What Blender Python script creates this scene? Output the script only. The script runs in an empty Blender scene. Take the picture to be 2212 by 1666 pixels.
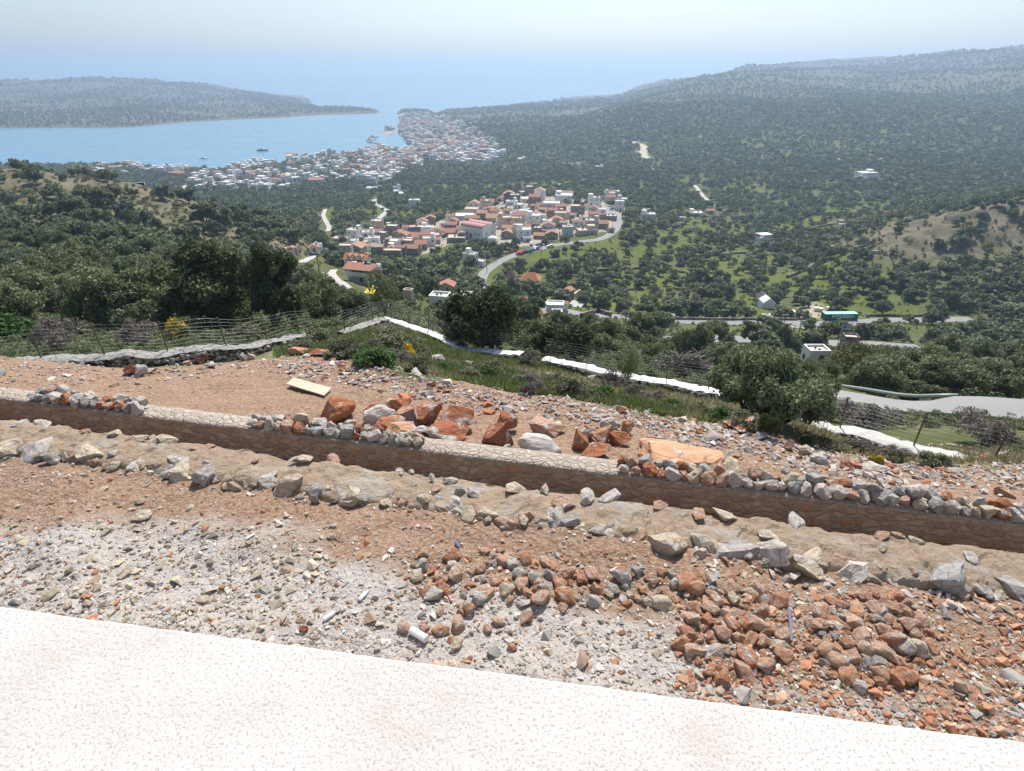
import bpy, bmesh, math, random
import numpy as np
from mathutils import Vector, Matrix, noise as mnoise

# ---------------------------------------------------------------- camera, world, sun, exposure
S = bpy.context.scene
C = S.collection
PITCH = math.radians(28.3)
FPX = 1250.0                     # focal length in units of a 2212 x 1666 picture
cam_d = bpy.data.cameras.new('camera'); cam = bpy.data.objects.new('camera', cam_d); C.objects.link(cam)
cam_d.sensor_width = 36; cam_d.lens = FPX / 2212 * 36
cam_d.clip_start = 0.1; cam_d.clip_end = 200000
cam.location = (0, 0, 0); cam.rotation_euler = (math.pi / 2 - PITCH, 0, 0)
S.camera = cam

SUN_EL, SUN_AZ = math.radians(54), math.radians(12)      # azimuth measured from +Y towards +X
W = bpy.data.worlds.new('World'); S.world = W; W.use_nodes = True
wn = W.node_tree.nodes; wl = W.node_tree.links
sky = wn.new('ShaderNodeTexSky'); sky.sky_type = 'NISHITA'; sky.sun_disc = False
sky.sun_elevation = SUN_EL; sky.sun_rotation = SUN_AZ; sky.air_density = 1.0; sky.dust_density = 2.0; sky.altitude = 100
bg = wn['Background']; bg.inputs[1].default_value = 0.10
wl.new(sky.outputs[0], bg.inputs[0])
sun_d = bpy.data.lights.new('sun', 'SUN'); sun_d.energy = 4.6; sun_d.angle = math.radians(0.53); sun_d.color = (1.0, 0.96, 0.89)
sun = bpy.data.objects.new('sun', sun_d); C.objects.link(sun)
sdir = Vector((math.sin(SUN_AZ) * math.cos(SUN_EL), math.cos(SUN_AZ) * math.cos(SUN_EL), math.sin(SUN_EL)))
sun.rotation_euler = sdir.to_track_quat('Z', 'Y').to_euler()
S.view_settings.view_transform = 'Standard'; S.view_settings.look = 'None'
S.view_settings.exposure = 0.55; S.view_settings.gamma = 1.0
S.cycles.volume_bounces = 0; S.cycles.max_bounces = 5; S.cycles.diffuse_bounces = 3
S.cycles.transparent_max_bounces = 6
S.cycles.volume_step_rate = 10

R = random.Random(7)
NR = np.random.RandomState(11)
cP, sP = math.cos(PITCH), math.sin(PITCH)
def ray(px, py):
    u = (np.asarray(px, float) - 1106) / FPX; v = (833 - np.asarray(py, float)) / FPX
    return u, cP + v * sP, -sP + v * cP          # x, y, z of the ray at camera depth 1

# ---------------------------------------------------------------- noise
def vnoise(x, y, seed=0):
    xi = np.floor(x); yi = np.floor(y); fx = x - xi; fy = y - yi
    fx = fx * fx * (3 - 2 * fx); fy = fy * fy * (3 - 2 * fy)
    def h(a, b):
        s = np.sin(a * 127.1 + b * 311.7 + seed * 74.7) * 43758.5453
        return s - np.floor(s)
    a = h(xi, yi); b = h(xi + 1, yi); c = h(xi, yi + 1); d = h(xi + 1, yi + 1)
    return (a * (1 - fx) + b * fx) * (1 - fy) + (c * (1 - fx) + d * fx) * fy - 0.5
def fbm(x, y, sc, oct=4, seed=0):
    r = 0.0; amp = 1.0
    for k in range(oct):
        r = r + amp * vnoise(x / sc + 17.3 * k, y / sc - 9.1 * k, seed + k); sc *= 0.5; amp *= 0.5
    return r

# ---------------------------------------------------------------- terrain: rows of surveyed points
OY = 8.0                         # the fan of the terrain grid starts this far behind the camera
SEA = -122.0
def row(*pts, z=None):
    """points (px, Y, py) or (px, Y, ('z', z)); returned as fan coordinate, distance, height"""
    out = []
    for px, Y, q in pts:
        if isinstance(q, tuple):
            zz = q[0]; u = (px - 1106) / FPX
            k = -zz / Y; v = (sP - k * cP) / (cP + k * sP)
            X = u / (cP + v * sP) * Y
        else:
            u, yy, dz = ray(px, q); X = u / yy * Y; zz = dz / yy * Y
        out.append((X / (Y + OY), Y, zz))
    out.sort(); return np.array(out)
def L(X): return 9.98 - 0.209 * X        # front line of the masonry wall
def rowL(d, z):
    Xs = np.linspace(-60, 36, 60); Ys = np.maximum(L(Xs) + d, 2.0 + d * .1)
    a = np.stack([Xs / (Ys + OY), Ys, np.full(60, z)], 1); return a[np.argsort(a[:, 0])]
ROWS = [
 np.array([(-3, -6.0, -6.8), (3, -6.0, -6.8)]),
 np.array([(-3, 1.6, -6.8), (3, 1.6, -6.8)]),
 rowL(-2.1, -7.0), rowL(-1.9, -7.1), rowL(-1.0, -7.15), rowL(-0.95, -7.9), rowL(0.1, -7.9), rowL(0.3, -7.4), rowL(0.5, -7.32),
 # rubble berm crest
 row((-200, 17.5, (-7.9,)), (277, 16.2, 799), (450, 16.4, 792), (545, 16.8, 783), (600, 16.8, 776), (680, 16.8, 773), (800, 15.6, 790), (950, 14.8, 822), (1200, 13.8, 862), (1400, 13.1, 893), (1600, 12.3, 925), (1800, 11.7, 980), (1935, 11.2, 1012), (2300, 10.8, (-8.2,))),
 # boundary wall foot
 row((-200, 18.5, (-9.4,)), (277, 18.7, 800), (428, 19.5, 786), (545, 21, 774), (595, 22, 752), (679, 24.5, 737), (738, 26.5, 735), (828, 28.8, 702), (888, 29, 720), (969, 28.6, 753), (1058, 28, 774), (1128, 26.5, 782), (1239, 25, 805), (1377, 23, 834), (1530, 20.5, 862), (1691, 17.6, 897), (1799, 16, 946), (1935, 14.8, 988), (2300, 14, (-9.8,))),
 row((-200, 50, (-21,)), (277, 50, 705), (600, 50, 700), (850, 50, 715), (1100, 50, 742), (1500, 50, 800), (1850, 50, 855), (2300, 48, (-28.5,))),
 row((-200, 56, (-23,)), (277, 56, 690), (600, 56, 685), (850, 56, 700), (1100, 56, 735), (1500, 56, 792), (1850, 56, 846), (2300, 54, (-29,))),
 row((-200, 100, (-31,)), (277, 100, 600), (600, 100, 640), (850, 100, 668), (1100, 100, 700), (1500, 100, 755), (1850, 100, 790), (2300, 100, (-51,))),
 row((-200, 158, (-36,)), (277, 158, 520), (600, 158, 570), (900, 158, 622), (1100, 158, 662), (1500, 158, 722), (1850, 158, 730), (2300, 158, (-73,))),
 row((-200, 200, (-34,)), (277, 200, 460), (450, 200, 482), (600, 200, 525), (750, 200, 585), (900, 200, 608), (1100, 200, 640), (1500, 200, 680), (1850, 200, 682), (2300, 200, (-77,))),
 row((-200, 252, (-33,)), (150, 252, 372), (277, 252, 393), (380, 252, 419), (480, 252, 447), (560, 250, 472), (640, 248, 512), (750, 245, 565), (900, 245, 598), (1100, 245, 615), (1500, 245, 636), (1700, 245, 632), (1850, 255, 600), (1935, 262, 580), (2300, 262, (-70,))),
 row((-200, 330, (-62,)), (277, 330, (-72,)), (480, 330, (-82,)), (640, 330, 490), (750, 335, 535), (900, 335, 535), (1050, 335, 525), (1300, 335, 512), (1500, 330, 550), (1750, 330, 548), (1850, 315, 517), (1935, 300, 487), (2300, 300, (-50,))),
 row((-200, 470, (-98,)), (277, 470, (-98,)), (500, 470, (-98,)), (640, 470, 452), (900, 470, 462), (1000, 465, 452), (1130, 460, 430), (1250, 460, 434), (1400, 460, 455), (1650, 460, 478), (1900, 460, 455), (2300, 460, (-80,))),
 row((-200, 600, (-106,)), (277, 600, (-108,)), (600, 600, 428), (900, 600, 428), (1200, 600, 415), (1500, 600, 415), (1900, 600, 402), (2300, 600, (-92,))),
 row((-200, 800, (-112,)), (277, 800, 378), (600, 800, 384), (900, 800, 381), (1200, 800, 372), (1500, 800, 358), (1900, 800, 340), (2300, 800, (-90,))),
 row((-200, 930, (-121.6,)), (277, 915, (-121.6,)), (400, 900, (-121.6,)), (490, 868, (-121.6,)), (530, 920, (-121.6,)), (590, 945, (-121.6,)), (640, 990, (-121.6,)), (760, 1085, (-121.6,)), (800, 1130, (-121.6,)), (830, 1000, (-120,)), (1000, 920, 352), (1200, 920, 350), (1500, 920, 326), (1900, 920, 306), (2300, 920, (-88,))),
 row((-200, 985, (-126,)), (277, 985, (-126,)), (400, 960, (-126,)), (490, 925, (-126,)), (530, 975, (-126,)), (640, 1050, (-126,)), (760, 1150, (-126,)), (795, 1190, (-126,)), (815, 1180, (-121,)), (850, 1180, 320), (1000, 1180, 312), (1080, 1180, 306), (1200, 1180, 305), (1500, 1180, 272), (1900, 1180, 255), (2300, 1180, (-60,))),
 row((-200, 1550, (-126,)), (795, 1550, (-126,)), (815, 1550, (-124,)), (835, 1550, (-121,)), (860, 1550, 282), (1000, 1550, 268), (1200, 1550, 260), (1500, 1550, 218), (1900, 1550, 202), (2300, 1550, (-20,))),
 row((-200, 1600, (-121.8,)), (277, 1640, (-121.8,)), (400, 1840, (-121.8,)), (600, 2040, (-121.8,)), (700, 2185, (-121.8,)), (815, 2260, (-121.8,)), (835, 2000, (-125,)), (856, 1850, (-122.5,)), (880, 1850, (-121,)), (930, 1850, (-121,)), (960, 1850, 258), (1150, 1900, 246), (1350, 1950, 222), (1500, 1980, 190), (1600, 2000, 176), (1900, 2000, 165), (2300, 2000, (20,))),
 row((-200, 1760, (-108,)), (277, 1850, 250), (400, 2020, 249), (500, 2200, 244), (600, 2220, 243), (700, 2290, (-120.5,)), (815, 2330, (-120.6,)), (835, 2330, (-126,)), (850, 2330, (-124,)), (865, 2330, (-120,)), (900, 2330, (-117,)), (930, 2330, (-121.5,)), (945, 2330, (-122.6,)), (960, 2330, (-120,)), (1060, 2330, 235), (1200, 2330, 230), (1350, 2330, 214), (1500, 2330, 176), (1600, 2330, 160), (1900, 2330, 146), (2300, 2330, (60,))),
 row((-200, 2500, (-75,)), (277, 2500, 215), (400, 2500, 219), (500, 2560, 220), (600, 2600, 226), (655, 2600, 230), (690, 2560, (-120,)), (750, 2560, (-119.5,)), (815, 2500, (-121.9,)), (850, 2600, (-126,)), (1000, 2700, (-126,)), (1100, 2750, (-121,)), (1200, 2750, 223), (1300, 2750, 216), (1400, 2700, 196), (1500, 2700, 176), (1600, 2700, 158), (1900, 2700, 138), (2300, 2700, (90,))),
 row((-200, 3300, (-10,)), (277, 3300, 178), (400, 3300, 188), (500, 3300, 197), (600, 3200, 210), (650, 3100, 218), (685, 3050, (-126,)), (1150, 3300, (-126,)), (1210, 3300, (-121,)), (1320, 3300, 212), (1400, 3400, 190), (1500, 3500, 165), (1700, 3700, 140), (1900, 3900, 128), (2300, 4000, (130,))),
 row((-200, 4600, (-126,)), (700, 4600, (-126,)), (1300, 4600, (-126,)), (1450, 4800, (-126,)), (1700, 5200, (-90,)), (1900, 5200, (-70,)), (2300, 5200, (-60,))),
 row((-200, 7000, (-130,)), (2300, 7000, (-130,))),
]
TW = 1.75; NT, NY = 620, 1500
TG = np.linspace(-TW, TW, NT)
LY0, LY1 = math.log(2.2), math.log(7000 + OY)
YG = np.exp(np.linspace(LY0, LY1, NY)) - OY
def build_H():
    Yr = np.stack([np.interp(TG, r[:, 0], r[:, 1]) for r in ROWS])
    Zr = np.stack([np.interp(TG, r[:, 0], r[:, 2]) for r in ROWS])
    for k in range(1, len(ROWS)):
        Yr[k] = np.maximum(Yr[k], Yr[k - 1] + 0.02)
    H = np.zeros((NT, NY))
    for i in range(NT): H[i] = np.interp(YG, Yr[:, i], Zr[:, i])
    Yq = np.broadcast_to(YG, (NT, NY)); Xq = TG[:, None] * (Yq + OY)
    dd = Yq - L(Xq)
    # smooth beyond the terrace
    Hs = H.copy()
    for _ in range(10):
        P = np.pad(Hs, 1, mode='edge')
        Hs = (P[:-2, 1:-1] + P[2:, 1:-1] + P[1:-1, :-2] + P[1:-1, 2:] + 4 * P[1:-1, 1:-1]) / 8
    w = np.clip((dd - 2) / 4, 0, 1); wsea = np.clip((H - SEA) / 3, 0, 1) * .7 + .3
    H = H * (1 - w * wsea) + Hs * w * wsea
    # relief
    near = np.clip((Yq - 20) / 60, 0, 1)
    amp = 0.05 * (1 - near) + near * np.clip(Yq / 300, .5, 1.0) * 1.3
    land = np.clip((H - SEA - 0.5) / 12, 0, 1)
    hill = np.clip(1 - np.abs(Yq - 235) / 75, 0, 1) * np.clip((-Xq - 75) / 40, 0, 1)
    rel = fbm(Xq, Yq, 26, 5, 3) * amp * 1.2 * np.clip(near, 0, 1) * (1 - .5 * hill)
    big = fbm(Xq, Yq, 330, 5, 8) * np.clip((Yq - 900) / 900, 0, 1) * 42 * np.clip((H + 112) / 40, 0, 1)
    spur = np.clip(1 - np.abs(Yq - 300) / 50, 0, 1) * np.clip((Xq - 175) / 20, 0, 1)
    rough = (hill * 3.0 + spur * 5.0) * (np.abs(fbm(Xq, Yq, 11, 5, 21)) - .25)
    small = fbm(Xq, Yq, 1.1, 4, 5) * 0.16 * np.clip(dd < -2.1, 0, 1) + fbm(Xq, Yq, 1.6, 4, 6) * .18 * np.clip((dd - .8) / .5, 0, 1) * (Yq < 90)
    mid = fbm(Xq, Yq, 7, 3, 12) * np.clip((dd - 8) / 6, 0, 1) * (Yq < 300) * np.where(Yq < 31, .22, .7)
    H = H + (rel + big) * land + rough + small + mid
    return H, Xq, Yq, dd
H, XQ, YQ, DD = build_H()
def h(X, Y):
    X = np.asarray(X, float); Y = np.asarray(Y, float)
    ft = (X / (Y + OY) + TW) / (2 * TW) * (NT - 1); fy = (np.log(np.maximum(Y + OY, 2.2)) - LY0) / (LY1 - LY0) * (NY - 1)
    ft = np.clip(ft, 0, NT - 1.001); fy = np.clip(fy, 0, NY - 1.001)
    i = ft.astype(int); j = fy.astype(int); a = ft - i; b = fy - j
    return (H[i, j] * (1 - a) * (1 - b) + H[i + 1, j] * a * (1 - b) + H[i, j + 1] * (1 - a) * b + H[i + 1, j + 1] * a * b)
_YS = np.exp(np.linspace(math.log(1.7), math.log(6900), 2600))
def hit(px, py, floor=SEA):
    """the point of the ground seen at a picture position, and its camera depth"""
    u, yy, dz = ray(px, py)
    X = u / yy * _YS; Z = dz / yy * _YS
    g = np.maximum(h(X, _YS), floor); k = np.argmax(Z <= g)
    if Z[k] > g[k]: k = len(_YS) - 1
    if k > 0:
        a0 = Z[k - 1] - g[k - 1]; a1 = g[k] - Z[k]; f = a0 / max(a0 + a1, 1e-9)
    else: f = 0
    Y = _YS[k - 1] * (1 - f) + _YS[k] * f if k else _YS[0]
    X = u / yy * Y
    return float(X), float(Y), float(max(h(X, Y), floor)), float(Y / yy)
def proj(X, Y, Z):
    dep = Y * cP - Z * sP; up = Y * sP + Z * cP
    return 1106 + FPX * X / dep, 833 - FPX * up / dep, dep

# ---------------------------------------------------------------- materials
MATS = {}
class NT_:
    def __init__(s, name):
        s.m = bpy.data.materials.new(name); s.m.use_nodes = True; s.n = s.m.node_tree.nodes; s.l = s.m.node_tree.links
        s.b = s.n['Principled BSDF']; s.tc = s.n.new('ShaderNodeTexCoord').outputs['Object']
    def link(s, a, b): s.l.new(a, b)
    def noise(s, scale, detail=4, rough=.6, vec=None, dist=0):
        t = s.n.new('ShaderNodeTexNoise'); t.inputs['Scale'].default_value = scale; t.inputs['Detail'].default_value = detail
        t.inputs['Roughness'].default_value = rough; t.inputs['Distortion'].default_value = dist
        s.link(vec or s.tc, t.inputs['Vector']); return t.outputs['Fac']
    def voro(s, scale, feature='F1', out='Distance', rnd=1, vec=None):
        t = s.n.new('ShaderNodeTexVoronoi'); t.feature = feature; t.inputs['Scale'].default_value = scale
        t.inputs['Randomness'].default_value = rnd; s.link(vec or s.tc, t.inputs['Vector']); return t.outputs[out]
    def ramp(s, fac, *stops, const=False):
        t = s.n.new('ShaderNodeValToRGB'); e = t.color_ramp.elements
        if const: t.color_ramp.interpolation = 'CONSTANT'
        while len(e) < len(stops): e.new(1)
        for el, (p, c) in zip(e, stops):
            el.position = p; el.color = (*c, 1) if len(c) == 3 else c
        s.link(fac, t.inputs[0]); return t.outputs[0]
    def mix(s, fac, a, b, mode='MIX'):
        t = s.n.new('ShaderNodeMix'); t.data_type = 'RGBA'; t.blend_type = mode
        for sock, v in ((t.inputs[0], fac), (t.inputs[6], a), (t.inputs[7], b)):
            if isinstance(v, (int, float)): sock.default_value = v
            elif isinstance(v, tuple): sock.default_value = (*v, 1)
            else: s.link(v, sock)
        return t.outputs[2]
    def math(s, op, a, b=0.0):
        t = s.n.new('ShaderNodeMath'); t.operation = op
        for sock, v in ((t.inputs[0], a), (t.inputs[1], b)):
            if isinstance(v, (int, float)): sock.default_value = v
            else: s.link(v, sock)
        return t.outputs[0]
    def attr(s, name, out='Fac'):
        t = s.n.new('ShaderNodeAttribute'); t.attribute_name = name; return t.outputs[out]
    def objcol(s):
        t = s.n.new('ShaderNodeObjectInfo'); return t.outputs['Color']
    def objrnd(s):
        t = s.n.new('ShaderNodeObjectInfo'); return t.outputs['Random']
    def bump(s, hgt, strength=.5, dist=.05):
        t = s.n.new('ShaderNodeBump'); t.inputs['Strength'].default_value = strength; t.inputs['Distance'].default_value = dist
        s.link(hgt, t.inputs['Height']); s.link(t.outputs[0], s.b.inputs['Normal'])
    def out(s, col, rough=.9, spec=.2):
        if isinstance(col, tuple): s.b.inputs['Base Color'].default_value = (*col, 1)
        else: s.link(col, s.b.inputs['Base Color'])
        s.b.inputs['Roughness'].default_value = rough; s.b.inputs['Specular IOR Level'].default_value = spec
        return s.m
def plain(name, col, rough=.8, metal=0, nscale=3.0, var=.18, spec=.3, bump=0):
    if name in MATS: return MATS[name]
    t = NT_(name); f = t.noise(nscale, 5)
    c = t.mix(f, tuple(max(0, x * (1 - var)) for x in col), tuple(min(1, x * (1 + var)) for x in col))
    t.out(c, rough, spec); t.b.inputs['Metallic'].default_value = metal
    if bump: t.bump(t.noise(nscale * 6, 4), bump, .02)
    MATS[name] = t.m; return t.m

def tag(o, label=None, cat=None, group=None, kind=None):
    if label: o['label'] = label
    if cat: o['category'] = cat
    if group: o['group'] = group
    if kind: o['kind'] = kind
    return o
def link(o, parent=None):
    C.objects.link(o)
    if parent is not None: o.parent = parent
    return o
def empty(name, loc, rz=0, **k):
    o = bpy.data.objects.new(name, None); C.objects.link(o); o.location = loc; o.rotation_euler = (0, 0, rz); o.empty_display_size = .2
    return tag(o, **k)
def np_mesh(name, V, F, mats=(), mi=None, attrs=None, smooth=False):
    """V (n,3), F (m,k) same-size faces"""
    me = bpy.data.meshes.new(name); V = np.ascontiguousarray(V, dtype=np.float32); F = np.ascontiguousarray(F, dtype=np.int32)
    n, k = F.shape
    me.vertices.add(len(V)); me.vertices.foreach_set('co', V.ravel())
    me.loops.add(n * k); me.loops.foreach_set('vertex_index', F.ravel())
    me.polygons.add(n); me.polygons.foreach_set('loop_start', np.arange(0, n * k, k, dtype=np.int32))
    for m in mats: me.materials.append(m)
    if mi is not None: me.polygons.foreach_set('material_index', np.asarray(mi, dtype=np.int32))
    me.polygons.foreach_set('use_smooth', np.full(n, smooth, dtype=bool))
    for an, (dom, typ, data) in (attrs or {}).items():
        a = me.attributes.new(an, typ, dom)
        a.data.foreach_set('color' if typ == 'FLOAT_COLOR' else 'value', np.ascontiguousarray(data, dtype=np.float32).ravel())
    me.update(calc_edges=True); return me
# ---------------------------------------------------------------- terrain mesh and its zones
def in_poly(px, py, poly):
    px = np.asarray(px, float); py = np.asarray(py, float); r = np.zeros(px.shape, bool); n = len(poly); j = n - 1
    for i in range(n):
        xi, yi = poly[i]; xj, yj = poly[j]
        c = ((yi > py) != (yj > py)) & (px < (xj - xi) * (py - yi) / (yj - yi + 1e-12) + xi); r ^= c; j = i
    return r
TOWN = [(770, 336), (800, 322), (812, 300), (835, 282), (862, 262), (880, 250), (905, 246), (935, 258), (975, 268), (1000, 290), (1040, 312), (1075, 330), (1072, 345), (1000, 352), (900, 348), (862, 372), (850, 388), (800, 398), (720, 386), (640, 398), (588, 410), (470, 412), (405, 400), (388, 374), (277, 372), (200, 372), (200, 364), (340, 362), (400, 366), (480, 372), (540, 358), (590, 356), (650, 346), (700, 343)]
VILLAGE = [(735, 548), (735, 520), (760, 498), (880, 492), (985, 470), (1040, 440), (1120, 418), (1240, 425), (1290, 430), (1352, 432), (1345, 470), (1330, 500), (1240, 505), (1170, 530), (1090, 535), (1050, 522), (990, 520), (930, 545), (870, 560), (780, 552)]
GREEN = [(940, 583, 38, 14), (990, 590, 30, 8), (1200, 560, 60, 20), (1140, 590, 30, 12), (1290, 545, 50, 18), (1330, 655, 60, 30), (1250, 665, 40, 14), (1400, 545, 60, 22), (1450, 520, 50, 16), (1400, 600, 90, 26), (1480, 640, 60, 40), (1560, 600, 60, 25), (1600, 655, 60, 35), (1720, 610, 70, 30), (1760, 590, 60, 25), (1560, 560, 70, 14), (1630, 500, 80, 12), (1480, 500, 60, 10), (1730, 490, 40, 8), (1780, 470, 50, 16), (1850, 455, 60, 12), (1900, 600, 40, 22), (1800, 640, 50, 25), (720, 455, 60, 26), (690, 448, 20, 7), (790, 455, 30, 14), (880, 462, 40, 12), (960, 465, 70, 12), (1010, 415, 30, 8), (560, 425, 30, 6), (860, 510, 20, 8), (650, 438, 12, 7), (1500, 300, 90, 12), (1640, 305, 60, 10), (1380, 400, 50, 6), (1550, 410, 80, 8), (1770, 400, 40, 6), (1880, 398, 30, 6), (690, 340, 14, 4), (430, 372, 14, 5), (345, 365, 12, 4), (1700, 560, 40, 14), (1650, 720, 90, 8), (1350, 690, 60, 8), (1560, 705, 80, 8), (1930, 880, 40, 20)]
def zones():
    PX, PY, DEP = proj(XQ, YQ, H)
    nz = fbm(XQ / np.maximum(YQ, 60) * 300, np.log(np.maximum(YQ, 60)) * 420, 22, 5, 31) * 1.3
    nz2 = fbm(XQ, YQ, 13, 4, 77) * 1.6; green = np.zeros_like(H)
    for x, y, a, b in GREEN:
        r = ((PX - x) / a) ** 2 + ((PY - y) / b) ** 2 + nz * 1.4 + nz2
        green = np.maximum(green, np.clip((1.15 - r) / .35, 0, 1))
    green *= (DD > 25)
    g2 = np.clip((fbm(XQ, YQ, 46, 3, 44) + .01) / .1, 0, 1) * np.clip((YQ - 150) / 60, 0, 1) * np.clip((1500 - YQ) / 500, 0, 1) * .8
    g2 *= np.where((PX > 1180) & (PY > 430), 1.0, .75)
    green = np.maximum(green, g2 * (XQ > -95))
    wallY = np.interp(XQ / (YQ + OY), ROWS[10][:, 0], ROWS[10][:, 1]); bermY = np.interp(XQ / (YQ + OY), ROWS[9][:, 0], ROWS[9][:, 1])
    soil = (1 - np.clip((YQ - bermY) / .8 + nz * 2, 0, 1)) * 1.0          # building ground: bare red earth
    grass_near = np.clip((YQ - bermY - .3) / 1.0, 0, 1) * np.clip(1 - (YQ - wallY - .6) / .8, 0, 1)
    urb = (in_poly(PX, PY, TOWN) | in_poly(PX, PY, VILLAGE)) & (YQ > 300)
    rock = np.clip(1 - np.abs(YQ - 225) / 90, 0, 1) * np.clip((-XQ - 62 - (YQ - 200) * .1) / 25, 0, 1) + np.clip(1 - np.abs(YQ - 295) / 55, 0, 1) * np.clip((XQ - 168) / 14, 0, 1)
    rock = np.clip(rock * 1.6, 0, 1)
    scrub = np.clip((YQ - 1350) / 300, 0, 1)
    dust = np.clip((-DD - 3.5 + fbm(XQ, YQ, 1.3, 4, 61) * 1.3 - .45 * np.clip(XQ - 2.6, 0, 5)) / .7, 0, 1)      # pale crushed rubble near the building
    tan = np.clip(1.2 - (((PX - 1392) / 16) ** 2 + ((PY - 328) / 17) ** 2) + nz, 0, 1) + np.clip(1.1 - (((PX - 1360) / 34) ** 2 + ((PY - 308) / 6) ** 2) + nz, 0, 1) + np.clip(1.1 - (((PX - 1755) / 36) ** 2 + ((PY - 672) / 24) ** 2) + nz * .6, 0, 1)
    tan = np.clip(tan * (YQ > 150), 0, 1)
    return dict(green=green, soil=soil, grass=grass_near, urban=urb.astype(float), rock=rock, scrub=scrub, dust=dust, tan=tan)
ROADS = [
 ('road', [(2470, 925), (2320, 915), (2130, 902), (1985, 890), (1935, 884), (1850, 872), (1775, 858), (1700, 846)], 3.4, 'A', 'asphalt road with a guard rail at the right'),
 ('road', [(1990, 752), (1890, 745), (1750, 741), (1640, 735), (1530, 733), (1450, 733), (1395, 726), (1340, 716)], 4.6, 'A', 'lower asphalt road curving past the houses'),
 ('road', [(2100, 690), (1935, 692), (1850, 697), (1720, 699), (1600, 697), (1440, 692), (1330, 684), (1260, 680), (1150, 668), (1100, 650)], 4.5, 'A', 'narrow upper road beside the container'),
 ('road', [(1130, 668), (1085, 650), (1055, 630), (1037, 608), (1045, 590), (1062, 576), (1090, 560), (1120, 548), (1150, 541), (1195, 530), (1240, 524), (1290, 519), (1312, 511), (1328, 498), (1337, 484), (1335, 472), (1320, 459), (1314, 449)], 5, 'A', 'pale road climbing into the village past the parked cars'),
 ('road', [(806, 489), (812, 477), (828, 464), (838, 456), (828, 449), (810, 442), (808, 432), (820, 424), (838, 416)], 4, 'C', 'pale lane winding through the olive groves to the town'),
 ('path', [(708, 500), (711, 490), (704, 478), (698, 466), (703, 452)], 3, 'C', 'pale track through the groves left of the village'),
 ('path', [(752, 625), (728, 607), (716, 592), (722, 583)], 2.2, 'C', 'concrete lane beside the house with dormers'),
 ('path', [(650, 568), (668, 560), (682, 553)], 3, 'C', 'short pale path by the barrel-roofed chapel'),
 ('path', [(1546, 446), (1530, 437), (1519, 424), (1500, 400), (1462, 395)], 3.5, 'C', 'pale track cutting through the far groves at right'),
 ('path', [(300, 398), (400, 400), (460, 398), (480, 403), (410, 392)], 4, 'C', 'pale road below the lakeside houses at the left'),
 ('path', [(1400, 345), (1388, 335), (1392, 318), (1375, 309), (1335, 305)], 12, 'T', 'sandy track and clearing on the far slope'),
 ('road', [(930, 262), (955, 250), (985, 244), (1010, 241)], 12, 'C', 'pale road on the ridge beyond the town'),
 ('causeway', [(835, 247), (852, 252), (862, 250), (880, 243), (900, 241)], 10, 'C', 'narrow causeway joining the island to the shore')]
def carve(pts, width):
    """levels the ground across a road"""
    P = np.array([hit(px, py)[:2] for px, py in pts]); t = np.concatenate([[0], np.cumsum(np.sqrt((np.diff(P, axis=0) ** 2).sum(1)))])
    m = max(4, int(t[-1] / 1.2)); tt = np.linspace(0, t[-1], m); x = np.interp(tt, t, P[:, 0]); y = np.interp(tt, t, P[:, 1])
    for _ in range(12): x[1:-1] = (x[:-2] + 2 * x[1:-1] + x[2:]) / 4; y[1:-1] = (y[:-2] + 2 * y[1:-1] + y[2:]) / 4
    z = h(x, y)
    for _ in range(30): z[1:-1] = (z[:-2] + 2 * z[1:-1] + z[2:]) / 4
    r = width * .5 + .8; H0 = H.copy(); best = np.full(H.shape, 1e9)
    for a, b_, c in zip(x, y, z):
        j0, j1 = np.searchsorted(YG, [b_ - r - 2, b_ + r + 2]); j1 = min(j1 + 1, NY)
        i0, i1 = np.searchsorted(TG, [(a - r - 2) / (b_ + r + 2 + OY) - .01, (a + r + 2) / (b_ - r - 2 + OY) + .01]) if a >= 0 else np.searchsorted(TG, [(a - r - 2) / (b_ - r - 2 + OY) - .01, (a + r + 2) / (b_ + r + 2 + OY) + .01])
        sl = (slice(max(i0 - 1, 0), i1 + 1), slice(max(j0 - 1, 0), j1)); d = np.hypot(XQ[sl] - a, YQ[sl] - b_); w = np.clip((r + 2 - d) / 2, 0, 1); up = d < best[sl]
        best[sl] = np.where(up, d, best[sl]); H[sl] = np.where(up & (w > 0), H0[sl] * (1 - w) + c * w, H[sl])
for r_ in ROADS[:8]: carve(r_[1], r_[2])
Z = zones()
def zat(name, X, Y):
    A = Z[name]; ft = (X / (Y + OY) + TW) / (2 * TW) * (NT - 1); fy = (np.log(np.maximum(Y + OY, 2.2)) - LY0) / (LY1 - LY0) * (NY - 1)
    return A[np.clip(ft, 0, NT - 1).astype(int), np.clip(fy, 0, NY - 1).astype(int)]
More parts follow.
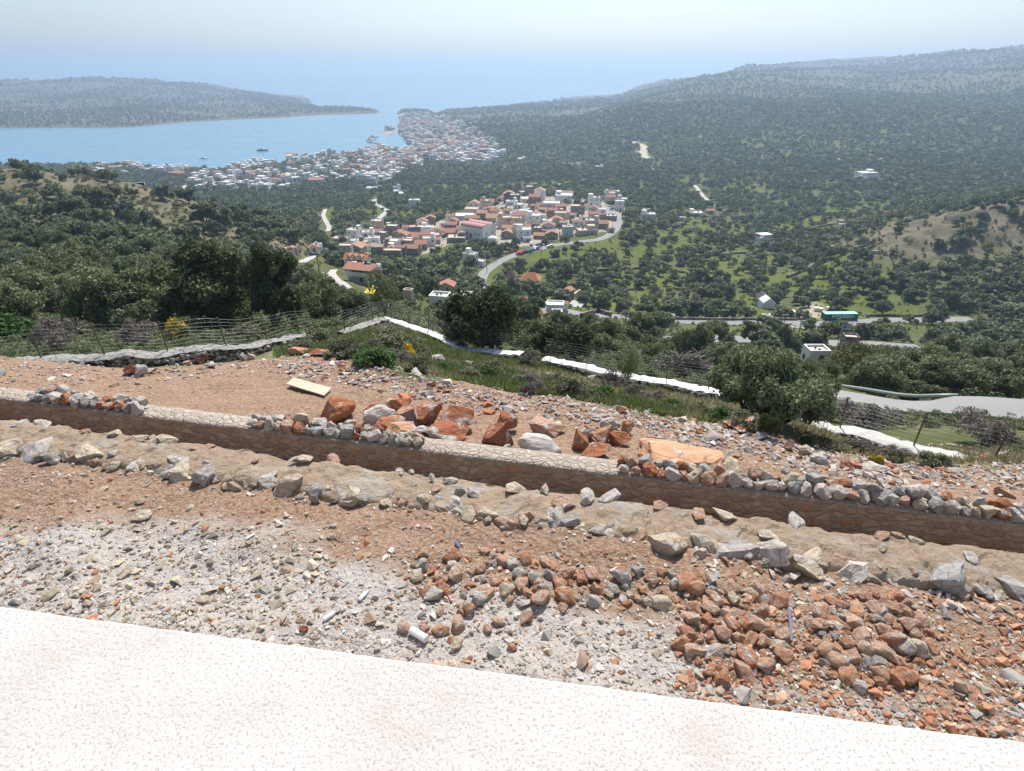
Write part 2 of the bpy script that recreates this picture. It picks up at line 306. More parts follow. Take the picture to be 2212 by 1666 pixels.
def terrain_mat():
    t = NT_('terrain')
    sc = lambda *a: a
    earth = t.mix(t.noise(.9, 8, .65), (.19, .10, .06), (.315, .20, .135))
    earth = t.mix(t.ramp(t.noise(14, 6, .7), (.42, (0, 0, 0)), (.62, (1, 1, 1))), earth, (.37, .28, .21))
    speck = t.ramp(t.voro(22), (.10, (1, 1, 1)), (.16, (0, 0, 0)))
    sp2 = t.math('MULTIPLY', speck, t.ramp(t.noise(1.7, 3), (.45, (0, 0, 0)), (.6, (1, 1, 1))))
    earth = t.mix(sp2, earth, (.55, .46, .38))
    dust = t.mix(t.noise(5, 8, .7), (.34, .305, .27), (.62, .59, .56))
    dust = t.mix(t.ramp(t.voro(30, 'DISTANCE_TO_EDGE'), (.0, (1, 1, 1)), (.08, (0, 0, 0))), dust, (.26, .22, .19))
    grass = t.mix(t.noise(2.2, 7, .7), (.07, .085, .03), (.25, .235, .12))
    grass = t.mix(t.ramp(t.noise(.8, 5), (.5, (0, 0, 0)), (.62, (1, 1, 1))), grass, (.26, .22, .14))
    field = t.mix(t.noise(.12, 6, .7), (.095, .13, .022), (.20, .235, .045))
    field = t.mix(t.ramp(t.noise(.55, 5), (.5, (0, 0, 0)), (.7, (1, 1, 1))), field, (.13, .15, .05))
    field = t.mix(t.ramp(t.noise(2.2, 6, .7), (.42, (0, 0, 0)), (.60, (1, 1, 1))), field, t.mix(1.0, field, (.62, .60, .7), 'MULTIPLY'))
    under = t.mix(t.noise(.09, 7, .7), (.045, .06, .02), (.125, .135, .05))
    field = t.mix(t.ramp(t.noise(2.2, 6, .7), (.42, (0, 0, 0)), (.60, (1, 1, 1))), field, t.mix(1.0, field, (.62, .60, .7), 'MULTIPLY'))
    under = t.mix(t.ramp(t.noise(.35, 5), (.56, (0, 0, 0)), (.68, (1, 1, 1))), under, (.17, .15, .105))
    rock = t.mix(t.noise(.5, 8, .75), (.085, .075, .045), (.26, .225, .165))
    rock = t.mix(t.ramp(t.noise(.13, 6), (.45, (0, 0, 0)), (.6, (1, 1, 1))), rock, (.10, .09, .045))
    scrub = t.mix(t.noise(.035, 8, .75), (.045, .05, .03), (.18, .16, .11))
    col = t.mix(t.attr('scrub'), under, scrub)
    col = t.mix(t.attr('green'), col, field)
    col = t.mix(t.attr('rock'), col, rock)
    col = t.mix(t.attr('urban'), col, (.34, .30, .25))
    col = t.mix(t.attr('tan'), col, t.mix(t.noise(.3, 6), (.30, .25, .17), (.42, .37, .29)))
    col = t.mix(t.attr('grass'), col, grass)
    col = t.mix(t.attr('soil'), col, earth)
    col = t.mix(t.attr('dust'), col, dust)
    t.bump(t.math('ADD', t.noise(9, 8, .7), t.math('MULTIPLY', t.noise(.4, 6, .7), 6.0)), .9, .09)
    return t.out(col, .95, .1)
idx = np.arange(NT * NY).reshape(NT, NY)
F = np.stack([idx[:-1, :-1], idx[1:, :-1], idx[1:, 1:], idx[:-1, 1:]], -1).reshape(-1, 4)
V = np.stack([XQ, YQ, H], -1).reshape(-1, 3)
ter = bpy.data.objects.new('ground', np_mesh('ground', V, F, [terrain_mat()], smooth=True,
    attrs={k: ('POINT', 'FLOAT', v) for k, v in Z.items()}))
tag(link(ter), 'sloping hillside ground and valley floor running down to the sea', 'ground', kind='structure')
del V, F, idx
# sea
def sea_mat():
    t = NT_('sea_water')
    mp = t.n.new('ShaderNodeMapping'); mp.inputs['Scale'].default_value = (.25, 1, 1); mp.inputs['Rotation'].default_value = (0, 0, .3); t.link(t.tc, mp.inputs[0])
    st = t.noise(.012, 6, .65, mp.outputs[0]); c = t.mix(st, (.07, .18, .27), (.12, .27, .36))
    t.out(c, .22, .5); t.b.inputs['IOR'].default_value = 1.33; t.link(t.ramp(st, (.35, (.14,) * 3), (.65, (.34,) * 3)), t.b.inputs['Roughness'])
    t.bump(t.math('ADD', t.noise(.25, 5, .6), t.math('MULTIPLY', t.noise(.03, 3), 2.0)), .35, .5)
    return t.m
me = np_mesh('sea', [(-60000, 500, SEA), (60000, 500, SEA), (60000, 60000, SEA), (-60000, 60000, SEA)], [(0, 1, 2, 3)], [sea_mat()])
tag(link(bpy.data.objects.new('sea', me)), 'calm pale blue water of the bay and open sea', 'sea', kind='structure')
# haze
me = bpy.data.meshes.new('haze'); bm = bmesh.new(); bmesh.ops.create_cube(bm, size=1)
for v in bm.verts:
    v.co.x *= 130000; v.co.y = -300 if v.co.y < 0 else 62000; v.co.z = -140 if v.co.z < 0 else 175
bm.to_mesh(me); bm.free()
hm = bpy.data.materials.new('haze_air'); hm.use_nodes = True; hn = hm.node_tree.nodes
hn.remove(hn['Principled BSDF']); pv = hn.new('ShaderNodeVolumePrincipled')
pv.inputs['Density'].default_value = .00025; pv.inputs['Color'].default_value = (.54, .74, 1.0, 1); pv.inputs['Anisotropy'].default_value = .35
hm.node_tree.links.new(pv.outputs[0], hn['Material Output'].inputs['Volume'])
me.materials.append(hm)
tag(link(bpy.data.objects.new('haze', me)), 'thin blue haze lying over the bay and valley', 'haze', kind='stuff')
# ---------------------------------------------------------------- mesh builder
class MB:
    def __init__(s): s.v = []; s.f = []; s.m = []
    def add(s, vs, fs, mi=0):
        n = len(s.v); s.v += [tuple(v) for v in vs]; s.f += [tuple(n + i for i in f) for f in fs]; s.m += [mi] * len(fs); return s
    def box(s, c, sz, mi=0, rz=0.0, tilt=0.0):
        M = Matrix.Rotation(rz, 3, 'Z') @ Matrix.Rotation(tilt, 3, 'X'); vs = []
        for z in (-.5, .5):
            for x, y in ((-.5, -.5), (.5, -.5), (.5, .5), (-.5, .5)): vs.append(M @ Vector((x * sz[0], y * sz[1], z * sz[2])) + Vector(c))
        return s.add(vs, [(3, 2, 1, 0), (4, 5, 6, 7), (0, 1, 5, 4), (1, 2, 6, 5), (2, 3, 7, 6), (3, 0, 4, 7)], mi)
    def prism(s, pts, d, mi=0, caps=True):
        """closed outline pts (x,z) extruded along y from -d/2 to d/2"""
        n = len(pts); vs = [(x, -d / 2, z) for x, z in pts] + [(x, d / 2, z) for x, z in pts]
        fs = [(i, (i + 1) % n, n + (i + 1) % n, n + i) for i in range(n)]
        if caps: fs += [tuple(range(n))[::-1], tuple(range(n, 2 * n))]
        return s.add(vs, fs, mi)
    def tube(s, pts, rad, seg=6, mi=0):
        pts = [Vector(p) for p in pts]; rs = rad if isinstance(rad, (list, tuple)) else [rad] * len(pts); vs = []
        for i, p in enumerate(pts):
            d = (pts[min(i + 1, len(pts) - 1)] - pts[max(i - 1, 0)]).normalized()
            a = d.orthogonal().normalized() if abs(d.z) > .95 else d.cross(Vector((0, 0, 1))).normalized(); b = d.cross(a)
            for k in range(seg):
                t = 2 * math.pi * k / seg; vs.append(p + a * math.cos(t) * rs[i] + b * math.sin(t) * rs[i])
        fs = []
        for i in range(len(pts) - 1):
            for k in range(seg):
                k2 = (k + 1) % seg; fs.append((i * seg + k, i * seg + k2, (i + 1) * seg + k2, (i + 1) * seg + k))
        fs += [tuple(range(seg))[::-1], tuple((len(pts) - 1) * seg + k for k in range(seg))]
        return s.add(vs, fs, mi)
    def xform(s, M, start=0):
        s.v[start:] = [tuple(M @ Vector(v)) for v in s.v[start:]]; return s
    def build(s, name, mats, parent=None, smooth=False, color=None):
        me = bpy.data.meshes.new(name); me.from_pydata(s.v, [], s.f)
        for m in (mats if isinstance(mats, (list, tuple)) else [mats]): me.materials.append(m)
        me.polygons.foreach_set('material_index', s.m)
        if smooth: me.polygons.foreach_set('use_smooth', [True] * len(s.f))
        me.update(); o = bpy.data.objects.new(name, me); link(o, parent)
        if color: o.color = (*color, 1)
        return o
def hull_data(rnd, n=14, flat=.7, box=.35):
    """angular broken stone, about 1 across, as (verts, tris)"""
    bm = bmesh.new()
    for _ in range(n):
        v = Vector((rnd.gauss(0, 1), rnd.gauss(0, 1), rnd.gauss(0, 1))).normalized()
        m = max(abs(v.x), abs(v.y), abs(v.z)); v = v * (1 - box) + v / m * box
        v *= .5 * rnd.uniform(.86, 1.04); v.z *= flat; v.y *= .85
        bm.verts.new(v)
    bmesh.ops.convex_hull(bm, input=bm.verts)
    for v in [v for v in bm.verts if not v.link_faces]: bm.verts.remove(v)
    bm.verts.ensure_lookup_table(); bm.verts.index_update()
    vs = [v.co.copy() for v in bm.verts]; fs = [tuple(v.index for v in f.verts) for f in bm.faces]; bm.free(); return vs, fs
def rock_mat(name, rough_scale=6, vein=.55):
    t = NT_(name); oc = t.objcol(); ofs = t.n.new('ShaderNodeVectorMath'); ofs.operation = 'ADD'
    comb = t.n.new('ShaderNodeCombineXYZ'); r = t.math('MULTIPLY', t.objrnd(), 40.0); t.link(r, comb.inputs[0]); t.link(r, comb.inputs[1])
    t.link(t.tc, ofs.inputs[0]); t.link(comb.outputs[0], ofs.inputs[1]); v = ofs.outputs[0]
    a = t.mix(t.noise(rough_scale, 7, .7, v), t.mix(1.0, oc, (.55, .52, .50), 'MULTIPLY'), t.mix(1.0, oc, (1.35, 1.35, 1.35), 'MULTIPLY'))
    w = t.ramp(t.noise(2.2, 5, .65, v, .6), (vein, (0, 0, 0)), (vein + .07, (1, 1, 1)))
    a = t.mix(w, a, t.mix(t.noise(9, 4, .6, v), (.36, .34, .32), (.66, .63, .59)))
    cr = t.ramp(t.voro(2.6, 'DISTANCE_TO_EDGE', vec=v), (0, (1, 1, 1)), (.035, (0, 0, 0)))
    a = t.mix(t.math('MULTIPLY', cr, .5), a, (.10, .06, .04))
    t.bump(t.math('ADD', t.noise(7, 8, .75, v), t.math('MULTIPLY', t.voro(4, vec=v), .6)), 1.0, .07)
    return t.out(a, .92, .15)
ROCK = rock_mat('broken_rock'); PALE = rock_mat('pale_rock', 7, .62)
def rock_mesh(name, seed, planes=9, lo=.5, hi=.8, sub=3, mat=ROCK, rough=.05, flat=.85, smooth=False):
    """a lump cut by random planes: crisp broken faces with rough texture"""
    rnd = random.Random(seed); bm = bmesh.new(); bmesh.ops.create_icosphere(bm, subdivisions=sub, radius=1)
    P = []
    for _ in range(planes):
        n = Vector((rnd.gauss(0, 1), rnd.gauss(0, 1), rnd.gauss(0, 1))).normalized(); P.append((n, rnd.uniform(lo, hi)))
    for v in bm.verts:
        for n, d in P:
            q = v.co.dot(n)
            if q > d: v.co -= n * (q - d)
    for v in bm.verts:
        k = mnoise.noise(v.co * 1.7 + Vector((seed, 0, 0))) * rough * 2.2 + mnoise.noise(v.co * 5 + Vector((0, seed, 0))) * rough * .8
        v.co *= 1 + k
    xs = [v.co.x for v in bm.verts]; ys = [v.co.y for v in bm.verts]; zs = [v.co.z for v in bm.verts]
    ex = [max(t) - min(t) for t in (xs, ys, zs)]; ce = [(max(t) + min(t)) / 2 for t in (xs, ys, zs)]
    for v in bm.verts: v.co = Vector(((v.co.x - ce[0]) / ex[0], (v.co.y - ce[1]) / ex[1] * .9, (v.co.z - ce[2]) / ex[2] * flat))
    me = bpy.data.meshes.new(name); bm.to_mesh(me); bm.free(); me.materials.append(mat)
    me.polygons.foreach_set('use_smooth', [smooth] * len(me.polygons)); return me
ANG = [rock_mesh('stone', 100 + i, 12, .42, .74, 3, rough=.06) for i in range(10)]
RND = [rock_mesh('cobble', 300 + i, 9, .56, .82, 3, rough=.08, smooth=True) for i in range(8)]
BIG = [rock_mesh('boulder', 500 + i, 10, .42, .66, 4, rough=.07) for i in range(9)]
RUST = (.45, .185, .095); REDD = (.36, .14, .08); ORNG = (.56, .31, .19); GREY = (.42, .395, .37); LGREY = (.60, .555, .50); BGREY = (.40, .395, .385); CREAM = (.62, .53, .40); PINK = (.52, .33, .24)
def rock(name, me, loc, size, col, label, cat='stone', group=None, rot=None, rnd=R):
    o = bpy.data.objects.new(name, me); link(o); o.location = loc; o.scale = size
    o.rotation_euler = rot or (rnd.uniform(-.3, .3), rnd.uniform(-.3, .3), rnd.uniform(0, 6.28)); o.color = (*col, 1)
    return tag(o, label, cat, group)
def rock_px(name, me, px, py, wpx, hpx, col, label, cat='stone', group=None, rz=None, tilt=.12, sink=.12):
    X, Y, Zg, D = hit(px, py); w = wpx * D / FPX; e = math.atan2(-Zg, Y)
    d = w * .8; hh = max((hpx * D / FPX - d * math.sin(e) * .62) / math.cos(e), .28 * w)
    rz = R.uniform(-.35, .35) if rz is None else rz
    o = rock(name, me, (X, Y + d * .34, Zg + hh * (.5 - sink)), (w * 1.06, d * 1.15, hh * 1.35), col, label, cat, group,
             (R.uniform(-tilt, tilt), R.uniform(-tilt, tilt), rz))
    return o

# ---------------------------------------------------------------- masonry wall and mortar footing
def stonework(name, scale=4.2, mortar=(.36, .29, .225), dark=False, stretch=(1, 1, 1.5), width=.08, soft=0.0):
    t = NT_(name); mp = t.n.new('ShaderNodeMapping'); mp.inputs['Scale'].default_value = stretch; t.link(t.tc, mp.inputs[0])
    w = t.n.new('ShaderNodeVectorMath'); w.operation = 'ADD'; nz = t.n.new('ShaderNodeTexNoise'); nz.inputs['Scale'].default_value = 3
    t.link(mp.outputs[0], nz.inputs['Vector']); sc = t.n.new('ShaderNodeVectorMath'); sc.operation = 'SCALE'; sc.inputs['Scale'].default_value = .22
    t.link(nz.outputs['Color'], sc.inputs[0]); t.link(mp.outputs[0], w.inputs[0]); t.link(sc.outputs[0], w.inputs[1]); v = w.outputs[0]
    sep = t.n.new('ShaderNodeSeparateColor'); t.link(t.voro(scale, out='Color', vec=v), sep.inputs[0])
    c = t.ramp(sep.outputs[0], (0, (.22, .20, .18)), (.18, (.40, .37, .33)), (.34, (.30, .22, .16)), (.48, (.50, .45, .38)), (.64, (.44, .17, .08)), (.74, (.36, .30, .25)), (.88, (.56, .52, .47)), const=True)
    c = t.mix(t.noise(9, 6, .7, v), t.mix(1.0, c, (.7, .68, .66), 'MULTIPLY'), c)
    e = t.voro(scale, 'DISTANCE_TO_EDGE', vec=v)
    mo = t.mix(t.noise(16, 5), tuple(x * .85 for x in mortar), mortar)
    c = t.mix(t.ramp(e, (width * .6, (0, 0, 0)), (width * 1.3, (1, 1, 1))), mo, c)
    c = t.mix(soft, c, tuple(x * 1.02 for x in mortar)); c = t.mix(t.math('MULTIPLY', t.noise(1.1, 6, .7), .5), c, tuple(x * .55 for x in mortar))
    t.bump(t.math('ADD', t.ramp(e, (0, (0, 0, 0)), (.16, (1, 1, 1))), t.math('MULTIPLY', t.noise(20, 5), .6)), .9, .035)
    return t.out(c, .9, .15)
MAS = stonework('masonry_stones', mortar=(.44, .365, .29), soft=.38); COP = stonework('coping_stones', 6.0, (.44, .38, .32), soft=.45, width=.26, stretch=(1, 1, 1))
t = NT_('sandy_mortar'); c = t.mix(t.noise(3, 8, .75), (.36, .26, .18), (.58, .455, .335)); c = t.mix(t.ramp(t.noise(1.3, 6, .7), (.52, (0, 0, 0)), (.6, (1, 1, 1))), c, (.50, .44, .37))
t.bump(t.math('ADD', t.noise(8, 8, .8), t.noise(2.5, 5, .7)), 1.0, .12); MOR = t.out(c, .95, .1)
def strip(name, X0, X1, n, prof, mat, noise=0, parent=None, seed=0, fine=.5):
    """sweeps a cross-section prof [(d, z)] along the wall line"""
    Xs = np.linspace(X0, X1, n); V = []
    for X in Xs:
        for d, z in prof: V.append((X + .2 * d * .98, L(X) + d, z))
    V = np.array(V); 
    if noise:
        a = fbm(V[:, 0], V[:, 1] * 1.0 + V[:, 2], fine, 4, seed) * noise; b = fbm(V[:, 0] + 9, V[:, 1] - V[:, 2], fine * 1.3, 4, seed + 7) * noise
        V[:, 2] += a; V[:, 1] += b
    k = len(prof); F = [(i * k + j, (i + 1) * k + j, (i + 1) * k + j + 1, i * k + j + 1) for i in range(n - 1) for j in range(k - 1)]
    o = bpy.data.objects.new(name, np_mesh(name, V, F, [mat], smooth=bool(noise))); return link(o, parent)
X0W, X1W = -26, 22
root = tag(empty('retaining_wall', (0, 0, 0)), 'long straight mortared stone retaining wall with a pale flat top', 'stone wall')
strip('stone_face', X0W, X1W, 2, [(0, -8.3), (0, -7.235)], MAS, parent=root)
cpv = strip('coping', X0W, X1W, 420, [(-.015, -7.235), (-.015, -7.2), (.12, -7.19), (.3, -7.19), (.5, -7.2), (.515, -7.235), (.515, -7.6)], COP, .022, root, 5, .25)
root = tag(empty('mortar_footing', (0, 0, 0)), 'rough sandy mortar footing with stones bedded in it along the trench', 'footing')
_pd = [(-2.14, -7.25), (-2.10, -7.06), (-2.03, -6.95), (-1.92, -6.89), (-1.7, -6.87), (-1.5, -6.86), (-1.3, -6.86), (-1.15, -6.89), (-1.07, -6.98), (-1.04, -7.3), (-1.02, -8.1)]
_tt = np.linspace(0, 10, 34); _pf = [(float(np.interp(t_, range(11), [q[0] for q in _pd])), float(np.interp(t_, range(11), [q[1] for q in _pd]))) for t_ in _tt]
_mb = strip('mortar_bed', X0W, X1W, 1500, _pf, MOR, .085, root, 3, .9)
_co = np.empty(len(_mb.data.vertices) * 3, np.float32); _mb.data.vertices.foreach_get('co', _co); _co = _co.reshape(-1, 3)
_dd = _co[:, 1] - L(_co[:, 0]); _k = fbm(_co[:, 0], _co[:, 1], .22, 4, 91); _co[:, 2] += np.where(_dd < -1.12, _k * .07 + np.where(fbm(_co[:, 0], _co[:, 1], .7, 3, 17) > .08, -.035, 0), 0)
_mb.data.vertices.foreach_set('co', _co.ravel()); _mb.data.polygons.foreach_set('use_smooth', [False] * len(_mb.data.polygons)); _mb.data.update()
_xs = np.linspace(-20, 18, 800)
def X_on(px, d=0.0, z=-7.2):
    p, _, _ = proj(_xs, L(_xs) + d, np.full(800, z)); return float(np.interp(px, p, _xs))
# capping stones laid loose on the wall
def cap_col(r): return r.choice([LGREY, LGREY, GREY, CREAM, PINK, LGREY, RUST, BGREY])
def cap_run(px0, px1, label, rows, first=0):
    X = X_on(px0); X1 = X_on(px1); k = 0
    while X < X1:
        w = R.uniform(.19, .34); 
        for r_ in range(rows):
            dd = .10 + .24 * r_ + R.uniform(-.04, .04); s = w * R.uniform(.85, 1.1)
            rock('capping_stone', ANG[R.randrange(10)], (X + w / 2, L(X) + dd, -7.19 + s * .36 + (R.random() < .3) * r_ * .07), (s * 1.15, s * 1.1, s * R.uniform(1.0, 1.45)), cap_col(R), label, 'stone', 'capping stones on the retaining wall')
        X += w * .86; k += 1
cap_run(535, 900, 'pale angular capping stone in the left run on the retaining wall', 2)
cap_run(1335, 2290, 'grey or rusty capping stone in the right run on the retaining wall', 2)
cap_run(60, 300, 'grey capping stone at the far left end of the retaining wall', 2)
# stones bedded in the footing
X = X_on(-60, -2, -7)
while X < X_on(2290, -2, -7):
    w = R.choice([.12, .16, .2, .24, .3, .36, .46, .55]) * (1.15 if X > 1 else 1.0)
    if R.random() < .85: rock('footing_stone', (ANG + BIG)[R.randrange(19)], (X, L(X) - 2.03 + R.uniform(-.12, .10), -6.96 + R.uniform(-.08, .05)), (w * R.uniform(1, 1.7), w, w * R.uniform(.7, 1.1)), R.choice([LGREY, GREY, LGREY, CREAM, PINK, CREAM, (.48, .40, .31), BGREY]), 'rough stone bedded along the near edge of the mortar footing', 'stone', 'stones bedded in the footing')
    if R.random() < .45:
        dd = R.choice([-1.85, -1.6, -1.3, -1.25, -1.25]) + R.uniform(-.06, .06); w2 = min(w, .32) * R.uniform(.7, 1.1)
        rock('footing_stone', ANG[R.randrange(10)], (X + .1, L(X) + dd, -6.87), (w2 * 1.5, w2, w2 * .55), R.choice([LGREY, LGREY, PINK, CREAM, CREAM]), 'pale stone sunk in the top of the mortar footing', 'stone', 'stones sunk in the footing top')
    X += w * R.uniform(.7, 1.25)
X = X_on(-60, -2, -7)
while X < X_on(2290, -2, -7):
    w = R.uniform(.12, .30); X += w * R.uniform(.6, 1.7)
    rock('footing_stone', ANG[R.randrange(10)], (X, L(X) - R.choice([2.14, 2.08, 1.95, 2.2]) + R.uniform(-.08, .08), -6.98 + R.uniform(-.04, .08)), (w * 1.3, w, w * .9), R.choice([LGREY, GREY, CREAM, PINK, (.48, .40, .31)]), 'small stone along the footing', 'stone', 'small stones along the footing')
# large stones that stand in front of the footing
for px, py, w, hh, c, lb in [
 (996, 1089, 26, 40, BGREY, 'upright blue-grey stone leaning on the footing beside the plastic cup'),
 (1200, 1132, 58, 46, LGREY, 'large square pale grey stone broken away from the footing'),
 (1262, 1130, 62, 32, CREAM, 'long cream and grey stone right of the large square stone'),
 (1318, 1129, 42, 28, CREAM, 'pointed cream stone at the right of three in front of the footing'),
 (1830, 1207, 54, 42, BGREY, 'sharp blue-grey triangular stone by the footing at the right'),
 (1887, 1213, 56, 36, CREAM, 'blunt cream stone right of the blue-grey triangular stone'),
 (1768, 1196, 56, 30, LGREY, 'rounded white and grey stone left of the blue-grey triangular stone'),
 (575, 1052, 42, 28, LGREY, 'white hollow rock in front of the footing at the left'),
 (715, 1052, 30, 18, CREAM, 'flat pale stone lying below the footing, left of centre'),
 (745, 1062, 40, 20, CREAM, 'long cream stone lying below the footing, left of centre'),
 (680, 1088, 18, 22, GREY, 'small grey stone standing alone on the brown earth'),
 (535, 1032, 42, 34, LGREY, 'big white rock in the near edge of the footing'),
 (450, 1025, 32, 34, LGREY, 'pale grey block in the near edge of the footing, upper left'),
 (300, 1125, 44, 24, CREAM, 'large pale slab of clay rock at the left edge'),
 (660, 968, 30, 20, LGREY, 'white stone on top of the footing near the trench'),
 (1570, 1105, 60, 32, LGREY, 'large white rock bedded on top of the footing at right'),
 (1715, 1178, 30, 22, GREY, 'grey block by the footing'),]:
    rock_px('loose_stone', BIG[R.randrange(9)], px, py, w, hh, c, lb)
# excavated boulders behind the wall
for k, (px, py, w, hh, c, lb, m, rz) in enumerate([
 (727, 913, 74, 62, RUST, 'big blocky rust-red boulder next to the wooden board', 0, .25),
 (861, 890, 56, 42, RUST, 'rust-red boulder at the back of the left heap', 1, .4),
 (803, 893, 36, 22, REDD, 'small dark red rock at the left end of the heap', 2, 0),
 (814, 918, 68, 48, LGREY, 'long grey-white boulder leaning on the red heap', 3, .7),
 (877, 905, 46, 34, PINK, 'pinkish boulder veined with white in the middle of the heap', 4, 0),
 (842, 928, 62, 34, RUST, 'flat-topped red rock below the grey-white boulder', 5, .3),
 (866, 940, 66, 26, ORNG, 'low orange rock just behind the wall capping', 6, .1),
 (910, 940, 46, 26, LGREY, 'low grey-white rock just behind the wall', 7, .1),
 (922, 919, 54, 54, RUST, 'orange-topped block right of the heap', 8, -.2),
 (981, 938, 84, 68, RUST, 'largest tilted rust-red boulder, rough and cracked', 2, .45),
 (966, 953, 88, 16, REDD, 'thin red slab lying along the back of the wall', 5, .1),
 (1094, 934, 50, 50, RUST, 'red boulder with a white-veined corner behind its twin', 0, -.3),
 (1072, 962, 62, 56, REDD, 'dark red cracked boulder against the back of the wall', 4, .2),
 (1183, 942, 78, 46, PINK, 'wide boulder with grey top and red underside', 1, 0),
 (1165, 982, 92, 52, LGREY, 'white and red wedge-shaped boulder beside the wall', 3, .1),
 (1254, 973, 38, 50, RUST, 'upright red block left in the right-hand group', 6, -.5),
 (1272, 950, 34, 34, LGREY, 'grey-white rock tucked behind the upright red block', 7, 0),
 (1303, 965, 46, 46, ORNG, 'pointed orange boulder in the right-hand group', 8, .1),
 (1288, 992, 64, 40, RUST, 'low red boulder at the front of the right-hand group', 2, 0),
 (1340, 962, 48, 36, RUST, 'reddish slab-sided rock right of the pointed orange boulder', 5, -.4),
 (1317, 930, 42, 32, LGREY, 'white boulder at the back of the right-hand group', 3, .2),
 (1354, 940, 30, 38, ORNG, 'orange and grey rock at the far right of the group', 0, .4),
 (1096, 969, 18, 12, LGREY, 'small round white stone on the back edge of the wall', 4, 0),
 (646, 768, 52, 18, ORNG, 'pale orange rock at the edge of the grey rubble', 1, .1),
 (690, 770, 46, 18, REDD, 'rust-red rock at the edge of the grey rubble', 6, .1),
 (281, 812, 26, 28, RUST, 'rust-red rock at the left edge beside the dry-stone wall', 2, 0),
 (303, 814, 28, 30, LGREY, 'pointed grey-white rock near the left edge', 0, .2),
 (325, 808, 20, 14, CREAM, 'small square white block near the left edge', 8, .1),
 (433, 786, 22, 18, RUST, 'small rust-red rock by the dry-stone wall', 5, 0),
 (454, 795, 26, 16, LGREY, 'white-grey rock by the dry-stone wall', 7, 0),
 (402, 790, 22, 15, PINK, 'pinkish rock by the dry-stone wall', 4, 0),
 (501, 778, 30, 18, GREY, 'rounded grey rock under the dry-stone wall', 3, 0),
 (527, 779, 24, 18, GREY, 'smooth grey rock right of the rounded one', 1, 0),
 (541, 778, 18, 18, CREAM, 'cream rock at the right end of the row under the dry-stone wall', 6, 0),
 (1609, 936, 72, 20, ORNG, 'flat orange rock surface below the big olive tree', 8, 0),
 (1644, 951, 30, 20, BGREY, 'blue-grey block at the end of the flat orange rock', 0, 0),
 (1704, 974, 24, 26, PINK, 'upright brown stone on the rubble bank', 2, 0),
 (1742, 984, 30, 26, CREAM, 'pointed cream stone on the rubble bank', 5, .5),
 (1774, 1004, 42, 26, LGREY, 'large white stone on the rubble bank', 3, 0),
 (1843, 1014, 40, 24, RUST, 'orange-red stone on the rubble bank at the right', 6, 0),
 (1895, 1020, 46, 24, LGREY, 'grey stone near the right end of the rubble bank', 7, 0),
 (943, 780, 36, 18, GREY, 'large smooth grey boulder in the grass', 4, 0),
 (1012, 790, 22, 14, GREY, 'low grey rock in the grass behind the rubble', 1, 0),
 (1185, 820, 22, 18, GREY, 'dark grey rock among the grass clumps', 0, 0),
 (1280, 823, 20, 14, GREY, 'grey rock in the grass beside the sapling', 8, 0),
 (1445, 833, 18, 14, PINK, 'brown rock in the grass under the white wall', 2, 0)]):
    rock_px('boulder', BIG[m], px, py, w, hh, c, lb, 'boulder', rz=rz, tilt=.16)
# broad flat bedrock outcrop
X, Y, Zg, D = hit(1478, 1012)
o = rock('bedrock', rock_mesh('bedrock', 77, 8, .6, .8, 4, rough=.08), (X, Y + .45, Zg - .10), (2.0, 1.5, .62), (.58, .34, .21), 'broad low dome of orange bedrock behind the wall capping', 'rock', rot=(0, 0, -.15))

# ---------------------------------------------------------------- cobbles of the foreground piles (individual) and rubble (stuff)
def in_ell(px, py, e):
    return ((px - e[0]) / e[2]) ** 2 + ((py - e[1]) / e[3]) ** 2 < 1
PILES = [((1590, 1370, 125, 100), 96, 27, .85, 'in the dense rust-red pile left of the steel bar'), ((1880, 1385, 135, 105), 96, 29, .85, 'in the dense rust-red pile at the lower right corner'),
         ((1030, 1240, 170, 60), 34, 24, .65, 'scattered on the pale rubble in the middle'), ((1010, 1340, 150, 70), 18, 25, .6, 'scattered along the lower edge of the pale rubble'),
         ((1430, 1275, 110, 42), 26, 28, .7, 'in the loose string of red stones above the white dust'), ((1230, 1275, 90, 40), 18, 27, .6, 'in the small patch right of centre')]
for e, n, s, red, lb in PILES:
    placed = []
    for _ in range(n * 40):
        if len(placed) >= n: break
        px = R.uniform(e[0] - e[2], e[0] + e[2]); py = R.uniform(e[1] - e[3], e[1] + e[3])
        if not in_ell(px, py, e) or any(abs(px - a) < (q + s) * .34 and abs(py - b) < (q + s) * .30 for a, b, q in placed): continue
        if 1690 < px < 1735 and 1300 < py < 1400: continue
        q = s * R.choice([.5, .7, .9, 1.1, 1.3, 1.5]); placed.append((px, py, q))
        X, Y, Zg, D = hit(px, py); w = q * D / FPX
        isr = R.random() < red
        c = R.choice([(.57, .32, .20), (.50, .25, .15), (.63, .43, .31), (.58, .37, .26)]) if isr else R.choice([LGREY, GREY, CREAM])
        rock('cobble', (RND if R.random() < .5 else ANG)[R.randrange(8)], (X, Y, Zg + w * .2), (w * R.uniform(1, 1.4), w * 1.0, w * R.uniform(.75, 1.1)), c,
             ('rust-red rounded cobble ' if isr else 'pale grey stone ') + lb, 'stone', 'red cobbles tipped in front of the wall')
for px, py, w, hh, c, lb in [(1503, 1287, 42, 34, ORNG, 'largest rounded orange cobble at the top of the red pile'), (1360, 1252, 22, 18, RUST, 'single rust cobble above the loose string'),
    (655, 1366, 20, 16, REDD, 'dark red cobble alone on white dust'), (1010, 1065 + 265, 32, 30, ORNG, 'orange cobble among pale rubble below centre'), (1740, 1272, 16, 14, CREAM, 'small round cream pebble on the brown earth')]:
    rock_px('cobble', RND[R.randrange(8)], px, py, w, hh, c, lb)
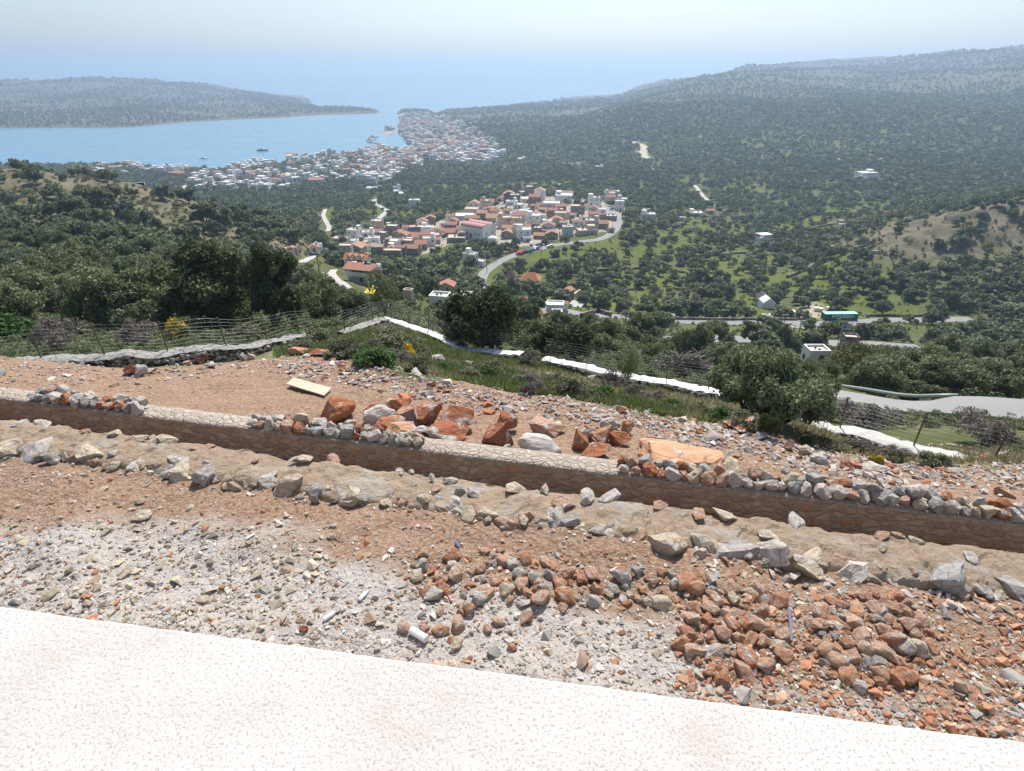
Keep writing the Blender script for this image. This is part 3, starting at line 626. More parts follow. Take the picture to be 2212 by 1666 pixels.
def merged_rocks(name, pts, sizes, cols, label, seed=1, n=9, flat=.65):
    rs = random.Random(seed); var = [hull_data(rs, n + i % 3, flat) for i in range(14)]
    VV = []; FF = []; CC = []; off = 0
    vv = [np.array([tuple(a) for a in v]) for v, f in var]; ff = [np.array(f) for v, f in var]
    for (x, y, z), s, c in zip(pts, sizes, cols):
        k = rs.randrange(14); a = rs.uniform(0, 6.28); b = rs.uniform(-.4, .4)
        ca, sa, cb, sb = math.cos(a), math.sin(a), math.cos(b), math.sin(b)
        v = vv[k] * s * np.array([rs.uniform(.8, 1.3), rs.uniform(.8, 1.1), rs.uniform(.7, 1.1)])
        v = np.stack([v[:, 0], v[:, 1] * cb - v[:, 2] * sb, v[:, 1] * sb + v[:, 2] * cb], 1)
        v = np.stack([v[:, 0] * ca - v[:, 1] * sa, v[:, 0] * sa + v[:, 1] * ca, v[:, 2]], 1) + (x, y, z + s * .10)
        VV.append(v); FF.append(ff[k] + off); off += len(v); CC.append(np.repeat(np.array([[*c, 1]]), len(ff[k]), 0))
    t = NT_(name); cc = t.attr('col', 'Color'); nn = t.noise(14, 5, .7)
    c2 = t.mix(nn, t.mix(1.0, cc, (.5, .48, .46), 'MULTIPLY'), cc); t.bump(t.noise(20, 5), .8, .02); t.out(c2, .93, .12)
    o = bpy.data.objects.new(name, np_mesh(name, np.concatenate(VV), np.concatenate(FF), [t.m], attrs={'col': ('FACE', 'FLOAT_COLOR', np.concatenate(CC))}))
    return tag(link(o), label, 'rubble', kind='stuff')
def scatter_px(n, fn, size, cols, seed):
    """fn(px,py)->density 0..1"""
    rs = random.Random(seed); P = []; Sz = []; Co = []; tries = 0
    while len(P) < n and tries < n * 12:
        tries += 1; px = rs.uniform(-60, 2270); py = rs.uniform(745, 1690)
        if rs.random() > fn(px, py): continue
        X, Y, Zg, D = hit(px, py)
        if -2.1 < Y - L(X) < .55: continue
        s = size * math.exp(min(rs.gauss(0, .45), .9)); P.append((X, Y, Zg)); Sz.append(s); c = rs.choice(cols); f = rs.uniform(.75, 1.25); Co.append(tuple(min(.8, q * f) for q in c))
    return P, Sz, Co
def berm_py(px): return float(np.interp(px, [277, 450, 600, 680, 800, 950, 1200, 1400, 1600, 1800, 1935], [799, 790, 776, 773, 790, 822, 862, 893, 925, 972, 1000]))
def wtop_py(px): return float(np.interp(px, [286, 556, 904, 1321, 1464, 1934], [873, 904, 944, 996, 1018, 1080]))
def d_berm(px, py):
    b = berm_py(px); w = 30 if px < 620 else (46 if px < 1400 else 60)
    c = b + (4 if px < 620 else 14); return max(0, 1 - ((py - c) / w) ** 2) * (.5 if px < 600 else 1)
def d_soil(px, py):
    if py < berm_py(px) - 3: return 0
    t = wtop_py(px)
    if py < t: return .30 if px < 700 else (.7 if px < 1400 else 1.0)
    return .55
def d_fore(px, py):
    if py < wtop_py(px) + 140: return 0
    lim = float(np.interp(px, [277, 700, 1100, 1500, 1935], [1120, 1150, 1190, 1250, 1300]))
    return 1.0 if py > lim else .16
GR = [(.50, .46, .43), (.42, .38, .36), (.62, .58, .54), (.52, .43, .36), (.40, .23, .15)]
P = [[], [], []]
def acc(r): 
    for a, b in zip(P, r): a.extend(b)
acc(scatter_px(6500, d_berm, .095, GR, 1)); acc(scatter_px(320, d_berm, .20, GR + [RUST, LGREY], 2))
acc(scatter_px(5000, d_soil, .042, [(.42, .28, .19), (.50, .40, .31), (.34, .18, .11), (.55, .50, .44)], 3))
acc(scatter_px(900, lambda a, b: 1.0 if wtop_py(a) + 60 < b < wtop_py(a) + 170 else 0, .06, GR + [CREAM, (.5, .42, .33)], 12)); acc(scatter_px(420, lambda a, b: d_soil(a, b) * (b > 790), .11, [(.45, .33, .25), (.52, .46, .40), (.40, .2, .12), (.36, .34, .32)], 4))
merged_rocks('rubble', *P, 'loose grey and brown stones heaped and strewn over the red earth')
P = [[], [], []]
PG = [(.46, .43, .39), (.58, .55, .51), (.38, .35, .31), (.50, .42, .33), (.62, .60, .57)]
acc(scatter_px(8500, d_fore, .040, PG, 5)); acc(scatter_px(2600, d_fore, .075, PG + [(.45, .24, .14)], 6))
acc(scatter_px(900, lambda a, b: d_fore(a, b) * (a < 700), .10, [(.50, .43, .33), (.55, .48, .38), (.45, .40, .33)], 7))
acc(scatter_px(500, lambda a, b: 1.0 if 1500 < a and wtop_py(a) + 120 < b < 1330 else 0, .11, GR + [CREAM, LGREY], 8))
acc(scatter_px(1500, lambda a, b: 1.0 if (a > 1460 and b > 1285) or (900 < a < 1340 and 1190 < b < 1290) else 0, .085, [(.50, .27, .17), (.44, .22, .13), (.56, .36, .25)], 9))
merged_rocks('crushed_rubble', *P, 'pale crushed rubble and lime dust in front of the footing', 5)

# building edge the photographer stands on
ter_t = NT_('speckled_concrete'); cc = ter_t.mix(ter_t.noise(60, 6, .7), (.42, .385, .36), (.68, .65, .62)); cc = ter_t.mix(ter_t.ramp(ter_t.noise(2.2, 7, .7), (.45, (0, 0, 0)), (.66, (1, 1, 1))), cc, (.46, .43, .40))
cc = ter_t.mix(ter_t.ramp(ter_t.noise(120, 4, .6), (.38, (1, 1, 1)), (.47, (0, 0, 0))), cc, (.36, .32, .30)); ter_t.bump(ter_t.noise(60, 5), .5, .01); ter_t.out(cc, .9, .1)
root = tag(empty('unfinished_building', (0, 0, -6.8)), 'pale speckled concrete roof edge in the lower left corner', 'building')
b = MB(); sl = -.145
def ey(x): return 1.316 + sl * (x + 1.27)
_n = 900; _x = np.linspace(-9, 7, _n); _e = ey(_x); _j = fbm(_x, _x * 0, .12, 4, 2) * .005; _j2 = fbm(_x, _x * 0 + 5, .07, 4, 9) * .004
_rows = [(-6.3 + 0 * _x, 5.2 + 0 * _x), (-.3 + 0 * _x, 5.2 + 0 * _x), (-.014 + _j, 5.2 + _j2 * .2), (-.003 + _j, 5.194 + _j2), (0 + _j2, 5.182 + _j2), (0 + _j2, 4.95 + 0 * _x), (-6.3 + 0 * _x, 4.95 + 0 * _x)]
_V = np.stack([np.stack([_x, _e + r[0], r[1]], 1) for r in _rows], 1).reshape(-1, 3)
b.add([tuple(v) for v in _V], [(i * 7 + k, (i + 1) * 7 + k, (i + 1) * 7 + k + 1, i * 7 + k + 1) for i in range(_n - 1) for k in range(6)])
b.build('roof_slab', ter_t.m, root)
b = MB(); b.add([(-8.8, ey(-8.8) - .25, 4.95), (6.8, ey(6.8) - .25, 4.95), (6.8, -4.8, 4.95), (-8.8, -4.8, 4.95), (-8.8, ey(-8.8) - .25, -.4), (6.8, ey(6.8) - .25, -.4), (6.8, -4.8, -.4), (-8.8, -4.8, -.4)], [(0, 1, 5, 4), (1, 2, 6, 5), (2, 3, 7, 6), (3, 0, 4, 7)])
b.build('wall', plain('grey_render', (.5, .48, .45), nscale=2), root)

# wooden board, litter
def at(px, py, dz=0): X, Y, Zg, D = hit(px, py); return Vector((X, Y, Zg + dz))
q = [at(620, 838, .10), at(701, 860, .05), at(718, 845, .07), at(637, 827, .14)]
b = MB(); b.add([p + Vector((0, 0, .035)) for p in q] + list(q), [(0, 1, 2, 3), (7, 6, 5, 4), (0, 4, 5, 1), (1, 5, 6, 2), (2, 6, 7, 3), (3, 7, 4, 0)])
t = NT_('weathered_plank'); mp = t.n.new('ShaderNodeMapping'); mp.inputs['Scale'].default_value = (1.5, 14, 1); mp.inputs['Rotation'].default_value = (0, 0, .35); t.link(t.tc, mp.inputs[0])
t.out(t.mix(t.noise(2, 8, .7, mp.outputs[0]), (.30, .22, .15), (.72, .62, .49)), .85, .2)
tag(b.build('wooden_board', t.m), 'weathered pale plywood board lying flat on the red earth', 'board')
root = tag(empty('plastic_cup', at(936, 1083, .1)), 'light blue plastic cup standing among stones at the footing', 'cup')
b = MB(); b.tube([(0, 0, -.02), (0, 0, .12)], [.035, .05], 14); b.build('cup_body', plain('blue_plastic', (.38, .62, .72), .4), root)
b = MB(); b.tube([(0, 0, .115), (0, 0, .13)], [.056, .056], 14); b.build('rim', plain('pale_plastic', (.7, .8, .85), .4), root)
p0, p1 = at(1702, 1322, .06), at(1708, 1390, .06); b = MB(); dv = (p1 - p0); b.box((0, 0, 0), (.035, dv.length, .02), 0, math.atan2(dv.y, dv.x) - math.pi / 2)
o = b.build('steel_bar', plain('blue_steel', (.07, .09, .16), .5)); o.location = (p0 + p1) / 2; tag(o, 'thin blue-grey steel bar lying upright between the red cobble piles', 'bar')
p0, p1 = at(888, 1368, .07), at(922, 1388, .07); b = MB(); b.tube([p0, p0 * .97 + p1 * .03, p1], [.05, .055, .055], 12); o = b.build('pipe', plain('white_pipe', (.72, .71, .68), .6, nscale=30, var=.3)); tag(o, 'short white speckled pipe lying on pale rubble', 'pipe')
for a_, b_, lb, r_ in [((700, 1343), (725, 1326), 'crushed white plastic bottle lying on white dust', .035), ((777, 1300), (795, 1281), 'clear crushed plastic bottle left of the red cobbles', .03)]:
    p0, p1 = at(*a_, .04), at(*b_, .04); root = tag(empty('bottle', p0), lb, 'bottle'); dv = p1 - p0
    b = MB(); b.tube([(0, 0, 0), dv * .08, dv * .72, dv * .88], [r_ * .8, r_, r_, r_ * .45], 10); b.build('bottle_body', plain('bottle_plastic', (.75, .76, .78), .25), root)
    b = MB(); b.tube([dv * .88, dv], [r_ * .45, r_ * .45], 8); b.build('cap', plain('white_cap', (.8, .8, .8), .4), root)
p0, p1 = at(533, 1167, .03), at(550, 1157, .04); b = MB(); dv = p1 - p0; b.box((0, 0, 0), (dv.length, .03, .02), 0, math.atan2(dv.y, dv.x)); o = b.build('wood_offcut', plain('white_wood', (.78, .77, .74), .7)); o.location = (p0 + p1) / 2; tag(o, 'small white offcut lying on grey clay rubble at the left', 'offcut')
p0, p1 = at(970, 1290, .03), at(976, 1302, .03); b = MB(); b.tube([p0, p1], .018, 8); tag(b.build('plug', plain('pink_plastic', (.6, .25, .26), .5)), 'small pink plastic plug on the pale rubble', 'plug')
p0, p1 = at(984, 1175, .04), at(991, 1186, .04); b = MB(); b.tube([p0, p1], .02, 8); tag(b.build('lighter', plain('dark_blue_plastic', (.06, .14, .35), .4)), 'small dark blue lighter above the red cobbles', 'lighter')
# ---------------------------------------------------------------- vegetation
def leaf_mat(name, dark, light, trans=.25, dry=None):
    t = NT_(name); a = t.attr('tone'); r = t.objrnd()
    c = t.mix(a, dark, light)
    c = t.mix(t.math('MULTIPLY', r, .45), c, t.mix(1.0, c, (.62, .70, .80), 'MULTIPLY'))
    if dry: c = t.mix(t.ramp(t.noise(1.2, 4), (.5, (0, 0, 0)), (.62, (1, 1, 1))), c, dry)
    t.out(c, .75, .25)
    tr = t.n.new('ShaderNodeBsdfTranslucent'); t.link(c, tr.inputs[0]); mx = t.n.new('ShaderNodeMixShader'); mx.inputs[0].default_value = trans
    t.link(t.b.outputs[0], mx.inputs[1]); t.link(tr.outputs[0], mx.inputs[2]); t.link(mx.outputs[0], t.n['Material Output'].inputs[0]); return t.m
OLIVE = leaf_mat('olive_leaves', (.072, .092, .044), (.29, .32, .16))
CAROB = leaf_mat('carob_leaves', (.028, .044, .018), (.16, .19, .075))
OAKL = leaf_mat('oak_leaves', (.06, .075, .028), (.22, .22, .085), dry=(.16, .13, .04))
SHRUB = leaf_mat('shrub_leaves', (.085, .095, .05), (.29, .285, .17))
GREENB = leaf_mat('green_bush_leaves', (.035, .075, .02), (.12, .21, .06))
DRYB = leaf_mat('dry_twigs', (.13, .11, .095), (.30, .26, .22))
YELB = leaf_mat('yellow_flowers', (.42, .30, .02), (.75, .55, .03))
BLOS = leaf_mat('bare_blossom', (.20, .16, .14), (.36, .29, .26))
BARK = plain('bark', (.11, .085, .065), .95, nscale=4, var=.4, bump=.6)
PALEBARK = plain('pale_bark', (.30, .27, .24), .95, nscale=4, var=.4, bump=.6)
def crown_np(seed, n, leaf, lobes=9, hgt=.75, droop=.0, ragged=.12, asp=2.0, thin=1.0, base=.12, spread=.33):
    """leaf quads over many clumps; about 1 wide, standing on z = 0"""
    r = np.random.RandomState(seed); cl = []
    for k in range(lobes):
        a = r.uniform(0, 6.28); q = math.sqrt(r.uniform(0, 1)) * spread; z = base + (hgt - base) * r.uniform(.15, .85) * (1 - .35 * (q / spread) ** 2)
        rad = r.uniform(.13, .23) * (1 if k else 1.3); cl.append((q * math.cos(a), q * math.sin(a), max(z, rad * .75 + base * .3), rad))
    cl = np.array(cl)
    # every clump is itself made of smaller tufts
    T = []
    for c in cl:
        m = 9
        d = r.normal(size=(m, 3)); d /= np.linalg.norm(d, axis=1)[:, None]; d[:, 2] = np.abs(d[:, 2]) * .9 - .15
        T.append(np.concatenate([c[:3] + d * c[3] * .72, np.full((m, 1), c[3] * .42), np.full((m, 1), r.uniform(0, 1))], 1))
    T = np.concatenate(T); w = T[:, 3] ** 2; k = r.choice(len(T), n, p=w / w.sum()); T = T[k]
    d = r.normal(size=(n, 3)); d /= np.linalg.norm(d, axis=1)[:, None]; rr = r.uniform(.45, 1.08, (n, 1)) ** .6 * (1 + ragged * r.normal(size=(n, 1)))
    P = T[:, :3] + d * rr * T[:, 3:4] * thin; P[:, 2] = np.maximum(P[:, 2], base * .5)
    nr = d + r.normal(size=(n, 3)) * .9; nr /= np.linalg.norm(nr, axis=1)[:, None]
    t1 = np.cross(nr, r.normal(size=(n, 3))); t1 /= np.linalg.norm(t1, axis=1)[:, None]; t2 = np.cross(nr, t1)
    s = leaf * r.uniform(.6, 1.35, (n, 1)); a = t1 * s * asp * .5; b = t2 * s * .5
    V = np.stack([P - a, P - b, P + a, P + b], 1).reshape(-1, 3)
    F = np.arange(4 * n).reshape(n, 4)
    tone = np.clip(.30 + .35 * (T[:, 4] - .5) + .5 * r.uniform(0, 1, n) ** 1.6, 0, 1)
    rx = np.percentile(np.hypot(P[:, 0], P[:, 1]), 97); kx = .5 / rx; kz = hgt / np.percentile(P[:, 2], 99)
    V = V * np.array([kx, kx, kz]); cl = cl * np.array([kx, kx, kz, 1])
    return V, F, tone, cl
def crown_mesh(name, mat, seed, n, leaf, **k):
    V, F, tone, cl = crown_np(seed, n, leaf, **k)
    return np_mesh(name, V, F, [mat], attrs={'tone': ('FACE', 'FLOAT', tone)}), cl
def trunk_mesh(name, cl, seed, rad=.03, mat=None, forks=3, lean=0):
    rs = random.Random(seed); b = MB(); k = rs.uniform(.08, .16)
    base = Vector((0, 0, -.06)); fork = Vector((rs.uniform(-.03, .03) + lean, rs.uniform(-.03, .03), k))
    b.tube([base, base * .4 + fork * .6, fork], [rad * 1.35, rad, rad * .9], 7)
    for c in list(cl)[:max(forks, 3) * 2]:
        e = Vector(c[:3]); m = fork * .45 + e * .55 + Vector((rs.uniform(-.04, .04), rs.uniform(-.04, .04), rs.uniform(-.02, .05)))
        b.tube([fork - Vector((0, 0, .01)), m, e], [rad * .6, rad * .38, rad * .12], 5)
        for _ in range(2):
            e2 = e + Vector((rs.uniform(-.12, .12), rs.uniform(-.12, .12), rs.uniform(0, .12))); b.tube([m, e2], [rad * .28, rad * .06], 4)
    me = bpy.data.meshes.new(name); me.from_pydata(b.v, [], b.f); me.materials.append(mat or BARK); me.polygons.foreach_set('use_smooth', [True] * len(b.f)); return me
class Kind:
    def __init__(s, name, mat, seeds, n, leaf, rad=.03, bark=None, **k):
        s.v = []
        for q in seeds:
            cm, cl = crown_mesh(name, mat, q, n, leaf, **k); s.v.append((cm, trunk_mesh('trunk', cl, q, rad, bark)))
K_NEAR = Kind('crown', OLIVE, (1, 2, 3), 15000, .019, lobes=14, hgt=.74)
K_PALE = Kind('crown', leaf_mat('pale_olive_leaves', (.09, .115, .05), (.34, .375, .20)), (7, 8), 17000, .019, lobes=16, hgt=.78, base=.03)
K_CAROB = Kind('crown', CAROB, (11, 12, 13), 15000, .025, lobes=18, hgt=.74, asp=1.5, rad=.035)
K_OAK = Kind('crown', OAKL, (21, 22), 12000, .020, lobes=13, hgt=.7, asp=1.5)
K_THIN = Kind('crown', OLIVE, (31, 32), 3400, .022, lobes=9, hgt=.95, thin=1.25, base=.3, rad=.022)
K_MID = Kind('crown', OLIVE, (41, 42, 43, 44, 45, 46), 3400, .046, lobes=11, hgt=.82, spread=.25, ragged=.07, base=.10)
K_BLOS = Kind('crown', BLOS, (51, 52), 1500, .03, lobes=8, hgt=.95, thin=1.3)
K_SHRUB = Kind('shrub', SHRUB, (61, 62, 63, 64), 2600, .032, lobes=9, hgt=.55, base=.02)
K_GREEN = Kind('bush', GREENB, (65, 66), 2600, .034, lobes=9, hgt=.55, base=.02)
K_DRY = Kind('dry_bush', DRYB, (67, 68, 69), 3600, .018, lobes=11, hgt=.6, base=.02, asp=4.0)
K_TALL = Kind('crown', CAROB, (14, 15), 20000, .024, lobes=24, hgt=1.12, asp=1.5, rad=.04, base=.06)
K_YEL = Kind('flowers', YELB, (71,), 500, .05, lobes=7, hgt=.6, base=.1)
def tree(name, kind, loc, w, label, cat='tree', group=None, hs=1.0, rz=None, var=None, rnd=R):
    cm, tm = kind.v[rnd.randrange(len(kind.v)) if var is None else var % len(kind.v)]
    root = empty(name, loc, rnd.uniform(0, 6.28) if rz is None else rz); root.scale = (w, w, w * hs)
    tag(root, label, cat, group)
    link(bpy.data.objects.new('trunk', tm), root); link(bpy.data.objects.new('crown', cm), root); return root
def bush(name, kind, loc, w, label, group=None, hs=1.0, rnd=R, flowers=False):
    cm, tm = kind.v[rnd.randrange(len(kind.v))]; o = bpy.data.objects.new(name, cm); link(o); o.location = loc; o.scale = (w, w, w * hs)
    o.rotation_euler = (0, 0, rnd.uniform(0, 6.28)); tag(o, label, 'shrub', group)
    if flowers: f = bpy.data.objects.new('flowers', K_YEL.v[0][0]); link(f, o); f.scale = (.95, .95, 1.05)
    return o
def tree_px(name, kind, px, py, wpx, hpx, label, cat='tree', group=None, **k):
    fz = 1.1 if kind is K_TALL else .72
    X, Y, Zg, D = hit(px, py); w = wpx * D / FPX; hh = hpx * D / FPX / .95
    return tree(name, kind, (X, Y, Zg - .05), w, label, cat, group, hs=max(.75, min(2.0, (hh / w - .1) / fz)), **k)
TREES_NEAR = []                     # (px, py, wpx) of hand-placed trees, so that the random ones keep off
for nm, kd, px, py, w, hh, lb in [
 ('olive_tree', K_NEAR, 338, 668, 112, 105, 'rounded dark olive tree at the left edge above the yellow flowers'),
 ('carob_tree', K_TALL, 478, 715, 175, 190, 'largest dark evergreen tree on the left, behind the wire fence'),
 ('carob_tree', K_TALL, 598, 718, 120, 185, 'tall narrow dark evergreen right beside the largest one'),
 ('olive_tree', K_NEAR, 688, 706, 120, 100, 'pale olive tree right of the two dark evergreens'),
 ('olive_tree', K_NEAR, 765, 705, 84, 80, 'greyish sparse olive tree left of the leaning one'),
 ('olive_tree', K_THIN, 832, 692, 88, 88, 'leaning olive tree with a bare trunk at the corner of the boundary walls'),
 ('carob_tree', K_CAROB, 1058, 764, 190, 158, 'broad dark round tree standing behind the white-topped wall'),
 ('carob_tree', K_CAROB, 1232, 782, 140, 100, 'dense dark bushy tree right of the broad round one'),
 ('olive_tree', K_NEAR, 1165, 765, 100, 72, 'olive tree squeezed between the two dark trees'),
 ('olive_tree', K_NEAR, 1318, 780, 96, 66, 'low olive right of the dark bushy tree'),
 ('olive_sapling', K_THIN, 1354, 838, 56, 72, 'thin young olive with several bare stems in front of the white wall'),
 ('olive_tree', K_NEAR, 1494, 772, 96, 80, 'grey olive tree below the lower road, behind the pruned tree'),
 ('olive_tree', K_PALE, 1606, 900, 175, 140, 'left half of the large pale olive in the lower right, darker and wide'),
 ('olive_tree', K_PALE, 1680, 926, 200, 165, 'largest pale green olive tree in the lower right, in front of the wall'),
 ('oak_tree', K_OAK, 1850, 838, 135, 100, 'spreading yellow-green oak beside the lower road'),
 ('olive_tree', K_PALE, 1745, 872, 110, 100, 'dark olive behind the large pale one'),
 ('olive_tree', K_NEAR, 1915, 825, 90, 70, 'dark olive at the right edge above the guard rail'),
 ('olive_tree', K_NEAR, 1700, 760, 66, 60, 'upright olive in front of the white house by the lower road'),
 ('olive_tree', K_NEAR, 1420, 795, 80, 62, 'grey-green olive behind the pruned tree, to its left'),
 ('olive_tree', K_NEAR, 1560, 790, 90, 62, 'olive thicket tree behind the large pale olive'),
 ('olive_tree', K_NEAR, 400, 610, 130, 90, 'olive behind the rounded dark one at left'),
 ('olive_tree', K_NEAR, 300, 590, 120, 80, 'olive at the left edge on the slope'),
 ('olive_tree', K_NEAR, 985, 730, 80, 60, 'olive left of the broad dark round tree'),
 ('olive_tree', K_NEAR, 170, 650, 150, 120, 'olive outside the left edge of the view'),
 ('olive_tree', K_NEAR, 60, 690, 150, 120, 'olive at the far left behind the fence'),
 ('olive_tree', K_NEAR, 2050, 820, 120, 100, 'olive at the far right beside the road'),
 ('cypress_tree', K_CAROB, 1528, 628, 22, 42, 'dark upright tree alone in the green grove at the right')]:
    tree_px(nm, kd, px, py, w, hh, lb); TREES_NEAR.append((px, py - hh * .3, w))
# pruned bare tree behind the fence
X, Y, Zg, D = hit(1472, 815); s = D / FPX
b = MB(); b2 = MB(); rs = random.Random(4); F0 = Vector((0, 0, 26 * s))
b.tube([(0, 0, -.3), (2 * s, 0, 12 * s), F0], [10 * s, 8 * s, 6.5 * s], 9)
for dx, dz in ((-58, 30), (-42, 40), (-24, 30), (10, 34), (30, 38), (52, 30), (58, 16), (-50, 12), (38, 20)):
    p = F0; q = Vector((dx * s, rs.uniform(-16, 16) * s, (26 + dz) * s)); pts = [p]
    for t_ in (.3, .55, .8, 1):
        pts.append(p.lerp(q, t_) + Vector((rs.uniform(-4, 4), rs.uniform(-4, 4), rs.uniform(-2, 6) + 10 * t_ * (1 - t_))) * s)
    b2.tube(pts, [4.2 * s, 3.2 * s, 2.4 * s, 1.6 * s, .6 * s], 6)
    for _ in range(4):
        a = pts[rs.randrange(2, 5)]; b2.tube([a, a + Vector((rs.uniform(-14, 14), rs.uniform(-9, 9), rs.uniform(2, 14))) * s], [1.3 * s, .4 * s], 5)
root = tag(empty('pruned_olive', (X, Y, Zg)), 'hard-pruned grey olive with bare crooked branches behind the fence', 'tree')
b.build('trunk', BARK, root, True); b2.build('branch', PALEBARK, root, True)
o = link(bpy.data.objects.new('crown', K_DRY.v[0][0]), root); o.scale = (120 * s, 90 * s, 80 * s); o.location = (0, 0, 6 * s)
# shrubs
for px, py, w, hh, kd, lb, fl in [
 (818, 790, 92, 40, K_GREEN, 'bright green bush behind the grey rubble, left of centre', 0),
 (383, 745, 60, 44, K_SHRUB, 'grey-green bush with bright yellow flowers behind the fence', 1),
 (305, 755, 90, 55, K_DRY, 'grey dry bush at the left edge behind the fence', 0),
 (330, 712, 130, 60, K_GREEN, 'wide light green bush under the dark olive at left', 0),
 (395, 700, 70, 50, K_GREEN, 'light green bush left of the largest dark evergreen', 0),
 (515, 742, 90, 36, K_SHRUB, 'low grey-green shrub behind the fence, under the dark evergreen', 0),
 (480, 715, 60, 24, K_GREEN, 'light green shrub in the shade behind the fence', 0),
 (640, 725, 40, 24, K_GREEN, 'small light green bush right of the dark evergreens', 0),
 (740, 722, 30, 30, K_GREEN, 'leafy pale green bush between fence and leaning olive', 0),
 (690, 748, 70, 36, K_SHRUB, 'grey-green shrub in front of the gap in the boundary wall', 0),
 (655, 762, 60, 26, K_SHRUB, 'grey-green shrub above the orange rocks', 0),
 (745, 775, 80, 36, K_SHRUB, 'grey heather-like shrub in front of the wall corner', 0),
 (835, 748, 100, 36, K_SHRUB, 'olive-green shrub inside the wall corner', 0),
 (880, 755, 70, 30, K_SHRUB, 'dry-tipped shrub inside the white wall', 0),
 (878, 785, 46, 34, K_SHRUB, 'brown and orange shrub in the middle of the slope', 1),
 (905, 805, 60, 30, K_SHRUB, 'grey-green thyme bush behind the smooth boulder', 0),
 (1055, 815, 70, 34, K_SHRUB, 'broad dry grey-green shrub in the middle of the grass', 0),
 (1145, 790, 50, 30, K_DRY, 'bare twiggy shrub in front of the gap in the white wall', 0),
 (1140, 855, 46, 30, K_DRY, 'grey twiggy shrub beside the green asphodels', 0),
 (1235, 858, 80, 44, K_SHRUB, 'brownish shrub beside the rubble, right of centre', 0),
 (1320, 836, 70, 34, K_DRY, 'bare grey shrub at the foot of the thin sapling', 0),
 (1396, 828, 60, 30, K_GREEN, 'green rounded bush right of the thin sapling', 0),
 (1480, 850, 60, 26, K_SHRUB, 'low shrub at the end of the white wall', 0),
 (1600, 925, 80, 40, K_SHRUB, 'yellowish shrub under the large olive', 0),
 (1660, 945, 50, 40, K_CAROB, 'dark shrub in the shade of the large olive', 0),
 (1745, 962, 46, 18, K_GREEN, 'green bush on the bank below the right wall', 0),
 (1800, 968, 56, 20, K_SHRUB, 'grey-green shrub in front of the right dry-stone wall', 0),
 (1888, 1000, 34, 20, K_SHRUB, 'green shrub with yellow flowers near the right edge', 1),
 (1935, 1000, 44, 30, K_SHRUB, 'tall grey-green shrub at the right edge', 0),
 (1800, 915, 120, 40, K_DRY, 'grey dry brush behind the right fence', 0),
 (1880, 925, 120, 40, K_DRY, 'grey dry brush at the right edge behind the fence', 0),
 (1760, 880, 90, 30, K_DRY, 'dry yellowish brush between fence and asphalt road', 0),
 (1870, 905, 80, 16, K_GREEN, 'strip-like green bush behind the right fence', 0),
 (2020, 1010, 80, 34, K_SHRUB, 'grey-green shrub beyond the right edge', 0), (2100, 960, 140, 60, K_DRY, 'dry brush beyond the right edge', 0),
 (150, 760, 130, 60, K_DRY, 'grey brush beyond the left edge', 0), (40, 740, 130, 60, K_GREEN, 'green bush beyond the left edge', 0)]:
    X, Y, Zg, D = hit(px, py); ww = w * D / FPX
    bush('shrub', kd, (X, Y, Zg - .04), ww, lb, hs=max(.5, min(1.6, hh / w / .5)), flowers=bool(fl))
n = 0
while n < 80:
    px = R.uniform(700, 2200); b0 = berm_py(px); wl = float(np.interp(px, [700, 828, 969, 1058, 1239, 1530, 1691, 1935], [735, 705, 745, 770, 798, 852, 897, 968]))
    py = R.uniform(wl + 26, b0 - 4)
    if py > b0 - 6: n += 1; continue
    X, Y, Zg, D = hit(px, py); w = R.uniform(.4, 1.0)
    k = R.choice([K_SHRUB, K_SHRUB, K_GREEN, K_DRY])
    bush('shrub', k, (X, Y, Zg - .03), w, {K_SHRUB: 'small grey-green shrub on the grassy slope inside the wall', K_GREEN: 'small bright green herb clump on the grassy slope', K_DRY: 'small dry twiggy shrub on the grassy slope'}[k], 'small shrubs on the grassy slope', R.uniform(.6, .9)); n += 1
# grass
def grass(name, pts, hgt, cols, label, seed):
    r = np.random.RandomState(seed); n = len(pts); P = np.repeat(np.array(pts), 9, 0); m = len(P)
    P = P + np.stack([r.normal(0, .07, m), r.normal(0, .07, m), np.full(m, -.02)], 1); a = r.uniform(0, 6.28, m); l = hgt * r.uniform(.5, 1.3, m); w = l * .09 + .006
    d = np.stack([np.cos(a), np.sin(a), 0 * a], 1); e = np.stack([-np.sin(a), np.cos(a), 0 * a], 1)
    tip = P + d * (l * r.uniform(.2, .8, m))[:, None]; tip[:, 2] = P[:, 2] + l
    V = np.stack([P - e * w[:, None], P + e * w[:, None], tip], 1).reshape(-1, 3); F = np.arange(3 * m).reshape(m, 3)
    mt = leaf_mat(name, *cols, trans=.35)
    return tag(link(bpy.data.objects.new(name, np_mesh(name, V, F, [mt], attrs={'tone': ('FACE', 'FLOAT', r.uniform(0, 1, m))}))), label, 'grass', kind='stuff')
def grass_pts(n, f, seed):
    rs = random.Random(seed); out = []
    while len(out) < n:
        px = rs.uniform(600, 2260); b0 = berm_py(px); py = rs.uniform(690, b0 + 2); X, Y, Zg, D = hit(px, py)
        if Y > 34 or not f(X, Y, px, py): continue
        if zat('grass', X, Y) < .3: continue
        out.append((X, Y, Zg))
    return out
cl = lambda X, Y: float(fbm(np.array([X]), np.array([Y]), 3.2, 3, 71)[0])
grass('green_grass', grass_pts(6500, lambda X, Y, a, b: cl(X, Y) > -.02, 1), .20, ((.08, .12, .035), (.26, .30, .10)), 'fresh green grass and asphodel leaves on the slope inside the wall', 3)
grass('dry_grass', grass_pts(5500, lambda X, Y, a, b: cl(X, Y) < .12, 2), .17, ((.19, .175, .085), (.44, .39, .23)), 'dry yellowish grass on the slope inside the wall', 4)

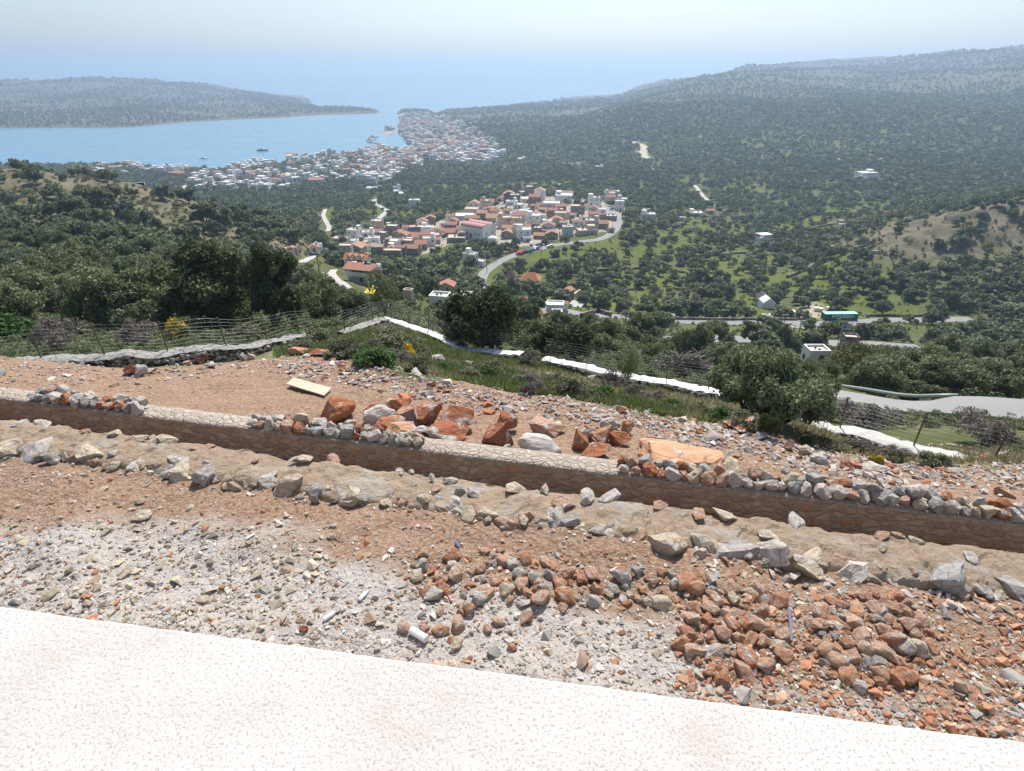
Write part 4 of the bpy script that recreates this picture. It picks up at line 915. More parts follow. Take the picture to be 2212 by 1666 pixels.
# ---------------------------------------------------------------- boundary walls and wire fences
t = NT_('whitewash'); c = t.mix(t.noise(3, 6, .7), (.70, .69, .67), (.82, .81, .80)); c = t.mix(t.ramp(t.noise(1.6, 8, .75), (.54, (0, 0, 0)), (.64, (1, 1, 1))), c, (.36, .34, .31)); t.bump(t.noise(9, 8, .75), 1.0, .06); WHITE = t.out(c, .9, .1)
t = NT_('lime_mortar'); c = t.mix(t.noise(4, 8, .75), (.20, .19, .18), (.46, .45, .43)); c = t.mix(t.ramp(t.voro(3.2, 'DISTANCE_TO_EDGE'), (0, (1, 1, 1)), (.07, (0, 0, 0))), c, (.14, .13, .12)); t.bump(t.noise(9, 8, .75), 1.0, .06); LIME = t.out(c, .92, .1)
DRYS = stonework('dry_stone', 4.0, (.045, .04, .035), width=.10, stretch=(1, 1, 1.3))
def boundary(name, pts, hgt, thick, capmat, label, ragged=.07, stones=True):
    """pts (px, py, Y) along the top of the wall"""
    P = []
    for px, py, Yt in pts: u, yy, dz = ray(px, py); P.append(Vector((u / yy * Yt, Yt, dz / yy * Yt)))
    Q = [P[0]]
    for a, b_ in zip(P, P[1:]):
        m = max(1, int((b_ - a).length / .16)); Q += [a.lerp(b_, k / m) for k in range(1, m + 1)]
    root = tag(empty(name, P[0]), label, 'stone wall'); core = MB(); cap = MB(); rs = random.Random(len(pts)); n = len(Q); cv = []; wv = []
    for i, q in enumerate(Q):
        d = (Q[min(i + 1, n - 1)] - Q[max(i - 1, 0)]); d.z = 0; d.normalize(); nn = Vector((-d.y, d.x, 0)); nn = nn if nn.y < 0 else -nn
        z = q.z + ragged * 1.6 * fbm(np.array([q.x]), np.array([q.y]), 1.2, 3, 5)[0]; q = Vector((q.x, q.y, z)); g = min(z - hgt, float(h(q.x, q.y)) - .3)
        t2 = thick / 2; j = lambda: rs.uniform(-.05, .05)
        wv += [(q + nn * (t2 + .05)) * 1.0, (q + nn * t2)]
        wv[-2].z = g; wv[-1].z = z - .05
        cv += [q + nn * (t2 + .02 + j()) + Vector((0, 0, -(.16 if not stones else .07) + j())), q + nn * (t2 + .02 + j()) + Vector((0, 0, -.02 + j() * .5)), q + nn * .08 + Vector((0, 0, .015 + j() * .6)), q - nn * (t2 + .02 + j()) + Vector((0, 0, -.02 + j() * .5)), q - nn * (t2 + .02) + Vector((0, 0, -.12))]
        bq = q - nn * t2; wv += [Vector((bq.x, bq.y, z - .05)), Vector((bq.x, bq.y, g - 1))]
    for m_, vv, k, nm, mt in ((core, wv, 4, 'stonework', DRYS), (cap, cv, 5, 'capping', capmat)):
        m_.add(vv, [(i * k + j_, (i + 1) * k + j_, (i + 1) * k + j_ + 1, i * k + j_ + 1) for i in range(n - 1) for j_ in range(k - 1)])
        m_.v = [tuple(Vector(v) - P[0]) for v in m_.v]; o = m_.build(nm, mt, root, False)
    if stones:                               # stones proud of the near face, part of the wall's surface
        st = MB(); vs_ = [hull_data(rs, 10, .75) for _ in range(6)]
        for i in range(0, n - 1):
            d = (Q[i + 1] - Q[i]); d.z = 0; d.normalize(); nn = Vector((-d.y, d.x, 0)); nn = nn if nn.y < 0 else -nn
            for _ in range(4):
                q = Q[i].lerp(Q[i + 1], rs.random()); zt = q.z - .12 - rs.random() * max(hgt - .1, .1); v, f = vs_[rs.randrange(6)]; sc = rs.uniform(.17, .30)
                st.add([q + nn * (thick / 2 + .02) + Vector((0, 0, zt - q.z)) + a * sc - P[0] for a in v], f)
        st.build('facing_stones', plain('dry_wall_stone', (.36, .34, .32), .95, nscale=5, var=.45, bump=.8), root)
    return Q
QL = boundary('dry_stone_wall', [(-80, 790, 17.5), (120, 775, 18), (277, 762, 18.3), (330, 766, 18.6), (428, 749, 19.5), (500, 747, 20.2), (545, 745, 20.8), (595, 735, 22), (640, 724, 23.2), (682, 716, 24.3)], .75, .55, LIME, 'grey dry-stone boundary wall with a lime mortar top at the left, below the dark trees')
QC = boundary('dry_stone_wall', [(738, 718, 26), (770, 706, 27), (800, 696, 28), (832, 688, 29)], 1.1, .55, LIME, 'short grey stone wall climbing to the corner under the leaning olive')
QW = boundary('whitewashed_wall', [(832, 688, 29), (860, 694, 29.2), (888, 704, 29.1), (936, 721, 28.8), (969, 738, 28.5), (998, 750, 28.2), (1058, 758, 27.6), (1128, 764, 26.6)], .5, .5, WHITE, 'white-painted low wall curving down from the corner under the leaning olive', stones=False)
QX = boundary('whitewashed_wall', [(1175, 773, 26), (1239, 786, 25.2), (1305, 801, 24.2), (1377, 814, 23.2), (1459, 828, 22), (1535, 842, 20.8), (1620, 862, 19.2)], .5, .5, WHITE, 'straight white-painted low wall running behind the sapling to the large olive', stones=False)
QR = boundary('dry_stone_wall', [(1668, 876, 18.2), (1692, 884, 17.8), (1746, 904, 17.0), (1799, 924, 16.1), (1850, 928, 15.6), (1934, 953, 14.8), (2060, 985, 14.0), (2250, 1030, 13.2)], .7, .6, WHITE if False else plain('pale_lime', (.46, .45, .42), .9, nscale=3, var=.45, bump=.9), 'dry-stone wall with a bright lime top at the right edge')
WIRE = plain('galvanised_wire', (.52, .53, .53), .5, .2); POST = plain('rusty_post', (.12, .09, .08), .8, .3)
def fence(Q, hgt, label, off=.12, wires=8, lean=0):
    root = tag(empty('wire_fence', Q[0]), label, 'fence'); b = MB(); base = []
    for i, q in enumerate(Q):
        d = (Q[min(i + 1, len(Q) - 1)] - Q[max(i - 1, 0)]); d.z = 0; d.normalize(); nn = Vector((-d.y, d.x, 0)); nn = nn if nn.y < 0 else -nn
        base.append(q - nn * off - Q[0])
    for k in range(wires):
        z = .06 + (hgt - .06) * k / (wires - 1); b.tube([p + Vector((0, 0, z + .03 * math.sin(i * .55 + k))) for i, p in enumerate(base) if i % 3 == 0 or i == len(base) - 1], .0018, 3)
    for i in range(0, len(base) - 1, 2):
        for t_ in (0,):
            p = base[i].lerp(base[i + 1], t_); b.box(p + Vector((0, 0, hgt / 2 + .03)), (.0022, .0022, hgt - .06))
    b.build('wire_mesh', WIRE, root)
    for i in range(2, len(base), 12):
        m = MB(); p = base[i]; m.box((0, 0, (hgt + .1) / 2 - .1), (.035, .035, hgt + .3)); o = m.build('post', POST, root); o.location = p; o.rotation_euler = (R.uniform(-.05, .05), R.uniform(-.08, .12), 0)
fence(QL, 1.05, 'wire mesh fence on thin posts behind the left dry-stone wall')
fence(QC, .95, 'short wire mesh fence behind the wall that climbs to the corner')
fence(QW, 1.0, 'wire mesh fence behind the curved white wall')
fence(QX, 1.0, 'wire mesh fence behind the straight white wall')
fence(QR, 1.0, 'wire mesh fence with leaning posts behind the right dry-stone wall')
# ---------------------------------------------------------------- roads and paths (draped ribbons)
ROADPTS = []
def road(name, pts, width, mat, label, lift=.06, edge=None):
    mat = {'A': ASPH, 'C': CONC, 'T': SANDT}[mat]
    P = []
    for px, py in pts:
        X, Y, Zg, D = hit(px, py); P.append((X, Y))
    P = np.array(P); seg = np.sqrt((np.diff(P, axis=0) ** 2).sum(1)); t = np.concatenate([[0], np.cumsum(seg)]); m = max(4, int(t[-1] / max(width * .35, 1.2)))
    tt = np.linspace(0, t[-1], m); x = np.interp(tt, t, P[:, 0]); y = np.interp(tt, t, P[:, 1])
    for _ in range(3):
        x[1:-1] = (x[:-2] + 2 * x[1:-1] + x[2:]) / 4; y[1:-1] = (y[:-2] + 2 * y[1:-1] + y[2:]) / 4
    dx = np.gradient(x); dy = np.gradient(y); l = np.hypot(dx, dy) + 1e-9; nx, ny = -dy / l, dx / l
    zc = h(x, y); 
    for _ in range(4): zc[1:-1] = (zc[:-2] + 2 * zc[1:-1] + zc[2:]) / 4
    V = []
    for o, dz in ((-.5, -1.5), (-.5, 0), (-.17, .02), (.17, .02), (.5, 0), (.5, -1.5)):
        V.append(np.stack([x + nx * o * width, y + ny * o * width, np.maximum(zc, h(x + nx * o * width, y + ny * o * width)) * (1 if dz > -1 else 1) + lift + dz], 1))
    V = np.stack(V, 1); z = V[:, 1:5, 2].max(1); V[:, 1:5, 2] = z[:, None] + np.array([0, .02, .02, 0]); V[:, 0, 2] = z - 2; V[:, 5, 2] = z - 2
    k = 6; F = [(i * k + j, (i + 1) * k + j, (i + 1) * k + j + 1, i * k + j + 1) for i in range(m - 1) for j in range(k - 1)]
    o = bpy.data.objects.new(name, np_mesh(name, V.reshape(-1, 3), F, [mat])); ROADPTS.extend([(a, b, width) for a, b in zip(x, y)])
    return tag(link(o), label, name.replace('_', ' '), kind='structure')
ASPH = plain('worn_asphalt', (.24, .235, .23), .9, nscale=.4, var=.2)
CONC = plain('concrete_track', (.40, .385, .36), .9, nscale=.3, var=.25)
SANDT = plain('pale_track', (.42, .37, .28), .95, nscale=.05)
for i_, r_ in enumerate(ROADS): road(*r_, lift=.42 if i_ == 0 else .06)
ROADA = np.array(ROADPTS)
def clear(x, y, r=2.0):
    return not np.any((ROADA[:, 0] - x) ** 2 + (ROADA[:, 1] - y) ** 2 < (ROADA[:, 2] * .5 + r) ** 2)
# guard rail
root = tag(empty('guard_rail', at(1830, 848)), 'grey metal guard rail along the asphalt road at the right', 'guard rail')
_g = np.array([q for q in ROADPTS if 30 < q[1] < 60 and q[2] == 3.4]); _gz = h(_g[:, 0], _g[:, 1])
for _ in range(8): _gz[1:-1] = (_gz[:-2] + 2 * _gz[1:-1] + _gz[2:]) / 4
_gd = np.gradient(_g[:, :2], axis=0); _gd /= np.linalg.norm(_gd, axis=1)[:, None]; _gn = np.stack([-_gd[:, 1], _gd[:, 0]], 1); _gn[_gn[:, 1] < 0] *= -1
GP = [Vector((a_[0] + n_[0] * 2.0, a_[1] + n_[1] * 2.0, z_ + .75)) for a_, n_, z_ in zip(_g, _gn, _gz)]; GP = GP if GP[0].x < GP[-1].x else GP[::-1]; GP = GP[2:]; base = root.location.copy()
b = MB(); b.tube([p - base for p in GP], .12, 6); b.build('rail', plain('dull_zinc', (.30, .34, .31), .5, .4), root, True)
for p in GP[::3]: m = MB(); m.box((0, 0, -.45), (.12, .12, 1.0)); o = m.build('post', POST, root); o.location = p - base

# ---------------------------------------------------------------- houses
WW = plain('white_render', (.74, .73, .70), .85, nscale=.5, var=.07)
WW2 = plain('grey_white_render', (.58, .58, .57), .85, nscale=.5, var=.12)
BEI = plain('beige_render', (.52, .43, .34), .9, nscale=.5, var=.15)
PNK = plain('pink_render', (.50, .26, .23), .9, nscale=.5, var=.12)
def tile_mat(name, a, b_):
    t = NT_(name); w = t.n.new('ShaderNodeTexWave'); w.inputs['Scale'].default_value = 1.6; w.inputs['Distortion'].default_value = .4; t.link(t.tc, w.inputs['Vector'])
    c = t.mix(t.noise(1.5, 6, .7), a, b_); c = t.mix(t.math('MULTIPLY', w.outputs['Fac'], .45), c, t.mix(1.0, c, (.55, .5, .5), 'MULTIPLY')); t.bump(w.outputs['Fac'], .5, .05); return t.out(c, .9, .1)
TILE = tile_mat('red_roof_tiles', (.33, .17, .12), (.46, .27, .20)); OTILE = tile_mat('orange_roof_tiles', (.44, .18, .09), (.56, .28, .16))
TTILE = tile_mat('old_tan_tiles', (.36, .22, .15), (.50, .34, .24)); CHT = plain('painted_red_roof', (.52, .27, .24), .85, nscale=.4, var=.12)
STN = stonework('village_stone', 1.1, (.26, .22, .18), width=.05); STN2 = stonework('dark_village_stone', 1.3, (.17, .14, .12), width=.05)
ROOFC = plain('concrete_roof', (.52, .50, .46), .9, nscale=.6, var=.25); BROOF = plain('beige_flat_roof', (.54, .44, .33), .9, nscale=.5, var=.3)
DARK = plain('dark_opening', (.035, .035, .04), .3, nscale=2); BLUEP = plain('blue_paint', (.12, .25, .42), .6); WOODR = plain('red_brown_wood', (.22, .09, .06), .7)
BLACKT = plain('black_tank', (.03, .03, .03), .5); GLASS = plain('dark_glass', (.04, .05, .07), .12, spec=.6)
def shared(name, builder):
    if name not in MATS:
        b = MB(); mt = builder(b); o = b.build(name, mt); me = o.data; bpy.data.objects.remove(o); MATS[name] = me
    return MATS[name]
def win_me(b): b.box((0, 0, 0), (.95, .10, 1.15), 0); b.box((0, -.03, 0), (.75, .10, .95), 1); return [WW, DARK]
def door_me(b): b.box((0, 0, 0), (1.1, .10, 2.1), 0); b.box((0, -.03, -.03), (.85, .10, 1.95), 1); return [WW, WOODR]
def put(me, name, parent, loc, rz=0, sc=1):
    o = bpy.data.objects.new(name, me); link(o, parent); o.location = loc; o.rotation_euler = (0, 0, rz); o.scale = (sc,) * 3 if isinstance(sc, (int, float)) else sc; return o
def windows(root, w, d, hh, rng, n=None, side=True, door=True):
    wm = shared('window', win_me); dm = shared('door', door_me); fl = max(1, int(hh / 2.9)); n = n or max(1, int(w / 3.2))
    for f in range(fl):
        z = hh - 1.35 - f * 2.9
        if z < .9: continue
        for k in range(n):
            if rng.random() < .82: put(wm, 'window', root, ((k + .5) / n * w - w / 2 + rng.uniform(-.3, .3), -d / 2 - .02, z), 0, rng.choice([.9, 1, 1.2]))
    if door: put(dm, 'door', root, (rng.uniform(-.25, .25) * w, -d / 2 - .03, 1.05))
    if side:
        for sx in (-1, 1): put(wm, 'window', root, (sx * (w / 2 + .02), rng.uniform(-.2, .2) * d, hh - 1.4), sx * math.pi / 2)
def gable(b, w, d, z, rise, ov=.35, axis='x', mi=0, th=.16):
    """two roof slopes; the ridge runs along axis"""
    if axis == 'y': b2 = MB(); gable(b2, d, w, z, rise, ov, 'x', mi, th); b2.xform(Matrix.Rotation(math.pi / 2, 3, 'Z')); b.add(b2.v, b2.f, mi); return
    e = d / 2 + ov; zz = z - rise * ov / (d / 2)
    pts = [(-e, zz), (0, z + rise), (e, zz), (e, zz + th), (0, z + rise + th * 1.15), (-e, zz + th)]
    vs = [(-w / 2 - ov, y, q) for y, q in pts] + [(w / 2 + ov, y, q) for y, q in pts]
    b.add(vs, [(i, (i + 1) % 6, 6 + (i + 1) % 6, 6 + i) for i in range(6)] + [(0, 5, 4, 1), (1, 4, 3, 2), (6, 7, 10, 11), (7, 8, 9, 10)], mi)
def walls_gable(b, w, d, z0, z, rise, axis='x', mi=0):
    if axis == 'y': b2 = MB(); walls_gable(b2, d, w, z0, z, rise, 'x'); b2.xform(Matrix.Rotation(math.pi / 2, 3, 'Z')); b.add(b2.v, b2.f, mi); return
    p = [(-d / 2, z0), (d / 2, z0), (d / 2, z), (0, z + rise), (-d / 2, z)]
    vs = [(-w / 2, y, q) for y, q in p] + [(w / 2, y, q) for y, q in p]
    b.add(vs, [(0, 5, 6, 1), (1, 6, 7, 2), (4, 9, 5, 0), (4, 3, 2, 1, 0), (5, 6, 7, 8, 9), (2, 7, 8, 3), (3, 8, 9, 4)], mi)
HOUSES = []
VIS = [(738, 545, 822, 640, 170), (1125, 590, 1270, 662, 180), (1180, 655, 1225, 700, 140), (1640, 636, 1680, 690, 170), (1780, 668, 1850, 692, 180), (990, 480, 1080, 520, 300), (600, 522, 645, 552, 200), (1635, 510, 1668, 535, 300), (1752, 640, 1800, 690, 180), (1150, 672, 1182, 692, 150), (738, 600, 832, 636, 150), (1700, 690, 1780, 716, 150), (1090, 525, 1200, 552, 200)]
def frame_px(px, py, wpx, hpx, dr=.8, yaw=0.0):
    X, Y, Zg, D = hit(px, py); VIS.append((px - wpx * .5, py - hpx, px + wpx * .5, py - hpx * .25, Y)); w = wpx * D / FPX; e = math.atan2(-Zg, Y); d = w * dr; hh = (hpx * D / FPX - math.sin(e) * d * .9) / math.cos(e)
    return X, Y, Zg, D, w, d, max(hh, 2.4)
def house(px, py, wpx, hpx, roof, wall, label, yaw=None, dr=.8, extra=None, group=None, rng=R, name='house', det=True):
    X, Y, Zg, D, w, d, hh = frame_px(px, py, wpx, hpx, dr); yaw = rng.uniform(-.3, .15) if yaw is None else yaw
    w = w / (abs(math.cos(yaw)) + dr * abs(math.sin(yaw))); d = w * dr
    cy = Y + d / 2 * math.cos(yaw) ; g = float(min(h(X + sx * w * .5, cy + sy * d * .5) for sx in (-1, 1) for sy in (-1, 1)))
    z0 = float(h(X, Y)); root = tag(empty(name, (X, cy, z0), yaw), label, 'house', group); g0 = min(g - z0, 0) - 1.0; HOUSES.append((X, cy, max(w, d) * .62))
    W_ = {'w': WW, 'g': WW2, 'b': BEI, 'p': PNK, 's': STN, 'd': STN2}[wall]; b = MB(); rise = 0
    if roof[0] == 'f':
        b.box((0, 0, (hh + g0) / 2), (w, d, hh - g0)); 
        t_ = .22
        for c, s_ in (((0, -d / 2 + t_ / 2, hh + .22), (w, t_, .44)), ((0, d / 2 - t_ / 2, hh + .22), (w, t_, .44)), ((-w / 2 + t_ / 2, 0, hh + .22), (t_, d - 2 * t_, .44)), ((w / 2 - t_ / 2, 0, hh + .22), (t_, d - 2 * t_, .44))): b.box(c, s_)
        b.build('walls', W_, root); m = MB(); m.box((0, 0, hh + .03), (w - 2 * t_ - .01, d - 2 * t_ - .01, .06)); m.build('roof', BROOF if roof == 'fb' else (ROOFC if rng.random() < .6 else WW), root)
        if det and rng.random() < .5 and w > 6:
            m = MB(); sw = w * rng.uniform(.25, .4); m.box((0, 0, 1.1), (sw, sw, 2.2)); o = m.build('stair_tower', W_, root); o.location = (rng.choice([-1, 1]) * (w / 2 - sw / 2 - .3), d / 2 - sw / 2 - .3, hh + .06)
        if det and rng.random() < .6:
            m = MB(); ts = min(1, w / 11); m.tube([(0, 0, .2), (0, 0, .2 + ts)], .5 * ts, 10); o = m.build('water_tank', rng.choice([BLACKT, WW2]), root, True); o.location = (rng.uniform(-.3, .3) * w, rng.uniform(-.2, .2) * d, hh + .06)
            m = MB(); m.box((0, 0, 0), (1.6 * ts, 1.0 * ts, .06), tilt=.6); o = m.build('solar_panel', GLASS, root); o.location = (rng.uniform(-.3, .3) * w, rng.uniform(-.3, .1) * d, hh + .1 + .45 * ts)
    else:
        ax = 'y' if roof.endswith('y') else 'x'; rise = min(.22 * (d if ax == 'x' else w), 1.9); hw = max(hh - rise * .8, 2.2)
        walls_gable(b, w, d, g0, hw, rise * .97, ax); b.build('walls', W_, root)
        m = MB(); gable(m, w, d, hw, rise, .3, ax); m.build('roof', {'r': TILE, 'o': OTILE, 't': TTILE}[roof[0]], root); hh = hw
        if det and rng.random() < .35: m = MB(); m.box((0, 0, .4), (.6, .6, 1.8)); o = m.build('chimney', WW, root); o.location = (w * .28, d * .2, hw + rise * .5)
    if det: windows(root, w, d, hh, rng)
    if extra: extra(root, w, d, hh, rise)
    return root
def balcony(root, w, d, hh, rise):
    m = MB(); m.box((0, -d / 2 - .7, 0), (w * .9, 1.4, .18)); m.box((0, -d / 2 - 1.36, .5), (w * .9, .08, .9)); o = m.build('balcony', WW, root); o.location = (0, 0, max(hh - 2.9, 1.2))
def z2(x, y): return 677.7 + x * .19608, 406.6 + y * .19608
def z3(x, y): return 1030.1 + x * .196, 401.2 + y * .196
VL = [(z2, 40, 700, 90, 85, 'f', 'w', 'low white house beyond the left end of the village'),
 (z2, 440, 560, 140, 118, 'fb', 'w', 'tall white house with a red wooden window at the left end of the village'),
 (z2, 290, 608, 180, 60, 'fb', 'b', 'beige flat terrace house at the far left of the village'),
 (z2, 438, 632, 130, 60, 'f', 'g', 'grey-white flat-roofed house below the red wooden window'),
 (z2, 545, 642, 140, 60, 'fb', 's', 'brown stone flat-roofed house in the lower left of the village'),
 (z2, 450, 705, 190, 50, 'ty', 's', 'low stone shed with a sagging reddish roof, lowest on the left'),
 (z2, 668, 680, 120, 145, 'f', 'w', 'white two-storey house with a balcony at the lower left of the village'),
 (z2, 860, 668, 160, 110, 'f', 'w', 'white house with an open roof terrace, lower left of the village'),
 (z2, 590, 535, 130, 60, 'f', 'w', 'white house behind the brown stone one'),
 (z2, 705, 525, 125, 50, 'r', 'b', 'house with a plain red roof behind the roof terrace'),
 (z2, 930, 560, 130, 100, 'ry', 's', 'stone house with a white-edged red gable'),
 (z2, 800, 745, 330, 62, 'fb', 's', 'long low brown stone building along the front of the village'),
 (z2, 965, 745, 105, 120, 'r', 'd', 'dark stone house with a small orange roof at the front'),
 (z2, 1170, 685, 145, 120, 'r', 's', 'tall square stone house with a red roof and pale corners'),
 (z2, 1085, 578, 210, 70, 'r', 'b', 'long beige house with a shallow red roof'),
 (z2, 1300, 570, 165, 62, 'fb', 's', 'flat stone ruin between the tall stone house and the church'),
 (z2, 1370, 505, 130, 58, 'ry', 'w', 'white house with a pale red gable left of the dark stone one'),
 (z2, 1512, 528, 150, 92, 'r', 'd', 'dark stone house with white windows left of the church'),
 (z2, 1632, 508, 115, 95, 'r', 'w', 'white house with a red roof just behind the church'),
 (z2, 1655, 352, 210, 72, 'f', 'g', 'long grey flat-roofed building at the back left of the village'),
 (z2, 1725, 365, 115, 60, 'r', 'b', 'broad red-roofed house at the back, above the church'),
 (z2, 1825, 350, 120, 45, 'f', 'w', 'low white flat house directly above the church roof'),
 (z2, 1930, 300, 92, 95, 'ry', 'p', 'deep pink house with a balcony'),
 (z2, 1990, 315, 100, 90, 'r', 'b', 'beige two-storey house beside the pink one'),
 (z2, 1450, 430, 120, 40, 'f', 'w', 'small white flat house behind the dark stone house'), (z2, 1250, 480, 130, 40, 'fb', 'w', 'low white house with a tan roof in the middle left'),
 (z2, 1570, 600, 190, 40, 'fb', 's', 'low flat stone building at the foot of the church'), (z2, 1640, 545, 110, 45, 'r', 's', 'little red-roofed stone house touching the church'),
 (z2, 1140, 480, 130, 40, 't', 'b', 'tan-roofed low house at the back left'), (z2, 840, 480, 150, 40, 'fb', 'b', 'beige flat house at the back left'), (z2, 1030, 470, 100, 40, 'r', 'w', 'white cottage with a faded red roof at the back left'),
 (z3, 275, 175, 110, 55, 'ry', 'w', 'white gabled house standing apart at the top left of the village'),
 (z3, 520, 118, 115, 55, 'f', 'w', 'white house at the very top of the village'),
 (z3, 555, 188, 135, 60, 'f', 'w', 'wide white house second from the top of the village'),
 (z3, 665, 185, 95, 52, 'f', 'g', 'grey-white house with a dark flat roof at the top right'),
 (z3, 335, 335, 85, 85, 'r', 'b', 'tall beige house with a terracotta roof, upper middle'),
 (z3, 405, 335, 100, 58, 'f', 's', 'stone house with a white flat roof, upper middle'),
 (z3, 520, 375, 100, 108, 'f', 'w', 'bright white cubic house in the middle of the village'),
 (z3, 625, 425, 135, 108, 'f', 'w', 'large white terraced house in the centre of the village'),
 (z3, 725, 405, 75, 90, 'f', 'w', 'narrow white house right of the large terraced one'),
 (z3, 775, 475, 110, 100, 'f', 'w', 'white blank-walled house at the centre front'),
 (z3, 880, 455, 125, 115, 'ry', 'b', 'beige gabled house with a ridge roof right of the centre'),
 (z3, 955, 465, 85, 80, 't', 's', 'brown stone house with outside stairs'),
 (z3, 450, 435, 82, 55, 'r', 's', 'small red-roofed stone house above the church'),
 (z3, 560, 495, 145, 72, 'r', 'b', 'house with a broad plain red roof at the front, right of the church'),
 (z3, 655, 535, 105, 82, 'f', 'd', 'dark stone flat-roofed house at the front right of the church'),
 (z3, 755, 545, 95, 62, 'fb', 'd', 'low dark house beside the dark stone one'),
 (z3, 285, 435, 135, 52, 't', 'b', 'tan-roofed house right behind the church'), (z3, 195, 395, 180, 52, 't', 'b', 'long tan-roofed house behind the church'), (z3, 440, 505, 115, 52, 't', 'b', 'tan-roofed cottage in front of the village centre'),
 (z3, 828, 245, 185, 72, 'f', 'w', 'long white flat-roofed house in the upper right'),
 (z3, 962, 190, 185, 100, 'f', 'w', 'large white apartment house with several terraces, upper right'),
 (z3, 1290, 262, 120, 135, 'f', 'w', 'tall white house on a grey base, standing apart at the right'),
 (z3, 1572, 280, 92, 112, 'f', 'w', 'pale house with a pinkish roof beside the rightmost lane'), (z3, 1605, 205, 125, 72, 'f', 'g', 'grey-white house behind the pale one at the right end'),
 (z3, 1180, 268, 92, 42, 'r', 'w', 'low red-roofed cottage left of the tall white house'), (z3, 1378, 305, 105, 48, 'f', 'w', 'low white house below the tall white one'),
 (z3, 962, 365, 112, 78, 'fb', 'b', 'beige flat house with a pale roof, right of the centre'), (z3, 1060, 360, 80, 60, 'r', 'w', 'small house with a bright red roof, right of the centre'),
 (z3, 1230, 432, 112, 78, 'ry', 'w', 'white gabled house surrounded by trees'), (z3, 1213, 545, 230, 60, 'fb', 'b', 'ruined beige flat-roofed building at the lower right of the village'),
 (z3, 1380, 475, 130, 98, 'r', 's', 'stone house with a stepped red roof near the lane'), (z3, 1385, 385, 82, 72, 'f', 's', 'stone cube house near the right lane'), (z3, 1470, 382, 132, 60, 'f', 's', 'wide stone house with a white roof edge near the right lane'),
 (z3, 1300, 350, 120, 45, 'r', 'b', 'flat-pitched red-roofed house left of the stone cube'), (z3, 1895, 380, 142, 78, 'f', 'g', 'pale grey flat-roofed house among the olives right of the village'),
 (z3, 555, 625, 92, 55, 'f', 'g', 'open shed with a pale roof beside the parked cars'), (z3, 690, 592, 125, 48, 't', 's', 'low tan-roofed stone shed above the car park'),
 (z3, 130, 300, 110, 50, 'r', 'b', 'red-roofed house at the back centre left'), (z3, 60, 330, 110, 50, 'f', 'w', 'white flat house at the back centre left'), (z3, 640, 260, 100, 50, 'r', 'w', 'red-roofed white house below the top of the village'),
 (z3, 730, 300, 110, 60, 't', 's', 'tan-roofed stone house in the upper centre'), (z3, 800, 330, 90, 60, 'r', 's', 'dark-walled house with a red roof in the upper centre'), (z3, 460, 250, 110, 50, 'f', 'w', 'white house with dark windows below the top left'),
 (z3, 380, 215, 120, 45, 'f', 'w', 'low white house at the upper left edge'), (z3, 580, 300, 110, 50, 'f', 'd', 'dark-walled house with a pale flat roof in the middle'), (z3, 700, 245, 80, 40, 'r', 'b', 'small red roof at the upper centre right'),
 (z3, 1080, 415, 100, 50, 'f', 'd', 'dark flat house shaded by trees right of the centre'), (z3, 340, 390, 130, 40, 'f', 'g', 'grey flat-roofed house behind the small red-roofed one'), (z3, 1480, 520, 70, 20, 'fb', 'b', 'low wall-like building beside the pale lane') ]
random.seed(3)
HR = random.Random(21)
for e in VL:
    f, x, y, w, hh, rf, wl, lb = e; px, py = f(x, y); k = .19608
    house(px, py, w * k * (1.08 if w < 200 else 1), hh * k, rf, wl, lb, dr=.35 if w > 250 else HR.choice([.7, .8, .9]), rng=HR, extra=balcony if 'balcony' in lb else None)
VR = random.Random(404); nf = 0
for _ in range(4000):
    px = VR.uniform(745, 1345); py = VR.uniform(428, 556)
    if not in_poly([px], [py - 4], VILLAGE)[0] or nf >= 62: continue
    X, Y, Zg, D = hit(px, py); w = VR.uniform(20, 34); r_ = w * D / FPX * .5
    if any(math.hypot(X - a, Y + r_ * .8 - b_) < (r_ + c) * .86 for a, b_, c in HOUSES): continue
    if not clear(X, Y + r_ * .8, r_ + 1.0) or (1088 < px < 1205 and py > 522) or (985 < px < 1090 and py > 500): continue
    rf = VR.choice(['r', 'ry', 't', 'f', 'fb', 'f', 'ty', 'r']); wl = VR.choice(['w', 'b', 's', 's', 'w', 'g', 'b', 'd']); nf += 1
    house(px, py, w, VR.uniform(16, 27), rf, wl, {'w': 'white', 'b': 'beige', 's': 'brown stone', 'g': 'grey-white', 'd': 'dark stone'}[wl] + {'r': ' red-roofed', 't': ' tan-roofed', 'f': ' flat-roofed'}[rf[0]] + ' house', group='houses packed between the larger village houses', rng=VR, name='village_house')
